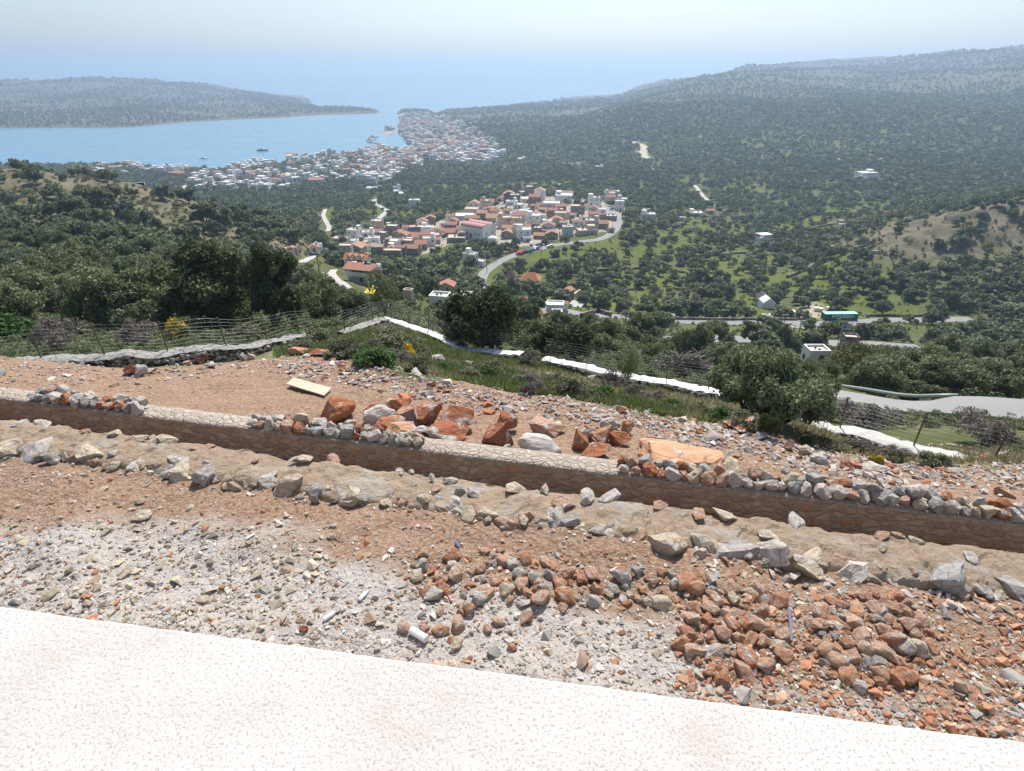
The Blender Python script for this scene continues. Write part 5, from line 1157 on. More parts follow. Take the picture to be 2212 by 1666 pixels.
for px, py, w, hh, rf, wl, lb in [
 (895, 449, 23, 18, 'f', 'w', 'white two-storey villa standing alone in the groves between village and town'),
 (857, 420, 17, 17, 'f', 'g', 'grey-white house half way between the village and the town'), (862, 424, 30, 8, 'f', 'w', 'low white annex beside the grey-white house between village and town'),
 (804, 413, 28, 9, 'f', 'w', 'long low white house at the edge of the town, above the lane'), (820, 413, 10, 11, 'f', 'g', 'round-cornered grey-white tower house at the edge of the town'),
 (1216, 361, 11, 8, 'f', 'w', 'left of the three small white houses in a row'), (1233, 361, 11, 8, 'f', 'w', 'middle of the three small white houses in a row'), (1249, 361, 11, 8, 'f', 'w', 'right of the three small white houses in a row'),
 (1295, 368, 17, 9, 'f', 'w', 'white pillared house in the groves beyond the village'), (1320, 341, 15, 4, 'f', 'w', 'flat white roof left of the sandy clearing'), (1383, 345, 10, 4, 'f', 'w', 'small white hut beside the sandy clearing'), (1408, 346, 14, 5, 'f', 'g', 'low grey works building under the sandy clearing'),
 (1211, 406, 13, 8, 'f', 'g', 'lone bare white wall-like house above the village'), (1409, 371, 11, 4, 'f', 'w', 'small white roof in the groves right of the pillared house'),
 (1505, 468, 28, 8, 'f', 'w', 'white-walled house beside the track in the right groves, lower one'), (1498, 462, 12, 9, 'ry', 'w', 'small pink-roofed house beside the track in the right groves'), (1535, 462, 18, 9, 'r', 'w', 'low white house with a reddish roof right of the track house'),
 (1475, 478, 14, 5, 'f', 'w', 'little white shed left of the track house'), (1396, 460, 14, 4, 'f', 'w', 'white flat roof above the pale grey house'),
 (1818, 486, 14, 6, 'f', 'b', 'little hut with a pinkish roof in the meadow at the far right'), (1820, 494, 15, 7, 'f', 'w', 'little white hut in the meadow at the far right'),
 (1770, 332, 12, 4, 'f', 'w', 'tiny white roof on the far right slope'), (1660, 292, 10, 3, 'f', 'w', 'tiny pale roof on the far slope'), (1817, 353, 16, 4, 'f', 'w', 'long low white roof left of the terraced villa'), (1900, 352, 20, 5, 'fb', 'b', 'unfinished house behind the terraced villa'),
 (1235, 332, 12, 4, 'f', 'w', 'small white roof at the foot of the far mountain'), (1125, 348, 20, 6, 'f', 'w', 'white building with a bare yard right of the town ridge'), (1620, 320, 8, 3, 'f', 'w', 'tiny white hut in the middle of the far slope'),
 (290, 556, 26, 10, 'f', 'g', 'grey roof corner at the left edge among the trees'), (1450, 700, 14, 8, 'f', 'g', 'grey shed beside the upper road') ]:
    house(px, py, w, hh, rf, wl, lb, rng=HR, det=w > 12)
# church with two vaulted naves
X, Y, Zg, D = hit(1032, 516); s = D / FPX; rt = tag(empty('church', (X, Y + 6, Zg), -.62), 'white church with two parallel red barrel roofs in the middle of the village', 'church'); HOUSES.append((X, Y + 6, 14))
Lc, Wc, Hc = 17.0, 13.0, 6.6; b = MB()
b.box((0, 0, Hc / 2 - 1.5), (Lc, Wc, Hc + 3)); pts = [(-Wc / 2, Hc), (-Wc / 4, Hc + 2.7), (0, Hc + .5), (Wc / 4, Hc + 2.7), (Wc / 2, Hc)]
for sx in (-1, 1):
    vs = [(sx * (Lc / 2 - .35), y, z) for y, z in pts] + [(sx * Lc / 2, y, z) for y, z in pts]; b.add(vs, [(0, 1, 2, 3, 4), (9, 8, 7, 6, 5)] + [(i, i + 1, i + 6, i + 5) for i in range(4)])
b.build('walls', WW, rt)
for sy in (-1, 1):
    m = MB(); P_ = [(sy * Wc / 4 + math.cos(a) * Wc / 4 * .97, Hc + math.sin(a) * 2.1) for a in np.linspace(math.pi, 0, 13)]
    vs = [(-Lc / 2 + .36, y, z) for y, z in P_] + [(Lc / 2 - .36, y, z) for y, z in P_]; m.add(vs, [(i, i + 1, i + 14, i + 13) for i in range(12)]); m.build('vault_roof', CHT, rt, True)
wm = shared('window', win_me)
for x in (-6, -3.4, 3.2, 6): put(wm, 'window', rt, (x, -Wc / 2 - .02, 3.2), 0, (1, 1, 1.3))
put(shared('door', door_me), 'door', rt, (-.3, -Wc / 2 - .03, 1.6), 0, (1.5, 1, 1.5))
for y in (-3, 3): put(wm, 'window', rt, (Lc / 2 + .02, y, 3.2), math.pi / 2, (1, 1, 1.4))
X, Y, Zg, D = hit(1064, 527); rt = tag(empty('round_chapel', (X, Y, Zg)), 'small round whitewashed apse building right below the church', 'chapel'); b = MB(); b.tube([(0, 0, -2), (0, 0, 3.4), (0, 0, 4.4)], [3, 3, 1.2], 16); b.build('walls', WW, rt, True); put(shared('door', door_me), 'door', rt, (0, -3, 1.2)); HOUSES.append((X, Y, 4))
# barrel-roofed chapel at the left
X, Y, Zg, D = hit(620, 552); s = D / FPX; rt = tag(empty('chapel', (X, Y + 2.5, Zg), -.9), 'small pink chapel with a red barrel roof at the left of the village', 'chapel'); HOUSES.append((X, Y, 6)); w, l, hh = 14 * s, 19 * s, 9 * s
b = MB(); P_ = [(-w / 2, -1.5), (w / 2, -1.5)] + [(w / 2 * math.cos(a), hh + math.sin(a) * w * .42) for a in np.linspace(0, math.pi, 13)]; b.prism(P_, l); b.build('walls', plain('pale_pink_render', (.62, .46, .40), .85), rt)
m = MB(); Q_ = [(w / 2 * 1.03 * math.cos(a), hh + math.sin(a) * w * .45) for a in np.linspace(0, math.pi, 13)]; vs = [(x, -l / 2 + .5, z) for x, z in Q_] + [(x, l / 2 - .5, z) for x, z in Q_]; m.add(vs, [(i, i + 1, i + 14, i + 13) for i in range(12)]); m.build('vault_roof', plain('dark_red_roof', (.30, .10, .08), .7), rt, True)
m = MB(); m.tube([(0, -l / 2 - .05, hh + .3), (0, -l / 2 + .1, hh + .3)], .55, 12); m.build('round_window', DARK, rt)
house(640, 550, 16, 10, 'r', 'b', 'low red-roofed porch beside the barrel-roofed chapel', yaw=-.4, rng=HR)
house(677, 548, 26, 17, 'ry', 'w', 'white gabled building right of the barrel-roofed chapel', yaw=.3, rng=HR)
# orange-roofed house with dormers and a terrace block
X, Y, Zg, D = hit(768, 600); s = D / FPX; rt = tag(empty('dormer_house', (X, Y + 5, Zg), -.28), 'white house with an orange roof and three dormers behind a red-tiled terrace block', 'house'); HOUSES.append((X, Y + 5, 15))
w, d = 52 * s, 28 * s; hh = 32 * s; b = MB(); walls_gable(b, w, d, -2, hh, d * .3); o = b.build('walls', WW, rt); m = MB(); gable(m, w, d, hh, d * .32, .35); m.build('roof', OTILE, rt)
for k in range(3):
    m = MB(); walls_gable(m, 1.0, 1.6, -.5, .75, .35, 'y'); o = m.build('dormer', WW, rt); o.location = ((k - 1) * w * .28, -d * .30, hh + d * .10)
    q = MB(); gable(q, 1.0, 1.6, .75, .38, .14, 'y', 0, .08); q.build('dormer_roof', OTILE, o); put(shared('window', win_me), 'dormer_window', o, (0, -.82, .25), 0, .55)
windows(rt, w, d, hh, HR, 4)
X, Y, Zg, D = hit(782, 616); s = D / FPX; rt = tag(empty('terrace_house', (X, Y + 4, Zg), -.28), 'white balcony house with a red tile canopy in front of the dormer house', 'house'); HOUSES.append((X, Y + 4, 14))
w, d, hh = 70 * s, 28 * s, 34 * s; b = MB(); b.box((0, 0, hh / 2 - 1.5), (w, d, hh + 3)); b.build('walls', WW, rt); m = MB(); m.box((0, 0, hh + .12), (w * .98, d * .98, .24)); m.build('roof', ROOFC, rt)
m = MB(); m.box((0, -d / 2 - .2, hh * .46), (w * 1.06, 2.2, .3)); m.box((0, -d / 2 - 1.25, hh * .46 + .55), (w * 1.06, .12, 1.0)); m.build('balcony', WW, rt)
m = MB(); m.box((0, -d / 2 - .3, hh + .1), (w * 1.05, 3.2, .2), tilt=.32); m.build('tile_canopy', TILE, rt)
for k in range(5): m = MB(); m.box((0, 0, 0), (.15, .15, hh * .5)); o = m.build('column', WOODR, rt); o.location = ((k - 2) * w * .23, -d / 2 - 1.1, hh * .72)
for x, y in ((-.2, .1), (.1, -.1), (.25, .2)):
    m = MB(); m.tube([(0, 0, -.4), (0, 0, .5)], .36, 10); o = m.build('water_tank', BLACKT, rt); o.location = (x * w, y * d, hh + .7); m = MB(); m.box((0, 0, 0), (1.2, .7, .06), tilt=.7); o = m.build('solar_panel', GLASS, rt); o.location = (x * w + .9, y * d - .5, hh + .6)
windows(rt, w, d, hh, HR, 5)
X, Y, Zg, D = hit(813, 634); s = D / FPX; rt = tag(empty('pergola', (X, Y, Zg), -.5), 'sloping blue-grey glass pergola below the balcony house', 'pergola'); m = MB(); m.box((0, 0, 2.6), (30 * s, 14 * s, .1), tilt=.25); m.build('glass_roof', plain('blue_glass', (.22, .30, .40), .15), rt)
for k in range(8): m = MB(); m.box((0, 0, 2.72), (.12, 14 * s, .1), tilt=.25); o = m.build('rafter', WW, rt); o.location = ((k - 3.5) * 4 * s, 0, 0)
for sx in (-1, 1):
    for sy in (-1, 1): m = MB(); m.box((0, 0, .7), (.15, .15, 3.6)); o = m.build('post', WW, rt); o.location = (sx * 13 * s, sy * 6 * s, 0)
X, Y, Zg, D = hit(805, 648); m = MB(); m.box((0, 0, 2.2), (22 * D / FPX, 2.6, .08), tilt=.3); m.box((0, 1.2, .8), (22 * D / FPX * .95, .1, 3.2)); o = m.build('yellow_awning', plain('yellow_sheet', (.72, .58, .06), .6)); o.location = (X, Y, Zg); o.rotation_euler = (0, 0, -.3); tag(o, 'bright yellow sheet roof below the glass pergola', 'awning')
# hip-roofed stone house
X, Y, Zg, D = hit(1147, 634); s = D / FPX; rt = tag(empty('stone_villa', (X, Y + 4.5, Zg), -.22), 'square dark stone house with an orange hipped roof', 'house'); HOUSES.append((X, Y + 4, 9)); w, d, hh = 38 * s, 30 * s, 25 * s
b = MB(); b.box((0, 0, hh / 2 - 1), (w, d, hh + 2)); b.build('walls', STN2, rt); m = MB(); o_ = .6; a, c = w / 2 + o_, d / 2 + o_; r_ = (w - d) / 2 + .8
m.add([(-a, -c, hh), (a, -c, hh), (a, c, hh), (-a, c, hh), (-r_, 0, hh + 2.6), (r_, 0, hh + 2.6)], [(0, 1, 5, 4), (1, 2, 5), (2, 3, 4, 5), (3, 0, 4), (3, 2, 1, 0)]); m.build('roof', OTILE, rt); windows(rt, w, d, hh, HR, 3)
X, Y, Zg, D = hit(1165, 648); m = MB(); m.box((0, 0, 2.4), (18 * D / FPX, 4, .12), tilt=.3); m.box((0, 1.8, 1), (17 * D / FPX, .15, 3)); o = m.build('red_canopy', plain('red_sheet', (.46, .09, .10), .6)); o.location = (X, Y, Zg); tag(o, 'small crimson canopy in front of the hipped-roof stone house', 'canopy')
# villa with ridge roof and white flat wing
house(1228, 652, 24, 34, 'ry', 's', 'stone villa with a steep red gable roof', yaw=-.5, dr=1.0, rng=HR)
house(1209, 655, 22, 26, 'f', 's', 'stone wing with a white flat roof left of the red-gabled villa', yaw=-.5, dr=.8, rng=HR)
def court(px, py, w, d_, lb, rz=-.4, mat=CONC):
    X, Y, Zg, D = hit(px, py); s = D / FPX; hx = w * s / 2; hy = d_ * s * 1.6 / 2; zt = max(float(h(X + a * hx * math.cos(rz) - b_ * hy * math.sin(rz), Y + a * hx * math.sin(rz) + b_ * hy * math.cos(rz))) for a in (-1, 0, 1) for b_ in (-1, 0, 1))
    m = MB(); m.box((0, 0, -2), (2 * hx, 2 * hy, 4.2)); o = m.build('paved_yard', mat); o.location = (X, Y, zt); o.rotation_euler = (0, 0, rz); HOUSES.append((X, Y, max(hx, hy) * .8)); return tag(o, lb, 'terrace')
court(1245, 662, 30, 24, 'pale paved yard right of the red-gabled villa'); court(1165, 661, 40, 8, 'pale paved yard below the hipped-roof house', 0)
house(1200, 680, 40, 22, 'f', 'w', 'white flat-roofed house with a black water tank below the villas', yaw=-.1, rng=random.Random(5)); house(1203, 701, 22, 10, 'f', 'w', 'small white annex in front of the water-tank house', yaw=0, rng=HR, det=False)
house(1146, 690, 20, 10, 'f', 'g', 'blue-grey metal roof left of the round tiled pavilion', yaw=-.3, rng=HR, det=False)
X, Y, Zg, D = hit(1167, 693); s = D / FPX; rt = tag(empty('pavilion', (X, Y, Zg)), 'round pavilion with a conical red tile roof', 'pavilion'); m = MB(); m.tube([(0, 0, 2.0), (0, 0, 2.0 + 5 * s)], [14 * s, .1], 18); m.build('roof', TILE, rt); HOUSES.append((X, Y, 4))
for k in range(8): m = MB(); m.box((0, 0, .5), (.12, .12, 3.1)); o = m.build('column', WOODR, rt); o.location = (11 * s * math.cos(k * .785), 11 * s * math.sin(k * .785), 0)
house(1217, 672, 22, 8, 'r', 'w', 'low pink-roofed shed right below the red-gabled villa', rng=HR, det=False); house(1130, 661, 16, 7, 'r', 'w', 'tiny pink-roofed shed left of the paved yard', rng=HR, det=False)
house(965, 634, 36, 20, 'ry', 'b', 'beige shed-like house with a flat red roof among the trees', yaw=-.1, rng=HR)
house(1016, 570, 34, 26, 'f', 'w', 'white modern house with stepped terraces beside the village road', yaw=-.5, rng=HR, extra=balcony); house(1038, 576, 24, 14, 'f', 'w', 'lower white terrace wing of the modern house beside the road', yaw=-.5, rng=HR, det=False)
house(950, 668, 46, 13, 'f', 'w', 'modern white flat-roofed villa partly hidden by trees, left block', yaw=-.2, rng=HR); house(1000, 664, 42, 15, 'f', 'w', 'modern white flat-roofed villa with parapets, right block', yaw=-.2, rng=HR)
house(883, 655, 22, 8, 'fb', 'b', 'beige flat roof between the trees, left of the modern villa', rng=HR, det=False)
# white villa at the far right, terraced
house(1876, 389, 40, 18, 'f', 'w', 'large white terraced villa on the far right slope', yaw=.1, rng=HR, extra=balcony); house(1862, 392, 20, 9, 'f', 'w', 'lower white wing of the terraced villa', yaw=.1, rng=HR, det=False)
# pergola house
X, Y, Zg, D = hit(1650, 533); s = D / FPX; rt = tag(empty('roof_terrace_house', (X, Y + 3, Zg), .25), 'white cube house with a slatted roof canopy among the olives at right', 'house'); HOUSES.append((X, Y + 3, 7)); w = 25 * s
b = MB(); b.box((0, 0, 1.6), (w, w * .8, 5.6)); b.box((0, -w * .4 + .1, 4.8), (w, .2, .9)); b.box((-w / 2 + .1, 0, 4.8), (.2, w * .8 - .42, .9)); b.box((w * .3, w * .2, 5.6), (w * .35, w * .35, 2.4)); b.build('walls', WW, rt); m = MB(); m.box((0, 0, 7.0), (w * 1.12, w * .9, .18)); m.build('canopy', WW2, rt)
for sx in (-1, 0, 1):
    m = MB(); m.box((0, 0, 5.7), (.16, .16, 2.5)); o = m.build('post', WW2, rt); o.location = (sx * w * .48, -w * .36, 0)
windows(rt, w, w * .8, 4.4, HR, 2)
# white house beside the lower road with solar panels
house(1765, 790, 44, 34, 'f', 'w', 'white house with roof solar panels, mostly hidden by trees beside the lower road', yaw=0, rng=random.Random(9)); house(1838, 752, 34, 16, 'f', 'd', 'low grey stone garage beside the lower road', rng=HR, det=False)
# greenhouse
X, Y, Zg, D = hit(1661, 668); s = D / FPX; rt = tag(empty('greenhouse', (X, Y + 3, Zg), 0), 'white gabled tent-like greenhouse beside the grove road', 'greenhouse'); HOUSES.append((X, Y, 6)); w, l = 27 * s, 46 * s
m = MB(); walls_gable(m, l * .6, w, -1, 2.3, 1.8, 'x'); m.xform(Matrix.Rotation(math.pi / 2, 3, 'Z')); m.build('cover', plain('white_sheeting', (.72, .73, .74), .5), rt)
for k in range(5):
    m = MB(); y = l * (.3 + .1 * k); m.tube([(-w / 2, y, -1), (-w / 2, y, 2.3), (0, y, 4.1), (w / 2, y, 2.3), (w / 2, y, -1)], .09, 5); m.build('hoop', WW2, rt)
b = MB(); rs = random.Random(8)
for _ in range(70): b.box((rs.uniform(-1, 1) * 20 * s, rs.uniform(-1, 1) * 6 * s, rs.uniform(0, 1.2)), (rs.uniform(.3, 1.6), rs.uniform(.2, 1), rs.uniform(.1, .7)), 0, rs.uniform(0, 3), rs.uniform(-.6, .6))
X, Y, Zg, D = hit(1667, 686); o = b.build('scrap_pile', plain('pale_scrap', (.5, .49, .47), .7, nscale=1, var=.5)); o.location = (X, Y, Zg); tag(o, 'heap of pale scrap in front of the white greenhouse', 'scrap heap')
b = MB()
for _ in range(110): b.box((rs.uniform(-1, 1) * 44 * s, rs.uniform(-1, 1) * 5 * s, rs.uniform(0, 1.0)), (rs.uniform(.4, 2.2), rs.uniform(.2, .8), rs.uniform(.1, .5)), 0, rs.uniform(0, 3), rs.uniform(-.6, .6))
X, Y, Zg, D = hit(1748, 713); o = b.build('debris_pile', plain('pale_scrap2', (.42, .40, .38), .8, nscale=1, var=.6)); o.location = (X, Y, Zg); tag(o, 'long heap of grey debris below the green shipping container', 'debris heap')
# shipping container with its lettering
X, Y, Zg, D = hit(1815, 692); s = D / FPX; rt = tag(empty('shipping_container', (X, Y + 1.2, Zg + .1), .02), 'green shipping container with a pale roof and white lettering beside the road', 'shipping container'); HOUSES.append((X, Y, 8))
w, hh = 72 * s, 13.5 * s; GRN = plain('green_steel', (.02, .15, .09), .5, nscale=1, var=.2); b = MB(); b.box((0, 0, hh / 2), (w, 2.6, hh)); n_ = 60
for k in range(n_): b.box(((k + .5) / n_ * w - w / 2, -1.33, hh / 2), (w / n_ * .5, .07, hh * .9))
b.build('box', GRN, rt); m = MB(); m.box((0, 0, hh + .03), (w * .99, 2.5, .06)); m.build('roof', plain('faded_mint', (.30, .62, .46), .6), rt)
for sx in (-1, 1):
    m = MB(); m.box((sx * (w / 2 - .1), -1.36, hh / 2), (.24, .12, hh + .04)); m.build('corner_post', GRN, rt)
tx = bpy.data.curves.new('lettering', 'FONT'); tx.body = 'EVERGREEN'; tx.size = 1.75 * hh / 2.6; tx.align_x = 'CENTER'; tx.align_y = 'CENTER'; tx.extrude = .02; tx.offset = .02; tx.materials.append(plain('white_letters', (.80, .82, .80), .6))
to = bpy.data.objects.new('lettering', tx); C.objects.link(to); me_ = bpy.data.meshes.new_from_object(to); bpy.data.objects.remove(to); o = link(bpy.data.objects.new('lettering', me_), rt); o.location = (.5, -1.41, hh * .58); o.rotation_euler = (math.pi / 2, 0, 0)
m = MB(); m.box((0, 0, .3), (1.3, .8, 1.2)); m.box((0, 0, .95), (1.36, .86, .1)); o = m.build('skip_bin', plain('turquoise_bin', (.015, .17, .20), .5)); X, Y, Zg, D = hit(1810, 694); o.location = (X, Y, Zg); tag(o, 'turquoise bin in front of the green shipping container', 'bin')
for px, py, lb in ((1762, 672, 'white beehive-like box left of the pair in the gravel yard'), (1771, 673, 'white box with an open lid in the gravel yard'), (1789, 671, 'white box on legs at the right in the gravel yard')):
    X, Y, Zg, D = hit(px, py); m = MB(); m.box((0, 0, .8), (1.4, 1.0, 1.0)); m.box((0, 0, 1.36), (1.6, 1.2, .12), tilt=.1)
    for sx in (-1, 1):
        for sy in (-1, 1): m.box((sx * .6, sy * .4, .1), (.1, .1, .6))
    o = m.build('storage_box', WW); o.location = (X, Y, Zg); tag(o, lb, 'box')
X, Y, Zg, D = hit(1738, 641); m = MB(); 
for c, s_ in (((0, -1.4, .8), (4.2, .3, 2.2)), ((0, 1.4, .8), (4.2, .3, 2.2)), ((-1.95, 0, .8), (.3, 2.5, 2.2)), ((1.95, 0, .8), (.3, 2.5, 2.2))): m.box(c, s_)
o = m.build('brick_trough', BEI); o.location = (X, Y, Zg); tag(o, 'square beige masonry trough in the meadow', 'trough')
X, Y, Zg, D = hit(1733, 654); m = MB(); m.tube([(-2.6, 0, .6), (0, -.4, .3), (2.6, 0, .7)], [.3, .9, .3], 8); o = m.build('old_boat', plain('faded_green_boat', (.12, .30, .24), .6)); o.location = (X, Y, Zg); o.rotation_euler = (0, 0, -.2); tag(o, 'small faded green boat hull lying in the meadow', 'boat')
X, Y, Zg, D = hit(1716, 676); m = MB(); m.tube([(0, 0, .2), (0, 0, .5)], 2.0, 16); m.box((2.2, .6, .3), (2, 1.4, .5)); o = m.build('pool_frame', WW); o.location = (X, Y, Zg); tag(o, 'round white pool frame lying in the grass beside the meadow track', 'frame')
# dry walls and tunnels along the roads
def wallpx(pts, hh, th, mat, lb):
    P = []
    for (a, b_), (c, d_) in zip(pts, pts[1:]):
        m = max(2, int(abs(c - a) / 6) + int(abs(d_ - b_) / 4))
        P += [(a + (c - a) * k / m, b_ + (d_ - b_) * k / m) for k in range(m)]
    P.append(pts[-1]); V = []; rs = random.Random(5); W3 = [at(*p) for p in P]; n = len(W3); b = MB()
    for i, q in enumerate(W3):
        d = (W3[min(i + 1, n - 1)] - W3[max(i - 1, 0)]); d.z = 0; d.normalize(); nn = Vector((-d.y, d.x, 0)) * th / 2; z = hh * rs.uniform(.85, 1.1)
        V += [q - nn - Vector((0, 0, 1)), q - nn + Vector((0, 0, z)), q + nn + Vector((0, 0, z)), q + nn - Vector((0, 0, 1))]
    b.add([v - W3[0] for v in V], [(i * 4 + j, (i + 1) * 4 + j, (i + 1) * 4 + j + 1, i * 4 + j + 1) for i in range(n - 1) for j in range(3)]); o = b.build('field_wall', mat); o.location = W3[0]; tag(o, lb, 'wall')
FW = stonework('field_wall_stone', .9, (.10, .09, .08), width=.08)
wallpx([(1060, 640), (1085, 655), (1120, 668), (1150, 680)], 1.6, .8, FW, 'stone wall along the road below the hipped-roof house')
wallpx([(1220, 655), (1255, 632), (1275, 622)], 1.6, .6, BEI, 'garden wall right of the paved yard')
wallpx([(1255, 622), (1205, 618), (1175, 616)], 1.8, .6, FW, 'stone wall behind the red-gabled villa')
wallpx([(1290, 664), (1320, 645), (1352, 628), (1370, 627)], 1.0, .6, FW, 'thin stone wall across the vegetable field')
wallpx([(1255, 688), (1290, 676), (1320, 684)], 1.5, .8, FW, 'ruined tank walls beside the vegetable field')
wallpx([(1435, 690), (1560, 692), (1760, 692)], .9, .5, FW, 'roadside kerb wall left of the shipping container')
wallpx([(1870, 684), (1940, 684), (2040, 684)], .9, .5, FW, 'roadside kerb wall right of the shipping container')
wallpx([(1720, 500), (1790, 488), (1860, 474)], 1.4, .9, FW, 'terrace wall crossing the right groves')
wallpx([(1500, 556), (1600, 548), (1660, 552)], 1.2, .9, FW, 'terrace wall in the middle of the right groves')
wallpx([(1290, 585), (1400, 580), (1480, 590)], 1.0, .8, FW, 'terrace wall below the bright meadow')
wallpx([(1700, 600), (1740, 585), (1760, 570)], 1.2, 1.2, FW, 'broken stone wall running up the meadow')
wallpx([(1780, 532), (1830, 545), (1900, 548)], 1.4, .9, CONC, 'pale retaining wall under the rocky knoll')
wallpx([(720, 475), (790, 474), (860, 478)], 1.2, .8, FW, 'terrace wall in the groves left of the village')
wallpx([(930, 478), (1000, 462), (1050, 452)], 1.2, .8, FW, 'terrace wall behind the village')
wallpx([(1065, 530), (1110, 545), (1060, 556)], 1.0, .6, FW, 'low wall around the church yard')
# poles
def pole(px, py, hpx, lb, cross=True):
    X, Y, Zg, D = hit(px, py); hh = hpx * D / FPX / .95; root = tag(empty('utility_pole', (X, Y, Zg), R.uniform(-.5, .5)), lb, 'pole', 'utility poles'); root.rotation_euler = (R.uniform(-.03, .03), R.uniform(-.03, .03), R.uniform(-.5, .5)); m = MB(); m.tube([(0, 0, -.5), (0, 0, hh)], [.15, .10], 6); m.build('shaft', POST, root)
    if cross: m = MB(); m.box((0, 0, hh - .4), (2.2, .14, .14)); m.build('crossbar', WW2, root)
for px, py, hh, lb in ((580, 590, 42, 'pole with a pale crossbar above the dark evergreens, left one'), (528, 580, 36, 'pole with a double crossbar above the dark evergreens'), (645, 520, 38, 'pole left of the white gabled building'), (604, 560, 30, 'pole left of the barrel-roofed chapel'), (640, 500, 26, 'pole by the grove path'), (690, 590, 45, 'tall pole left of the dormer house'), (708, 628, 40, 'tall pole below the lane at left'),
    (832, 600, 20, 'pole behind the terrace house'), (885, 622, 42, 'pole right of the terrace house'), (1032, 615, 40, 'pole beside the bend of the village road'), (1052, 590, 46, 'pole at the road near the parked cars'), (1076, 560, 38, 'pole in front of the round chapel'), (1118, 660, 60, 'pole left of the hipped-roof house'), (1169, 548, 30, 'pole at the car park'), (1223, 665, 30, 'pole beside the red-gabled villa'),
    (1322, 505, 30, 'pole at the lane bend'), (1375, 745, 62, 'tall leaning pole beside the lower road'), (1558, 715, 48, 'tall pole left of the greenhouse'), (1612, 700, 40, 'pole in front of the greenhouse scrap'), (1690, 712, 34, 'pole left of the debris heap'), (1722, 735, 46, 'pole in front of the debris heap'), (1605, 585, 30, 'pole in the meadow'), (1795, 450, 24, 'pole on the far right slope'), (1060, 472, 24, 'pole behind the village at left')):
    pole(px, py, hh, lb)
X, Y, Zg, D = hit(1807, 752); rt = tag(empty('flagpole', (X, Y, Zg)), 'small blue and white flag on a pole beside the lower road', 'flag'); m = MB(); m.tube([(0, 0, 0), (0, 0, 6)], .07, 6); m.build('shaft', WW2, rt)
m = MB(); 
for k in range(9): m.box((1.0, 0, 4.7 + k * .15), (1.9, .03, .15), k % 2)
m.box((.4, -.02, 5.6), (.75, .03, .75), 0); m.build('flag_cloth', [plain('flag_blue', (.04, .15, .45), .8), WW], rt)
# cars
def car_me(col, seed):
    body = MB(); prof = [(-2.1, .35), (-2.15, .75), (-1.95, .95), (-1.1, 1.0), (-.6, 1.42), (.9, 1.45), (1.5, 1.0), (2.05, .9), (2.12, .4)]
    body.prism(prof, 1.7); return body
def car(px, py, col, lb, rz):
    X, Y, Zg, D = hit(px, py); root = tag(empty('parked_car', (X, Y, Zg + .28), rz), lb, 'car', 'cars parked by the village road'); car_me(col, 0).build('body', plain('car_paint_%d' % int(sum(col) * 1000), col, .3, spec=.5, var=.03), root)
    m = MB(); m.prism([(-1.0, 1.0), (-.55, 1.38), (.85, 1.40), (1.35, 1.0)], 1.72); m.build('windows', GLASS, root)
    for sx in (-1.3, 1.3):
        for sy in (-.8, .8): m = MB(); m.tube([(sx, sy - .1, .33), (sx, sy + .1, .33)], .33, 12); m.build('wheel', BLACKT, root)
for px, py, c, lb, rz in ((1120, 550, (.45, .03, .03), 'bright red car, leftmost in the car park', 1.2), (1127, 549, (.35, .05, .04), 'darker red car beside the bright red one', 1.2), (1134, 546, (.05, .07, .10), 'dark blue car in the middle of the row', 1.2), (1141, 545, (.04, .12, .14), 'dark teal car in the row', 1.2), (1148, 543, (.10, .14, .18), 'steel-blue car in the row', 1.2), (1156, 540, (.62, .62, .6), 'silver car at the right of the row', 1.2), (1162, 539, (.05, .05, .05), 'black car at the end of the row', 1.2),
    (1148, 529, (.6, .6, .6), 'white car under the pale shed', 1.4), (1164, 532, (.06, .10, .20), 'blue pickup on the village road', .2), (1189, 535, (.62, .62, .62), 'white car at the right end of the car park', .3), (1322, 454, (.08, .08, .1), 'dark car beside the rightmost lane', .8), (1108, 528, (.5, .5, .5), 'grey car below the round chapel', .2), (1093, 531, (.1, .1, .12), 'black car under the trees below the church', .2)):
    car(px, py, c, lb, rz)

# ---------------------------------------------------------------- the lakeside town
def town_me(seed, tile=False, wall=WW):
    r = random.Random(seed); b = MB(); b.box((0, 0, -.6), (1, .85, 2.2), 0)
    b.box((0, -.415, .52), (1, .02, .06), 0); b.box((-.49, 0, .52), (.02, .81, .06), 0); b.box((.49, 0, .52), (.02, .81, .06), 0)
    if tile: q = MB(); gable(q, 1, .85, .5, .22, .04, 'x', 0, .03); b.add(q.v, q.f, 2); walls_gable(b, .998, .848, .4, .5, .21)
    else:
        b.box((0, 0, .505), (.96, .8, .01), 3)
        sw = r.uniform(.3, .6); b.box((r.choice([-1, 1]) * (.49 - sw / 2), .1, .66), (sw, .55, .32), 0)
        if r.random() < .5: b.tube([(0, -.2, .5), (0, -.2, .62)], .07, 6, 1)
    nx = r.choice([2, 3, 4])
    for f in (.25, -.15):
        if f < 0 and r.random() < .3: continue
        for k in range(nx):
            b.box(((k + .5) / nx - .5, -.427, f), (.13, .02, .2), 1)
        if r.random() < .5: b.box((0, -.48, f - .14), (.9, .12, .03), 0)
    for sx in (-1, 1): b.box((sx * .502, r.uniform(-.2, .2), .2), (.02, .12, .2), 1)
    o = b.build('town_house', [wall, DARK, TILE, ROOFC]); me = o.data; bpy.data.objects.remove(o); return me
TOWNW = plain('hazy_town_render', (.56, .53, .48), .9, nscale=.5, var=.15)  # white dulled towards beige: some distance haze put into the wall colour
TM = [town_me(i, False, WW if i % 3 == 0 else TOWNW) for i in range(9)] + [town_me(20 + i, False, BEI) for i in range(2)] + [town_me(30, True), town_me(31, True, BEI), town_me(32, False, WW2)]
for m_ in (WW, WW2, BEI): pass
TR = random.Random(77); tp = []; tl = {}
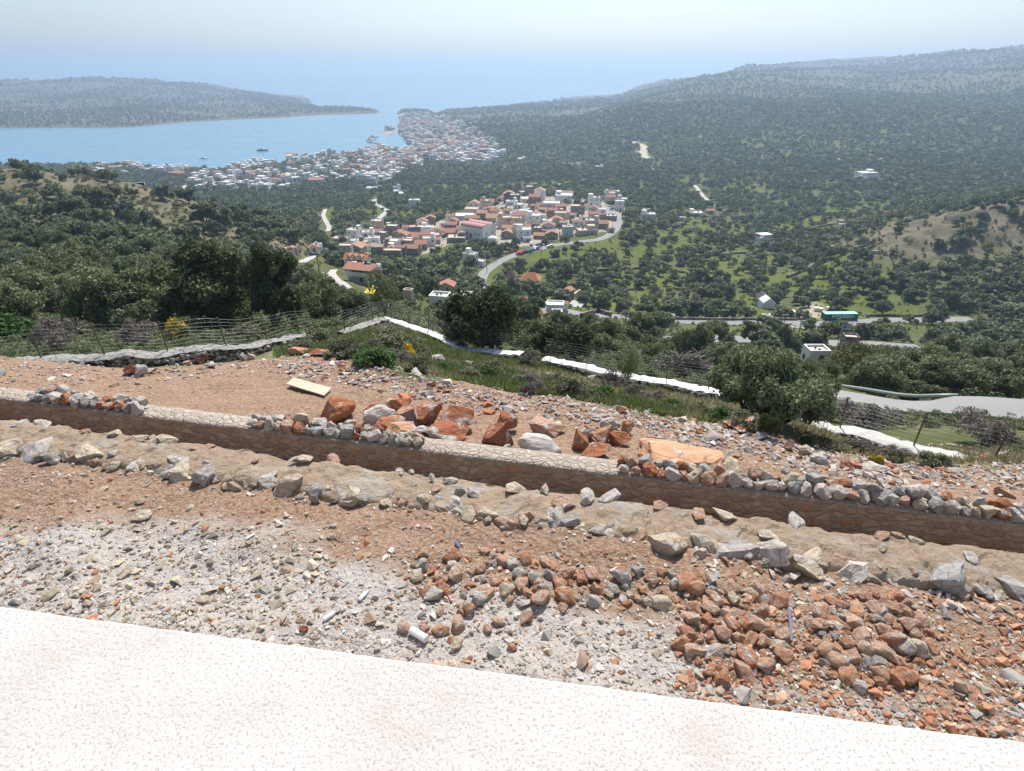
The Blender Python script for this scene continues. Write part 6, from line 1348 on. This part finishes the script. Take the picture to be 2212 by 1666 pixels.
tries = 0; NTOWN = 295
def town_label(px, py):
    if px < 500: return 'pale house in the sparse row near the shore at the far left', 'houses at the left shore'
    if px < 620: return 'pale house among trees near the small harbour on the left', 'houses by the small harbour'
    if px < 800: return 'small white house in the loose shoreline strip left of the dense town', 'houses along the shoreline strip'
    if py < 290: return 'tiny white house on the hazy far end of the town', 'houses at the far end of the town'
    if px > 960: return 'pale house on the right-hand ridge edge of the town', 'houses on the town ridge'
    return 'small white house packed into the dense middle of the town', 'houses in the dense middle of the town'
cand = []
while len(cand) < 9000:
    px = TR.uniform(200, 1090); py = TR.uniform(244, 415)
    if not in_poly([px - max(0, TR.gauss(0, 16)) * (px > 900)], [py + TR.gauss(0, 4)], TOWN)[0]: continue
    cand.append((px, py))
HTOT = []
for px, py in cand:
    X, Y, Zg, D = hit(px, py)
    if Zg < -121.8 or D > 2600: continue
    if TR.random() < .4 and px < 760: continue
    w = TR.uniform(9, 17); sep = .84 if px > 790 else 1.3
    if any(abs(X - a) < (w + c) * .5 * sep and abs(Y - b_) < (w + c) * .62 * sep for a, b_, c in HTOT): continue
    HTOT.append((X, Y, w)); tp.append((D, px, py, X, Y, Zg, w))
    if len(tp) > 600: break
tp.sort(key=lambda t: t[0] / t[6])
FV = []; FF_ = []; off = 0
town_rest = MB()
for i, (D, px, py, X, Y, Zg, w) in enumerate(tp):
    hh = TR.choice([4, 6.5, 7, 9.5]) if px > 500 else TR.choice([4, 6.5]); k = TR.choices(range(14), [4] * 9 + [3, 3, 3, 3, 3])[0]; yaw = TR.choice([0, -.2, .3, -.5, 1.2, .6]); HOUSES.append((X, Y, w * .6))
    if i < NTOWN:
        lb, gr = town_label(px, py); o = bpy.data.objects.new('town_house', TM[k]); link(o); o.location = (X, Y, Zg + hh * .5); o.scale = (w, w * TR.uniform(.7, 1.0), hh * .95); o.rotation_euler = (0, 0, yaw); tag(o, lb, 'house', gr)
    else:
        M = Matrix.Translation((X, Y, Zg + hh * .5)) @ Matrix.Rotation(yaw, 4, 'Z') @ Matrix.Diagonal((w, w * .85, hh * .95, 1)); me_ = TM[k]
        mats_ = {0: ((0 if k % 3 == 0 else 5) if k < 9 or k == 11 else 1), 1: 2, 2: 3, 3: 4}; n0 = len(town_rest.v); town_rest.v += [tuple(M @ v.co) for v in me_.vertices]
        for p in me_.polygons: town_rest.f.append(tuple(n0 + q for q in p.vertices)); town_rest.m.append(mats_[p.material_index])
o = town_rest.build('distant_town', [WW, BEI, DARK, TILE, ROOFC, TOWNW]); tag(o, 'hazy mass of tiny pale houses in the far part of the town', 'houses', kind='stuff')
# larger apartment blocks at the left shore, and far villas
for px, py, w, hh, rf, wl, lb in [(308, 372, 22, 11, 'r', 'w', 'white houses block with red hipped roof, first at the left shore'), (330, 371, 14, 9, 'ry', 'w', 'narrow white gabled block, second at the left shore'), (351, 371, 12, 10, 'f', 'g', 'grey flat-roofed block, third at the left shore'), (349, 379, 20, 17, 'f', 'g', 'shaded grey apartment block with balconies at the left shore'), (372, 378, 22, 18, 'f', 'w', 'largest white apartment block with dark balconies at the left shore'),
    (396, 367, 14, 8, 'f', 'd', 'dark flat house right of the apartment blocks'), (640, 388, 14, 12, 'ry', 'w', 'white chapel-like house above the groves, left of the town'), (655, 387, 16, 8, 'f', 'w', 'white bungalow beside the chapel-like house'), (683, 397, 34, 14, 'r', 'b', 'large beige hall with a reddish roof below the shoreline strip'), (552, 409, 22, 12, 'f', 'w', 'white two-storey house lowest on the left part of the town'), (715, 397, 18, 9, 'f', 'w', 'white flat house right of the beige hall'),
    (1047, 336, 28, 14, 'f', 'd', 'dark stone building on the town ridge'), (1031, 336, 14, 12, 'r', 'b', 'orange-tinted house on the town ridge'), (1068, 341, 18, 14, 'f', 'w', 'white end house on the tip of the town ridge'), (1012, 263, 16, 11, 'f', 'w', 'large white villa above the far town')]:
    house(px, py, w, hh, rf, wl, lb, rng=HR, det=w > 15)
FR = random.Random(31)
for _ in range(26):
    px = FR.uniform(1130, 1340); py = 222 - (px - 1130) * .05 + FR.uniform(-4, 8); X, Y, Zg, D = hit(px, py)
    if Zg < -121.5 or Y < 1800: continue
    o = bpy.data.objects.new('coastal_hotel', TM[FR.randrange(9)]); link(o); w = FR.uniform(18, 45); o.location = (X, Y, Zg + 4); o.scale = (w, 14, 9); tag(o, 'tiny hazy white building on the far coast behind the ridge', 'hotel', 'white buildings on the far coast')
# ---------------------------------------------------------------- boats
def boat(px, py, length, lb, mast=0, col=WW, rz=.1, cat='boat', name='motor_boat'):
    X, Y, Zg, D = hit(px, py); root = tag(empty(name, (X, Y, SEA), rz), lb, cat); l = length; m = MB(); P = [(-.5, -.15), (-.5, .15), (.2, .17), (.42, .08), (.55, 0), (.42, -.08), (.2, -.17)]
    vs = [(x * l * .93, y * l * .6, -.2) for x, y in P] + [(x * l, y * l, l * .11) for x, y in P]; n = 7; m.add(vs, [(i, (i + 1) % n, n + (i + 1) % n, n + i) for i in range(n)] + [tuple(range(n, 2 * n))]); m.build('hull', col, root)
    m = MB(); m.box((-.05 * l, 0, l * .15), (l * .35, l * .17, l * .10)); m.box((-.05 * l, 0, l * .22), (l * .22, l * .14, l * .06)); m.build('cabin', WW, root)
    if mast:
        m = MB(); m.tube([(0, 0, l * .1), (0, 0, mast)], [.25, .15], 6); m.build('mast', WW2, root); m = MB(); m.tube([(0, 0, mast), (l * .52, 0, l * .12)], .06, 4); m.tube([(0, 0, mast), (-l * .48, 0, l * .12)], .06, 4); m.build('rigging', WW2, root); m = MB(); m.tube([(-.4 * l, 0, l * .2), (.0, 0, l * .2)], .3, 6); m.build('boom', plain('sail_cover', (.15, .2, .3), .8), root)
boat(440, 343, 13, 'white motor boat anchored alone in the bay', 0, WW, .1)
boat(567, 326, 19, 'dark-hulled sailing yacht with a tall mast anchored in the bay', 24, plain('navy_hull', (.04, .06, .10), .4), .15, 'sailing boat', 'sailing_yacht')
for px, py, l, lb, ms in ((528, 355, 24, 'long grey boat at the end of the small harbour pier', 0), (522, 359, 20, 'boat moored left of the small harbour', 0), (553, 350, 26, 'white tour boat with a mast at the outer harbour', 16), (566, 349, 24, 'white boat at the right end of the outer harbour', 14), (545, 355, 20, 'white boat inside the small harbour', 8), (560, 357, 18, 'white boat nearest the harbour houses', 8), (803, 318 - 10, 20, 'boat at the first jetty of the main town', 8), (806, 297, 22, 'boat moored off the tip of the main town', 0), (801, 303, 20, 'boat between the town jetties', 9)):
    boat(px, py, l, lb, ms, WW if 'grey' not in lb else WW2, R.uniform(-.2, .2))
for pts, lb in (([(535, 362), (548, 354), (562, 352)], 'pale stone pier of the small harbour'), ([(815, 310), (803, 309)], 'upper jetty of the main town'), ([(822, 322), (806, 320)], 'lower jetty of the main town')):
    m = MB(); Q_ = [at(*p) for p in pts]
    for a, b_ in zip(Q_, Q_[1:]): d_ = b_ - a; m.box(((a + b_) / 2) - Q_[0] + Vector((0, 0, .3)), (Vector((d_.x, d_.y)).length, 6, 3), 0, math.atan2(d_.y, d_.x))
    o = m.build('pier', CONC); o.location = Q_[0]; o.location.z = SEA; tag(o, lb, 'pier')

# ---------------------------------------------------------------- groves: nearest trees one by one, the rest as one wood
HA = np.array(HOUSES); TRR = np.random.RandomState(99)
def free(x, y, r):
    return not np.any((HA[:, 0] - x) ** 2 + (HA[:, 1] - y) ** 2 < (HA[:, 2] + r) ** 2) and clear(x, y, r * .8)
NA = []
for px, py, w in TREES_NEAR:
    X, Y, Zg, D = hit(px, py + 30); NA.append((X, Y, w * D / FPX * .5))
NA = np.array(NA)
for x_, y_, w_ in ROADPTS:
    if 70 < y_ < 460:
        p_, q_, D_ = proj(x_, y_, float(h(x_, y_))); VIS.append((p_ - 3, q_ - 3, p_ + 3, q_ + 2, y_))
VA = np.array(VIS)
def blocks(p, q, w, D, y):
    r = w * .42 * FPX / D; t_ = q - w * .72 * FPX / D
    return bool(np.any((VA[:, 0] < p + r) & (VA[:, 2] > p - r) & (VA[:, 1] < q) & (VA[:, 3] > t_) & (VA[:, 4] > y - 2)))
T = []; Y = 42.0
while Y < 3300:
    s = 5.6 if Y < 150 else (6.6 if Y < 500 else 6.6 * (Y / 500) ** .50)
    xm = .98 * (Y + 30); x = -xm + TRR.uniform(0, s)
    xs_ = np.arange(-xm, xm, s) + TRR.uniform(-.34, .34, len(np.arange(-xm, xm, s))) * s; ys_ = Y + TRR.uniform(-.36, .36, len(xs_)) * s
    zz = h(xs_, ys_); PX, PY, DD_ = proj(xs_, ys_, zz); g = zat('green', xs_, ys_); rk = zat('rock', xs_, ys_); ur = zat('urban', xs_, ys_); tn = zat('tan', xs_, ys_); scb = zat('scrub', xs_, ys_); u = TRR.uniform(0, 1, len(xs_))
    dens = np.where(g > .5, .44, .93); dens = np.where(rk > .4, .40, dens); dens = np.where(ur > .5, np.where(PX < 790, .75, .42), dens); dens = np.where(tn > .3, .04, dens); dens = np.where((PY < 455) & (Y > 450) & (ur < .5), np.maximum(dens, .8), dens); dens = dens * np.where(scb > .5, np.clip(.62 + 1.5 * fbm(xs_, ys_, 160, 3, 55), .12, 1), np.clip(.95 + .8 * fbm(xs_, ys_, 60, 3, 56), .5, 1)) * np.where(Y < 130, .78, 1)
    ok = (u < dens) & (zz > SEA + .8) & (PX > -80) & (PX < 2300)
    for x_, y_, z_, p_, q_, D_, sc_, g_, rk_ in zip(xs_[ok], ys_[ok], zz[ok], PX[ok], PY[ok], DD_[ok], scb[ok], g[ok], rk[ok]):
        w = TRR.uniform(.78, 1.30) * (5.6 if Y < 500 else 5.6 * (Y / 500) ** .42)
        if sc_ > .5: w *= TRR.uniform(.35, .75)
        if rk_ > .4: w *= TRR.choice([.45, .7, 1.0, 1.15])
        if g_ > .5: w *= .85
        if Y < 130 and np.any((NA[:, 0] - x_) ** 2 + (NA[:, 1] - y_) ** 2 < (NA[:, 2] * .6 + w * .4) ** 2): continue
        if Y < 1900 and not free(x_, y_, w * (.45 if y_ < 700 else .30)): continue
        if Y < 430 and ur is not None and blocks(p_, q_, w, D_, y_) and TRR.uniform() < .93: continue
        T.append((w / D_, x_, y_, z_, p_, q_, w, g_, rk_))
    Y += s * .93
T2 = []
for _ in range(26000):
    y_ = 21 * math.exp(TRR.uniform(0, 3.1)); x_ = TRR.uniform(-.98, .98) * (y_ + 10); z_ = float(h(x_, y_))
    g_ = zat('green', np.array([x_]), np.array([y_]))[0]; rk_ = zat('rock', np.array([x_]), np.array([y_]))[0]
    if TRR.uniform() > (.9 if rk_ > .4 else (.30 if g_ > .5 else .35)): continue
    if (x_ > 12 and 36 < y_ < 62) or not free(x_, y_, .8) or y_ < float(np.interp(x_ / (y_ + OY), ROWS[10][:, 0], ROWS[10][:, 1])) + 1.6: continue
    T2.append((0, x_, y_, z_, 0, 0, TRR.uniform(.7, 2.0) * (1.2 if rk_ > .4 else 1) * (.5 if y_ < 40 else 1), g_, rk_))
T.sort(reverse=True, key=lambda t: t[0] * (1 if 130 < t[4] < 2080 and t[5] > 200 else .5))
KR = random.Random(13)
def tree_label(p, q, y, g, rk):
    if rk > .4 and p < 700: return 'dark round tree scattered on the rocky hillside at the left', 'trees on the left rocky hillside'
    if y < 140:
        return ('grey-green olive tree on the steep slope behind the left fence', 'trees on the slope at the left') if p < 900 else ('grey-green olive tree on the steep slope between the white wall and the road', 'trees on the slope at the right')
    if g > .5: return 'olive tree standing in the bright green meadow', 'olive trees in the bright meadows'
    if p < 760: return 'olive tree in the grove at the left, below the rocky hillside', 'olive trees left of the village'
    if p < 1100: return 'olive tree between the village and the boundary wall', 'olive trees below the village'
    if p < 1500: return 'olive tree in the dense grove right of the village road', 'olive trees right of the village road'
    return 'olive tree in the terraced groves at the right', 'olive trees in the right groves'
for t_ in T[:272]:
    _, x_, y_, z_, p_, q_, w, g_, rk_ = t_; lb, gr = tree_label(p_, q_, y_, g_, rk_)
    tree('olive_tree', K_NEAR if w / (y_) > .055 else K_MID, (x_, y_, z_ - .1), w * 1.1, lb, 'tree', gr, KR.uniform(.85, 1.1), rnd=KR)
for px, py, w, hh in ((1420, 652, 24, 20), (1448, 650, 24, 20), (1474, 656, 24, 20), (1500, 660, 22, 22), (1352, 690, 26, 20)):
    tree_px('almond_tree', K_BLOS, px, py, w, hh, 'bare pinkish-grey tree in the row beside the vegetable field', 'tree', 'bare pinkish trees in a row')
tree_px('bare_tree', K_BLOS, 1108, 640, 34, 42, 'bare pinkish tree left of the hipped-roof house')
for px, py, w, hh in ((1735, 640, 26, 30), (1720, 600, 24, 24), (1760, 590, 24, 24), (1780, 600, 22, 22), (1790, 618, 24, 24), (1745, 575, 20, 20)):
    tree_px('young_tree', K_THIN, px, py, w, hh, 'thin nearly leafless young tree in the meadow above the container', 'tree', 'thin young trees in the meadow')
# the rest
def forest(name, rows, label, nq, leaf, seeds, cat):
    prot = []
    for sd in seeds:
        V, F, tone, _ = crown_np(sd, nq, leaf, lobes=8, hgt=.78, asp=1.25, base=.06, spread=.25, ragged=.07); prot.append((V, tone))
    n = len(rows); r = np.random.RandomState(5); VV = np.empty((n, nq * 4, 3), np.float32); TT = np.empty((n, nq), np.float32)
    k = r.randint(0, len(prot), n)
    for i, t_ in enumerate(rows):
        V, tone = prot[k[i]]; a = r.uniform(0, 6.28); c, s_ = math.cos(a), math.sin(a); w = t_[6]
        VV[i, :, 0] = (V[:, 0] * c - V[:, 1] * s_) * w + t_[1]; VV[i, :, 1] = (V[:, 0] * s_ + V[:, 1] * c) * w + t_[2]; VV[i, :, 2] = V[:, 2] * w * r.uniform(.8, 1.1) + t_[3] - .1; TT[i] = np.clip(tone * r.uniform(.55, 1.25), 0, 1)
    VV = VV.reshape(-1, 3); F = np.arange(len(VV)).reshape(-1, 4)
    return tag(link(bpy.data.objects.new(name, np_mesh(name, VV, F, [OLIVE], attrs={'tone': ('FACE', 'FLOAT', TT.ravel())}))), label, cat, kind='stuff')
rest = T[272:]; a_ = [t for t in rest if t[2] < 330]; b_ = [t for t in rest if 330 <= t[2] < 800]; c_ = [t for t in rest if t[2] >= 800]
print('TREES', len(T), len(a_), len(b_), len(c_), 'TOWN', len(tp))
forest('olive_groves', a_, 'olive groves filling the near valley', 560, .092, (81, 82, 83, 84), 'groves')
forest('weeds', [t for t in T2 if t[2] < 95], 'weeds and low scrub just beyond the boundary walls', 420, .055, (96, 97, 98), 'weeds')
forest('low_scrub', [t for t in T2 if t[2] >= 95], 'low scrub and weeds dotted over the slopes and meadows', 90, .13, (93, 94, 95), 'scrub')
forest('valley_groves', b_, 'dense olive groves across the valley floor', 150, .15, (85, 86, 87, 88), 'groves')
forest('distant_scrub', c_, 'hazy far groves and scrub on the distant slopes', 44, .24, (89, 90, 91, 92), 'scrub')
# ---------------------------------------------------------------- labels that say which one
LMT = [(620, 548, 'barrel-roofed chapel'), (768, 590, 'house with dormers'), (1032, 500, 'twin-vaulted church'), (1147, 620, 'hipped-roof stone house'), (1228, 640, 'red-gabled villa'), (1200, 690, 'water-tank house'), (1661, 660, 'white greenhouse'), (1815, 683, 'green container'),
 (1650, 522, 'canopy-roofed white cube house'), (1528, 610, 'upright dark tree'), (1016, 565, 'stepped white modern house'), (965, 625, 'beige red-roofed shed'), (975, 655, 'modern white villa'), (1401, 470, 'pale grey flat-roofed house'), (895, 440, 'lone white villa'), (1058, 700, 'broad dark round tree'),
 (1232, 740, 'dense dark bushy tree'), (478, 620, 'largest dark evergreen'), (338, 610, 'rounded dark olive'), (845, 650, 'leaning corner olive'), (1470, 790, 'pruned bare tree'), (1640, 840, 'large pale olive'), (1850, 790, 'yellow-green oak'), (1765, 770, 'white roadside house'), (1819, 490, 'pink and white huts'),
 (1876, 380, 'terraced villa'), (1320, 640, 'vegetable field'), (1900, 520, 'rocky knoll'), (360, 440, 'hillside crest'), (688, 660, 'pale left olive'), (1380, 700, 'leaning roadside pole'), (2050, 800, 'right frame edge'), (1950, 650, 'roadside right of the container'), (100, 620, 'left frame edge'), (1100, 745, 'foot of the round tree')]
LMS = [(620, 836, 'wooden board'), (727, 880, 'big blocky boulder'), (981, 900, 'largest tilted boulder'), (1167, 954, 'wedge-shaped boulder'), (1288, 960, 'right boulder group'), (1478, 1000, 'orange bedrock dome'), (936, 1075, 'blue plastic cup'), (996, 1068, 'upright blue-grey stone'), (1200, 1113, 'large square stone'), (1318, 1117, 'pointed cream stone'),
 (1830, 1190, 'blue-grey triangular stone'), (1887, 1196, 'blunt cream stone'), (1570, 1090, 'large white rock'), (1705, 1356, 'steel bar'), (905, 1378, 'white pipe'), (712, 1335, 'white bottle'), (787, 1290, 'clear bottle'), (1503, 1270, 'largest orange cobble'), (973, 1296, 'pink plug'), (988, 1180, 'blue lighter'), (541, 1162, 'white offcut'), (575, 1045, 'hollow white rock'),
 (450, 1010, 'pale upper-left block'), (304, 1120, 'clay slab'), (1740, 1270, 'cream pebble'), (1360, 1250, 'lone rust cobble'), (1715, 1170, 'grey footing block')]
LMG = [(818, 770, 'bright green bush'), (943, 770, 'smooth grey boulder'), (1354, 800, 'thin sapling'), (1185, 812, 'dark grey rock'), (1280, 818, 'grey grass rock'), (1055, 800, 'broad grey shrub'), (878, 770, 'orange-tipped shrub'), (1235, 840, 'brownish shrub'), (832, 688, 'wall corner'), (1640, 860, 'large pale olive'), (1150, 770, 'gap in the white wall'), (1445, 828, 'brown rock'), (1800, 930, 'right wall'), (1885, 985, 'yellow-flowered shrub')]
LMW = [(440, 343, 'motor boat'), (567, 326, 'sailing yacht'), (372, 370, 'white apartment block'), (545, 352, 'small harbour'), (683, 388, 'beige hall'), (648, 382, 'chapel-like house'), (804, 408, 'long low edge house'), (803, 310, 'upper jetty'), (806, 320, 'lower jetty'), (1047, 330, 'dark ridge building'), (1068, 335, 'ridge end house'), (1012, 256, 'villa above the far town'), (552, 402, 'lowest two-storey house'), (870, 245, 'causeway'), (960, 330, 'front row of the ridge'), (900, 290, 'middle of the far town'), (740, 370, 'shoreline strip'), (980, 285, 'upper right town')]
ORD = ['', 'second', 'third', 'fourth', 'fifth', 'sixth', 'seventh', 'eighth', 'ninth', 'tenth']
def colword(c):
    r, g, b_ = c[:3]
    if r > 1.9 * g: return 'rust-red'
    if r > 1.5 * g: return 'pinkish'
    if r > 1.35 * b_: return 'cream'
    if r > .5: return 'pale grey'
    return 'blue-grey' if b_ >= r * .96 else 'grey'
def dirword(dx, dy):
    a = abs(dx); b_ = abs(dy)
    if a > 2.2 * b_: return 'right of' if dx > 0 else 'left of'
    if b_ > 2.2 * a: return 'below' if dy > 0 else 'above'
    return ('lower right of' if dx > 0 else 'lower left of') if dy > 0 else ('upper right of' if dx > 0 else 'upper left of')
def relabel(objs, LM, near, fn):
    byl = {}
    for o in objs:
        p, q, D = proj(*o.location); L_ = min(LM, key=lambda l: math.hypot(p - l[0], (q - l[1]) * 1.3)); dx, dy = p - L_[0], q - L_[1]
        ds = math.hypot(dx, dy); lb = '%s %s%s the %s' % (fn(o), 'just ' if ds < near else ('' if ds < 2.6 * near else 'far '), dirword(dx, dy), L_[2])
        byl.setdefault(lb, []).append((ds, o))
    for lb, l in byl.items():
        l.sort(key=lambda t: t[0])
        for i, (_, o) in enumerate(l):
            if len(l) == 1: o['label'] = lb
            elif i < 10: o['label'] = lb + (', nearest to it' if i == 0 else ', %s nearest' % ORD[i])
            else: o['label'] = lb + ', among the farthest'; o['group'] = (o.get('group') or 'repeats')
        if len(l) > 10:
            for i, (_, o) in enumerate(l[10:]): o['group'] = o.get('group', '') or 'repeats'
tops = [o for o in C.objects if o.parent is None and 'label' in o]
G = lambda n: [o for o in tops if o.name.split('.')[0] == n and o.get('group')]
def sz(o, a, b_): s_ = o.scale[0]; return 'small ' if s_ < a else ('large ' if s_ > b_ else '')
relabel(G('olive_tree'), LMT, 40, lambda o: ('small ' if o.scale[0] < 5 else ('broad ' if o.scale[0] > 7 else '')) + 'olive tree')
relabel(G('cobble'), LMS, 60, lambda o: sz(o, .13, .2) + colword(o.color) + ' cobble')
relabel([o for o in G('capping_stone')], LMS + [(556, 915, 'start of the left run'), (904, 955, 'end of the left run'), (1335, 1005, 'start of the right run')], 50, lambda o: sz(o, .25, .33) + colword(o.color) + ' capping stone')
relabel(G('footing_stone'), LMS, 60, lambda o: sz(o, .25, .42) + colword(o.color) + ' footing stone')
relabel(G('shrub'), LMG, 40, lambda o: {'shrub': 'grey-green shrub', 'bush': 'bright green herb clump', 'dry_bush': 'dry twiggy shrub'}.get(o.data.name.split('.')[0], 'shrub'))
relabel(G('town_house'), LMW, 28, lambda o: ('low ' if o.scale[2] < 5 else 'small ') + ('red-roofed' if any(m_ and m_.name.startswith('red_roof') and i_ in {p_.material_index for p_ in o.data.polygons} for i_, m_ in enumerate(o.data.materials)) else ('beige' if o.data.materials[0] == BEI else 'white')) + ' house')
relabel(G('young_tree'), LMT, 60, lambda o: 'thin nearly leafless tree'); relabel(G('almond_tree'), LMT, 60, lambda o: 'bare pinkish tree')

LMV = [(1032, 500, 'twin-vaulted church'), (720, 545, 'left end of the village'), (770, 530, 'white balcony house'), (908, 525, 'tall square stone house'), (975, 495, 'dark stone house'), (1060, 455, 'pink house'), (1132, 425, 'top of the village'), (1150, 475, 'large terraced house'), (1203, 480, 'beige gabled house'), (1283, 440, 'tall house on a grey base'), (1300, 485, 'stepped red roof house'), (1268, 502, 'ruined beige building'), (1220, 430, 'terraced apartment house'), (1335, 480, 'right lane'), (860, 540, 'long low brown building'), (1150, 535, 'car park')]
vh = G('village_house')
relabel(vh, LMV, 22, lambda o: o['label'])
relabel(G('coastal_hotel'), [(1012, 256, 'far villa'), (1240, 215, 'far ridge gap')], 50, lambda o: 'tiny hazy white coastal building')
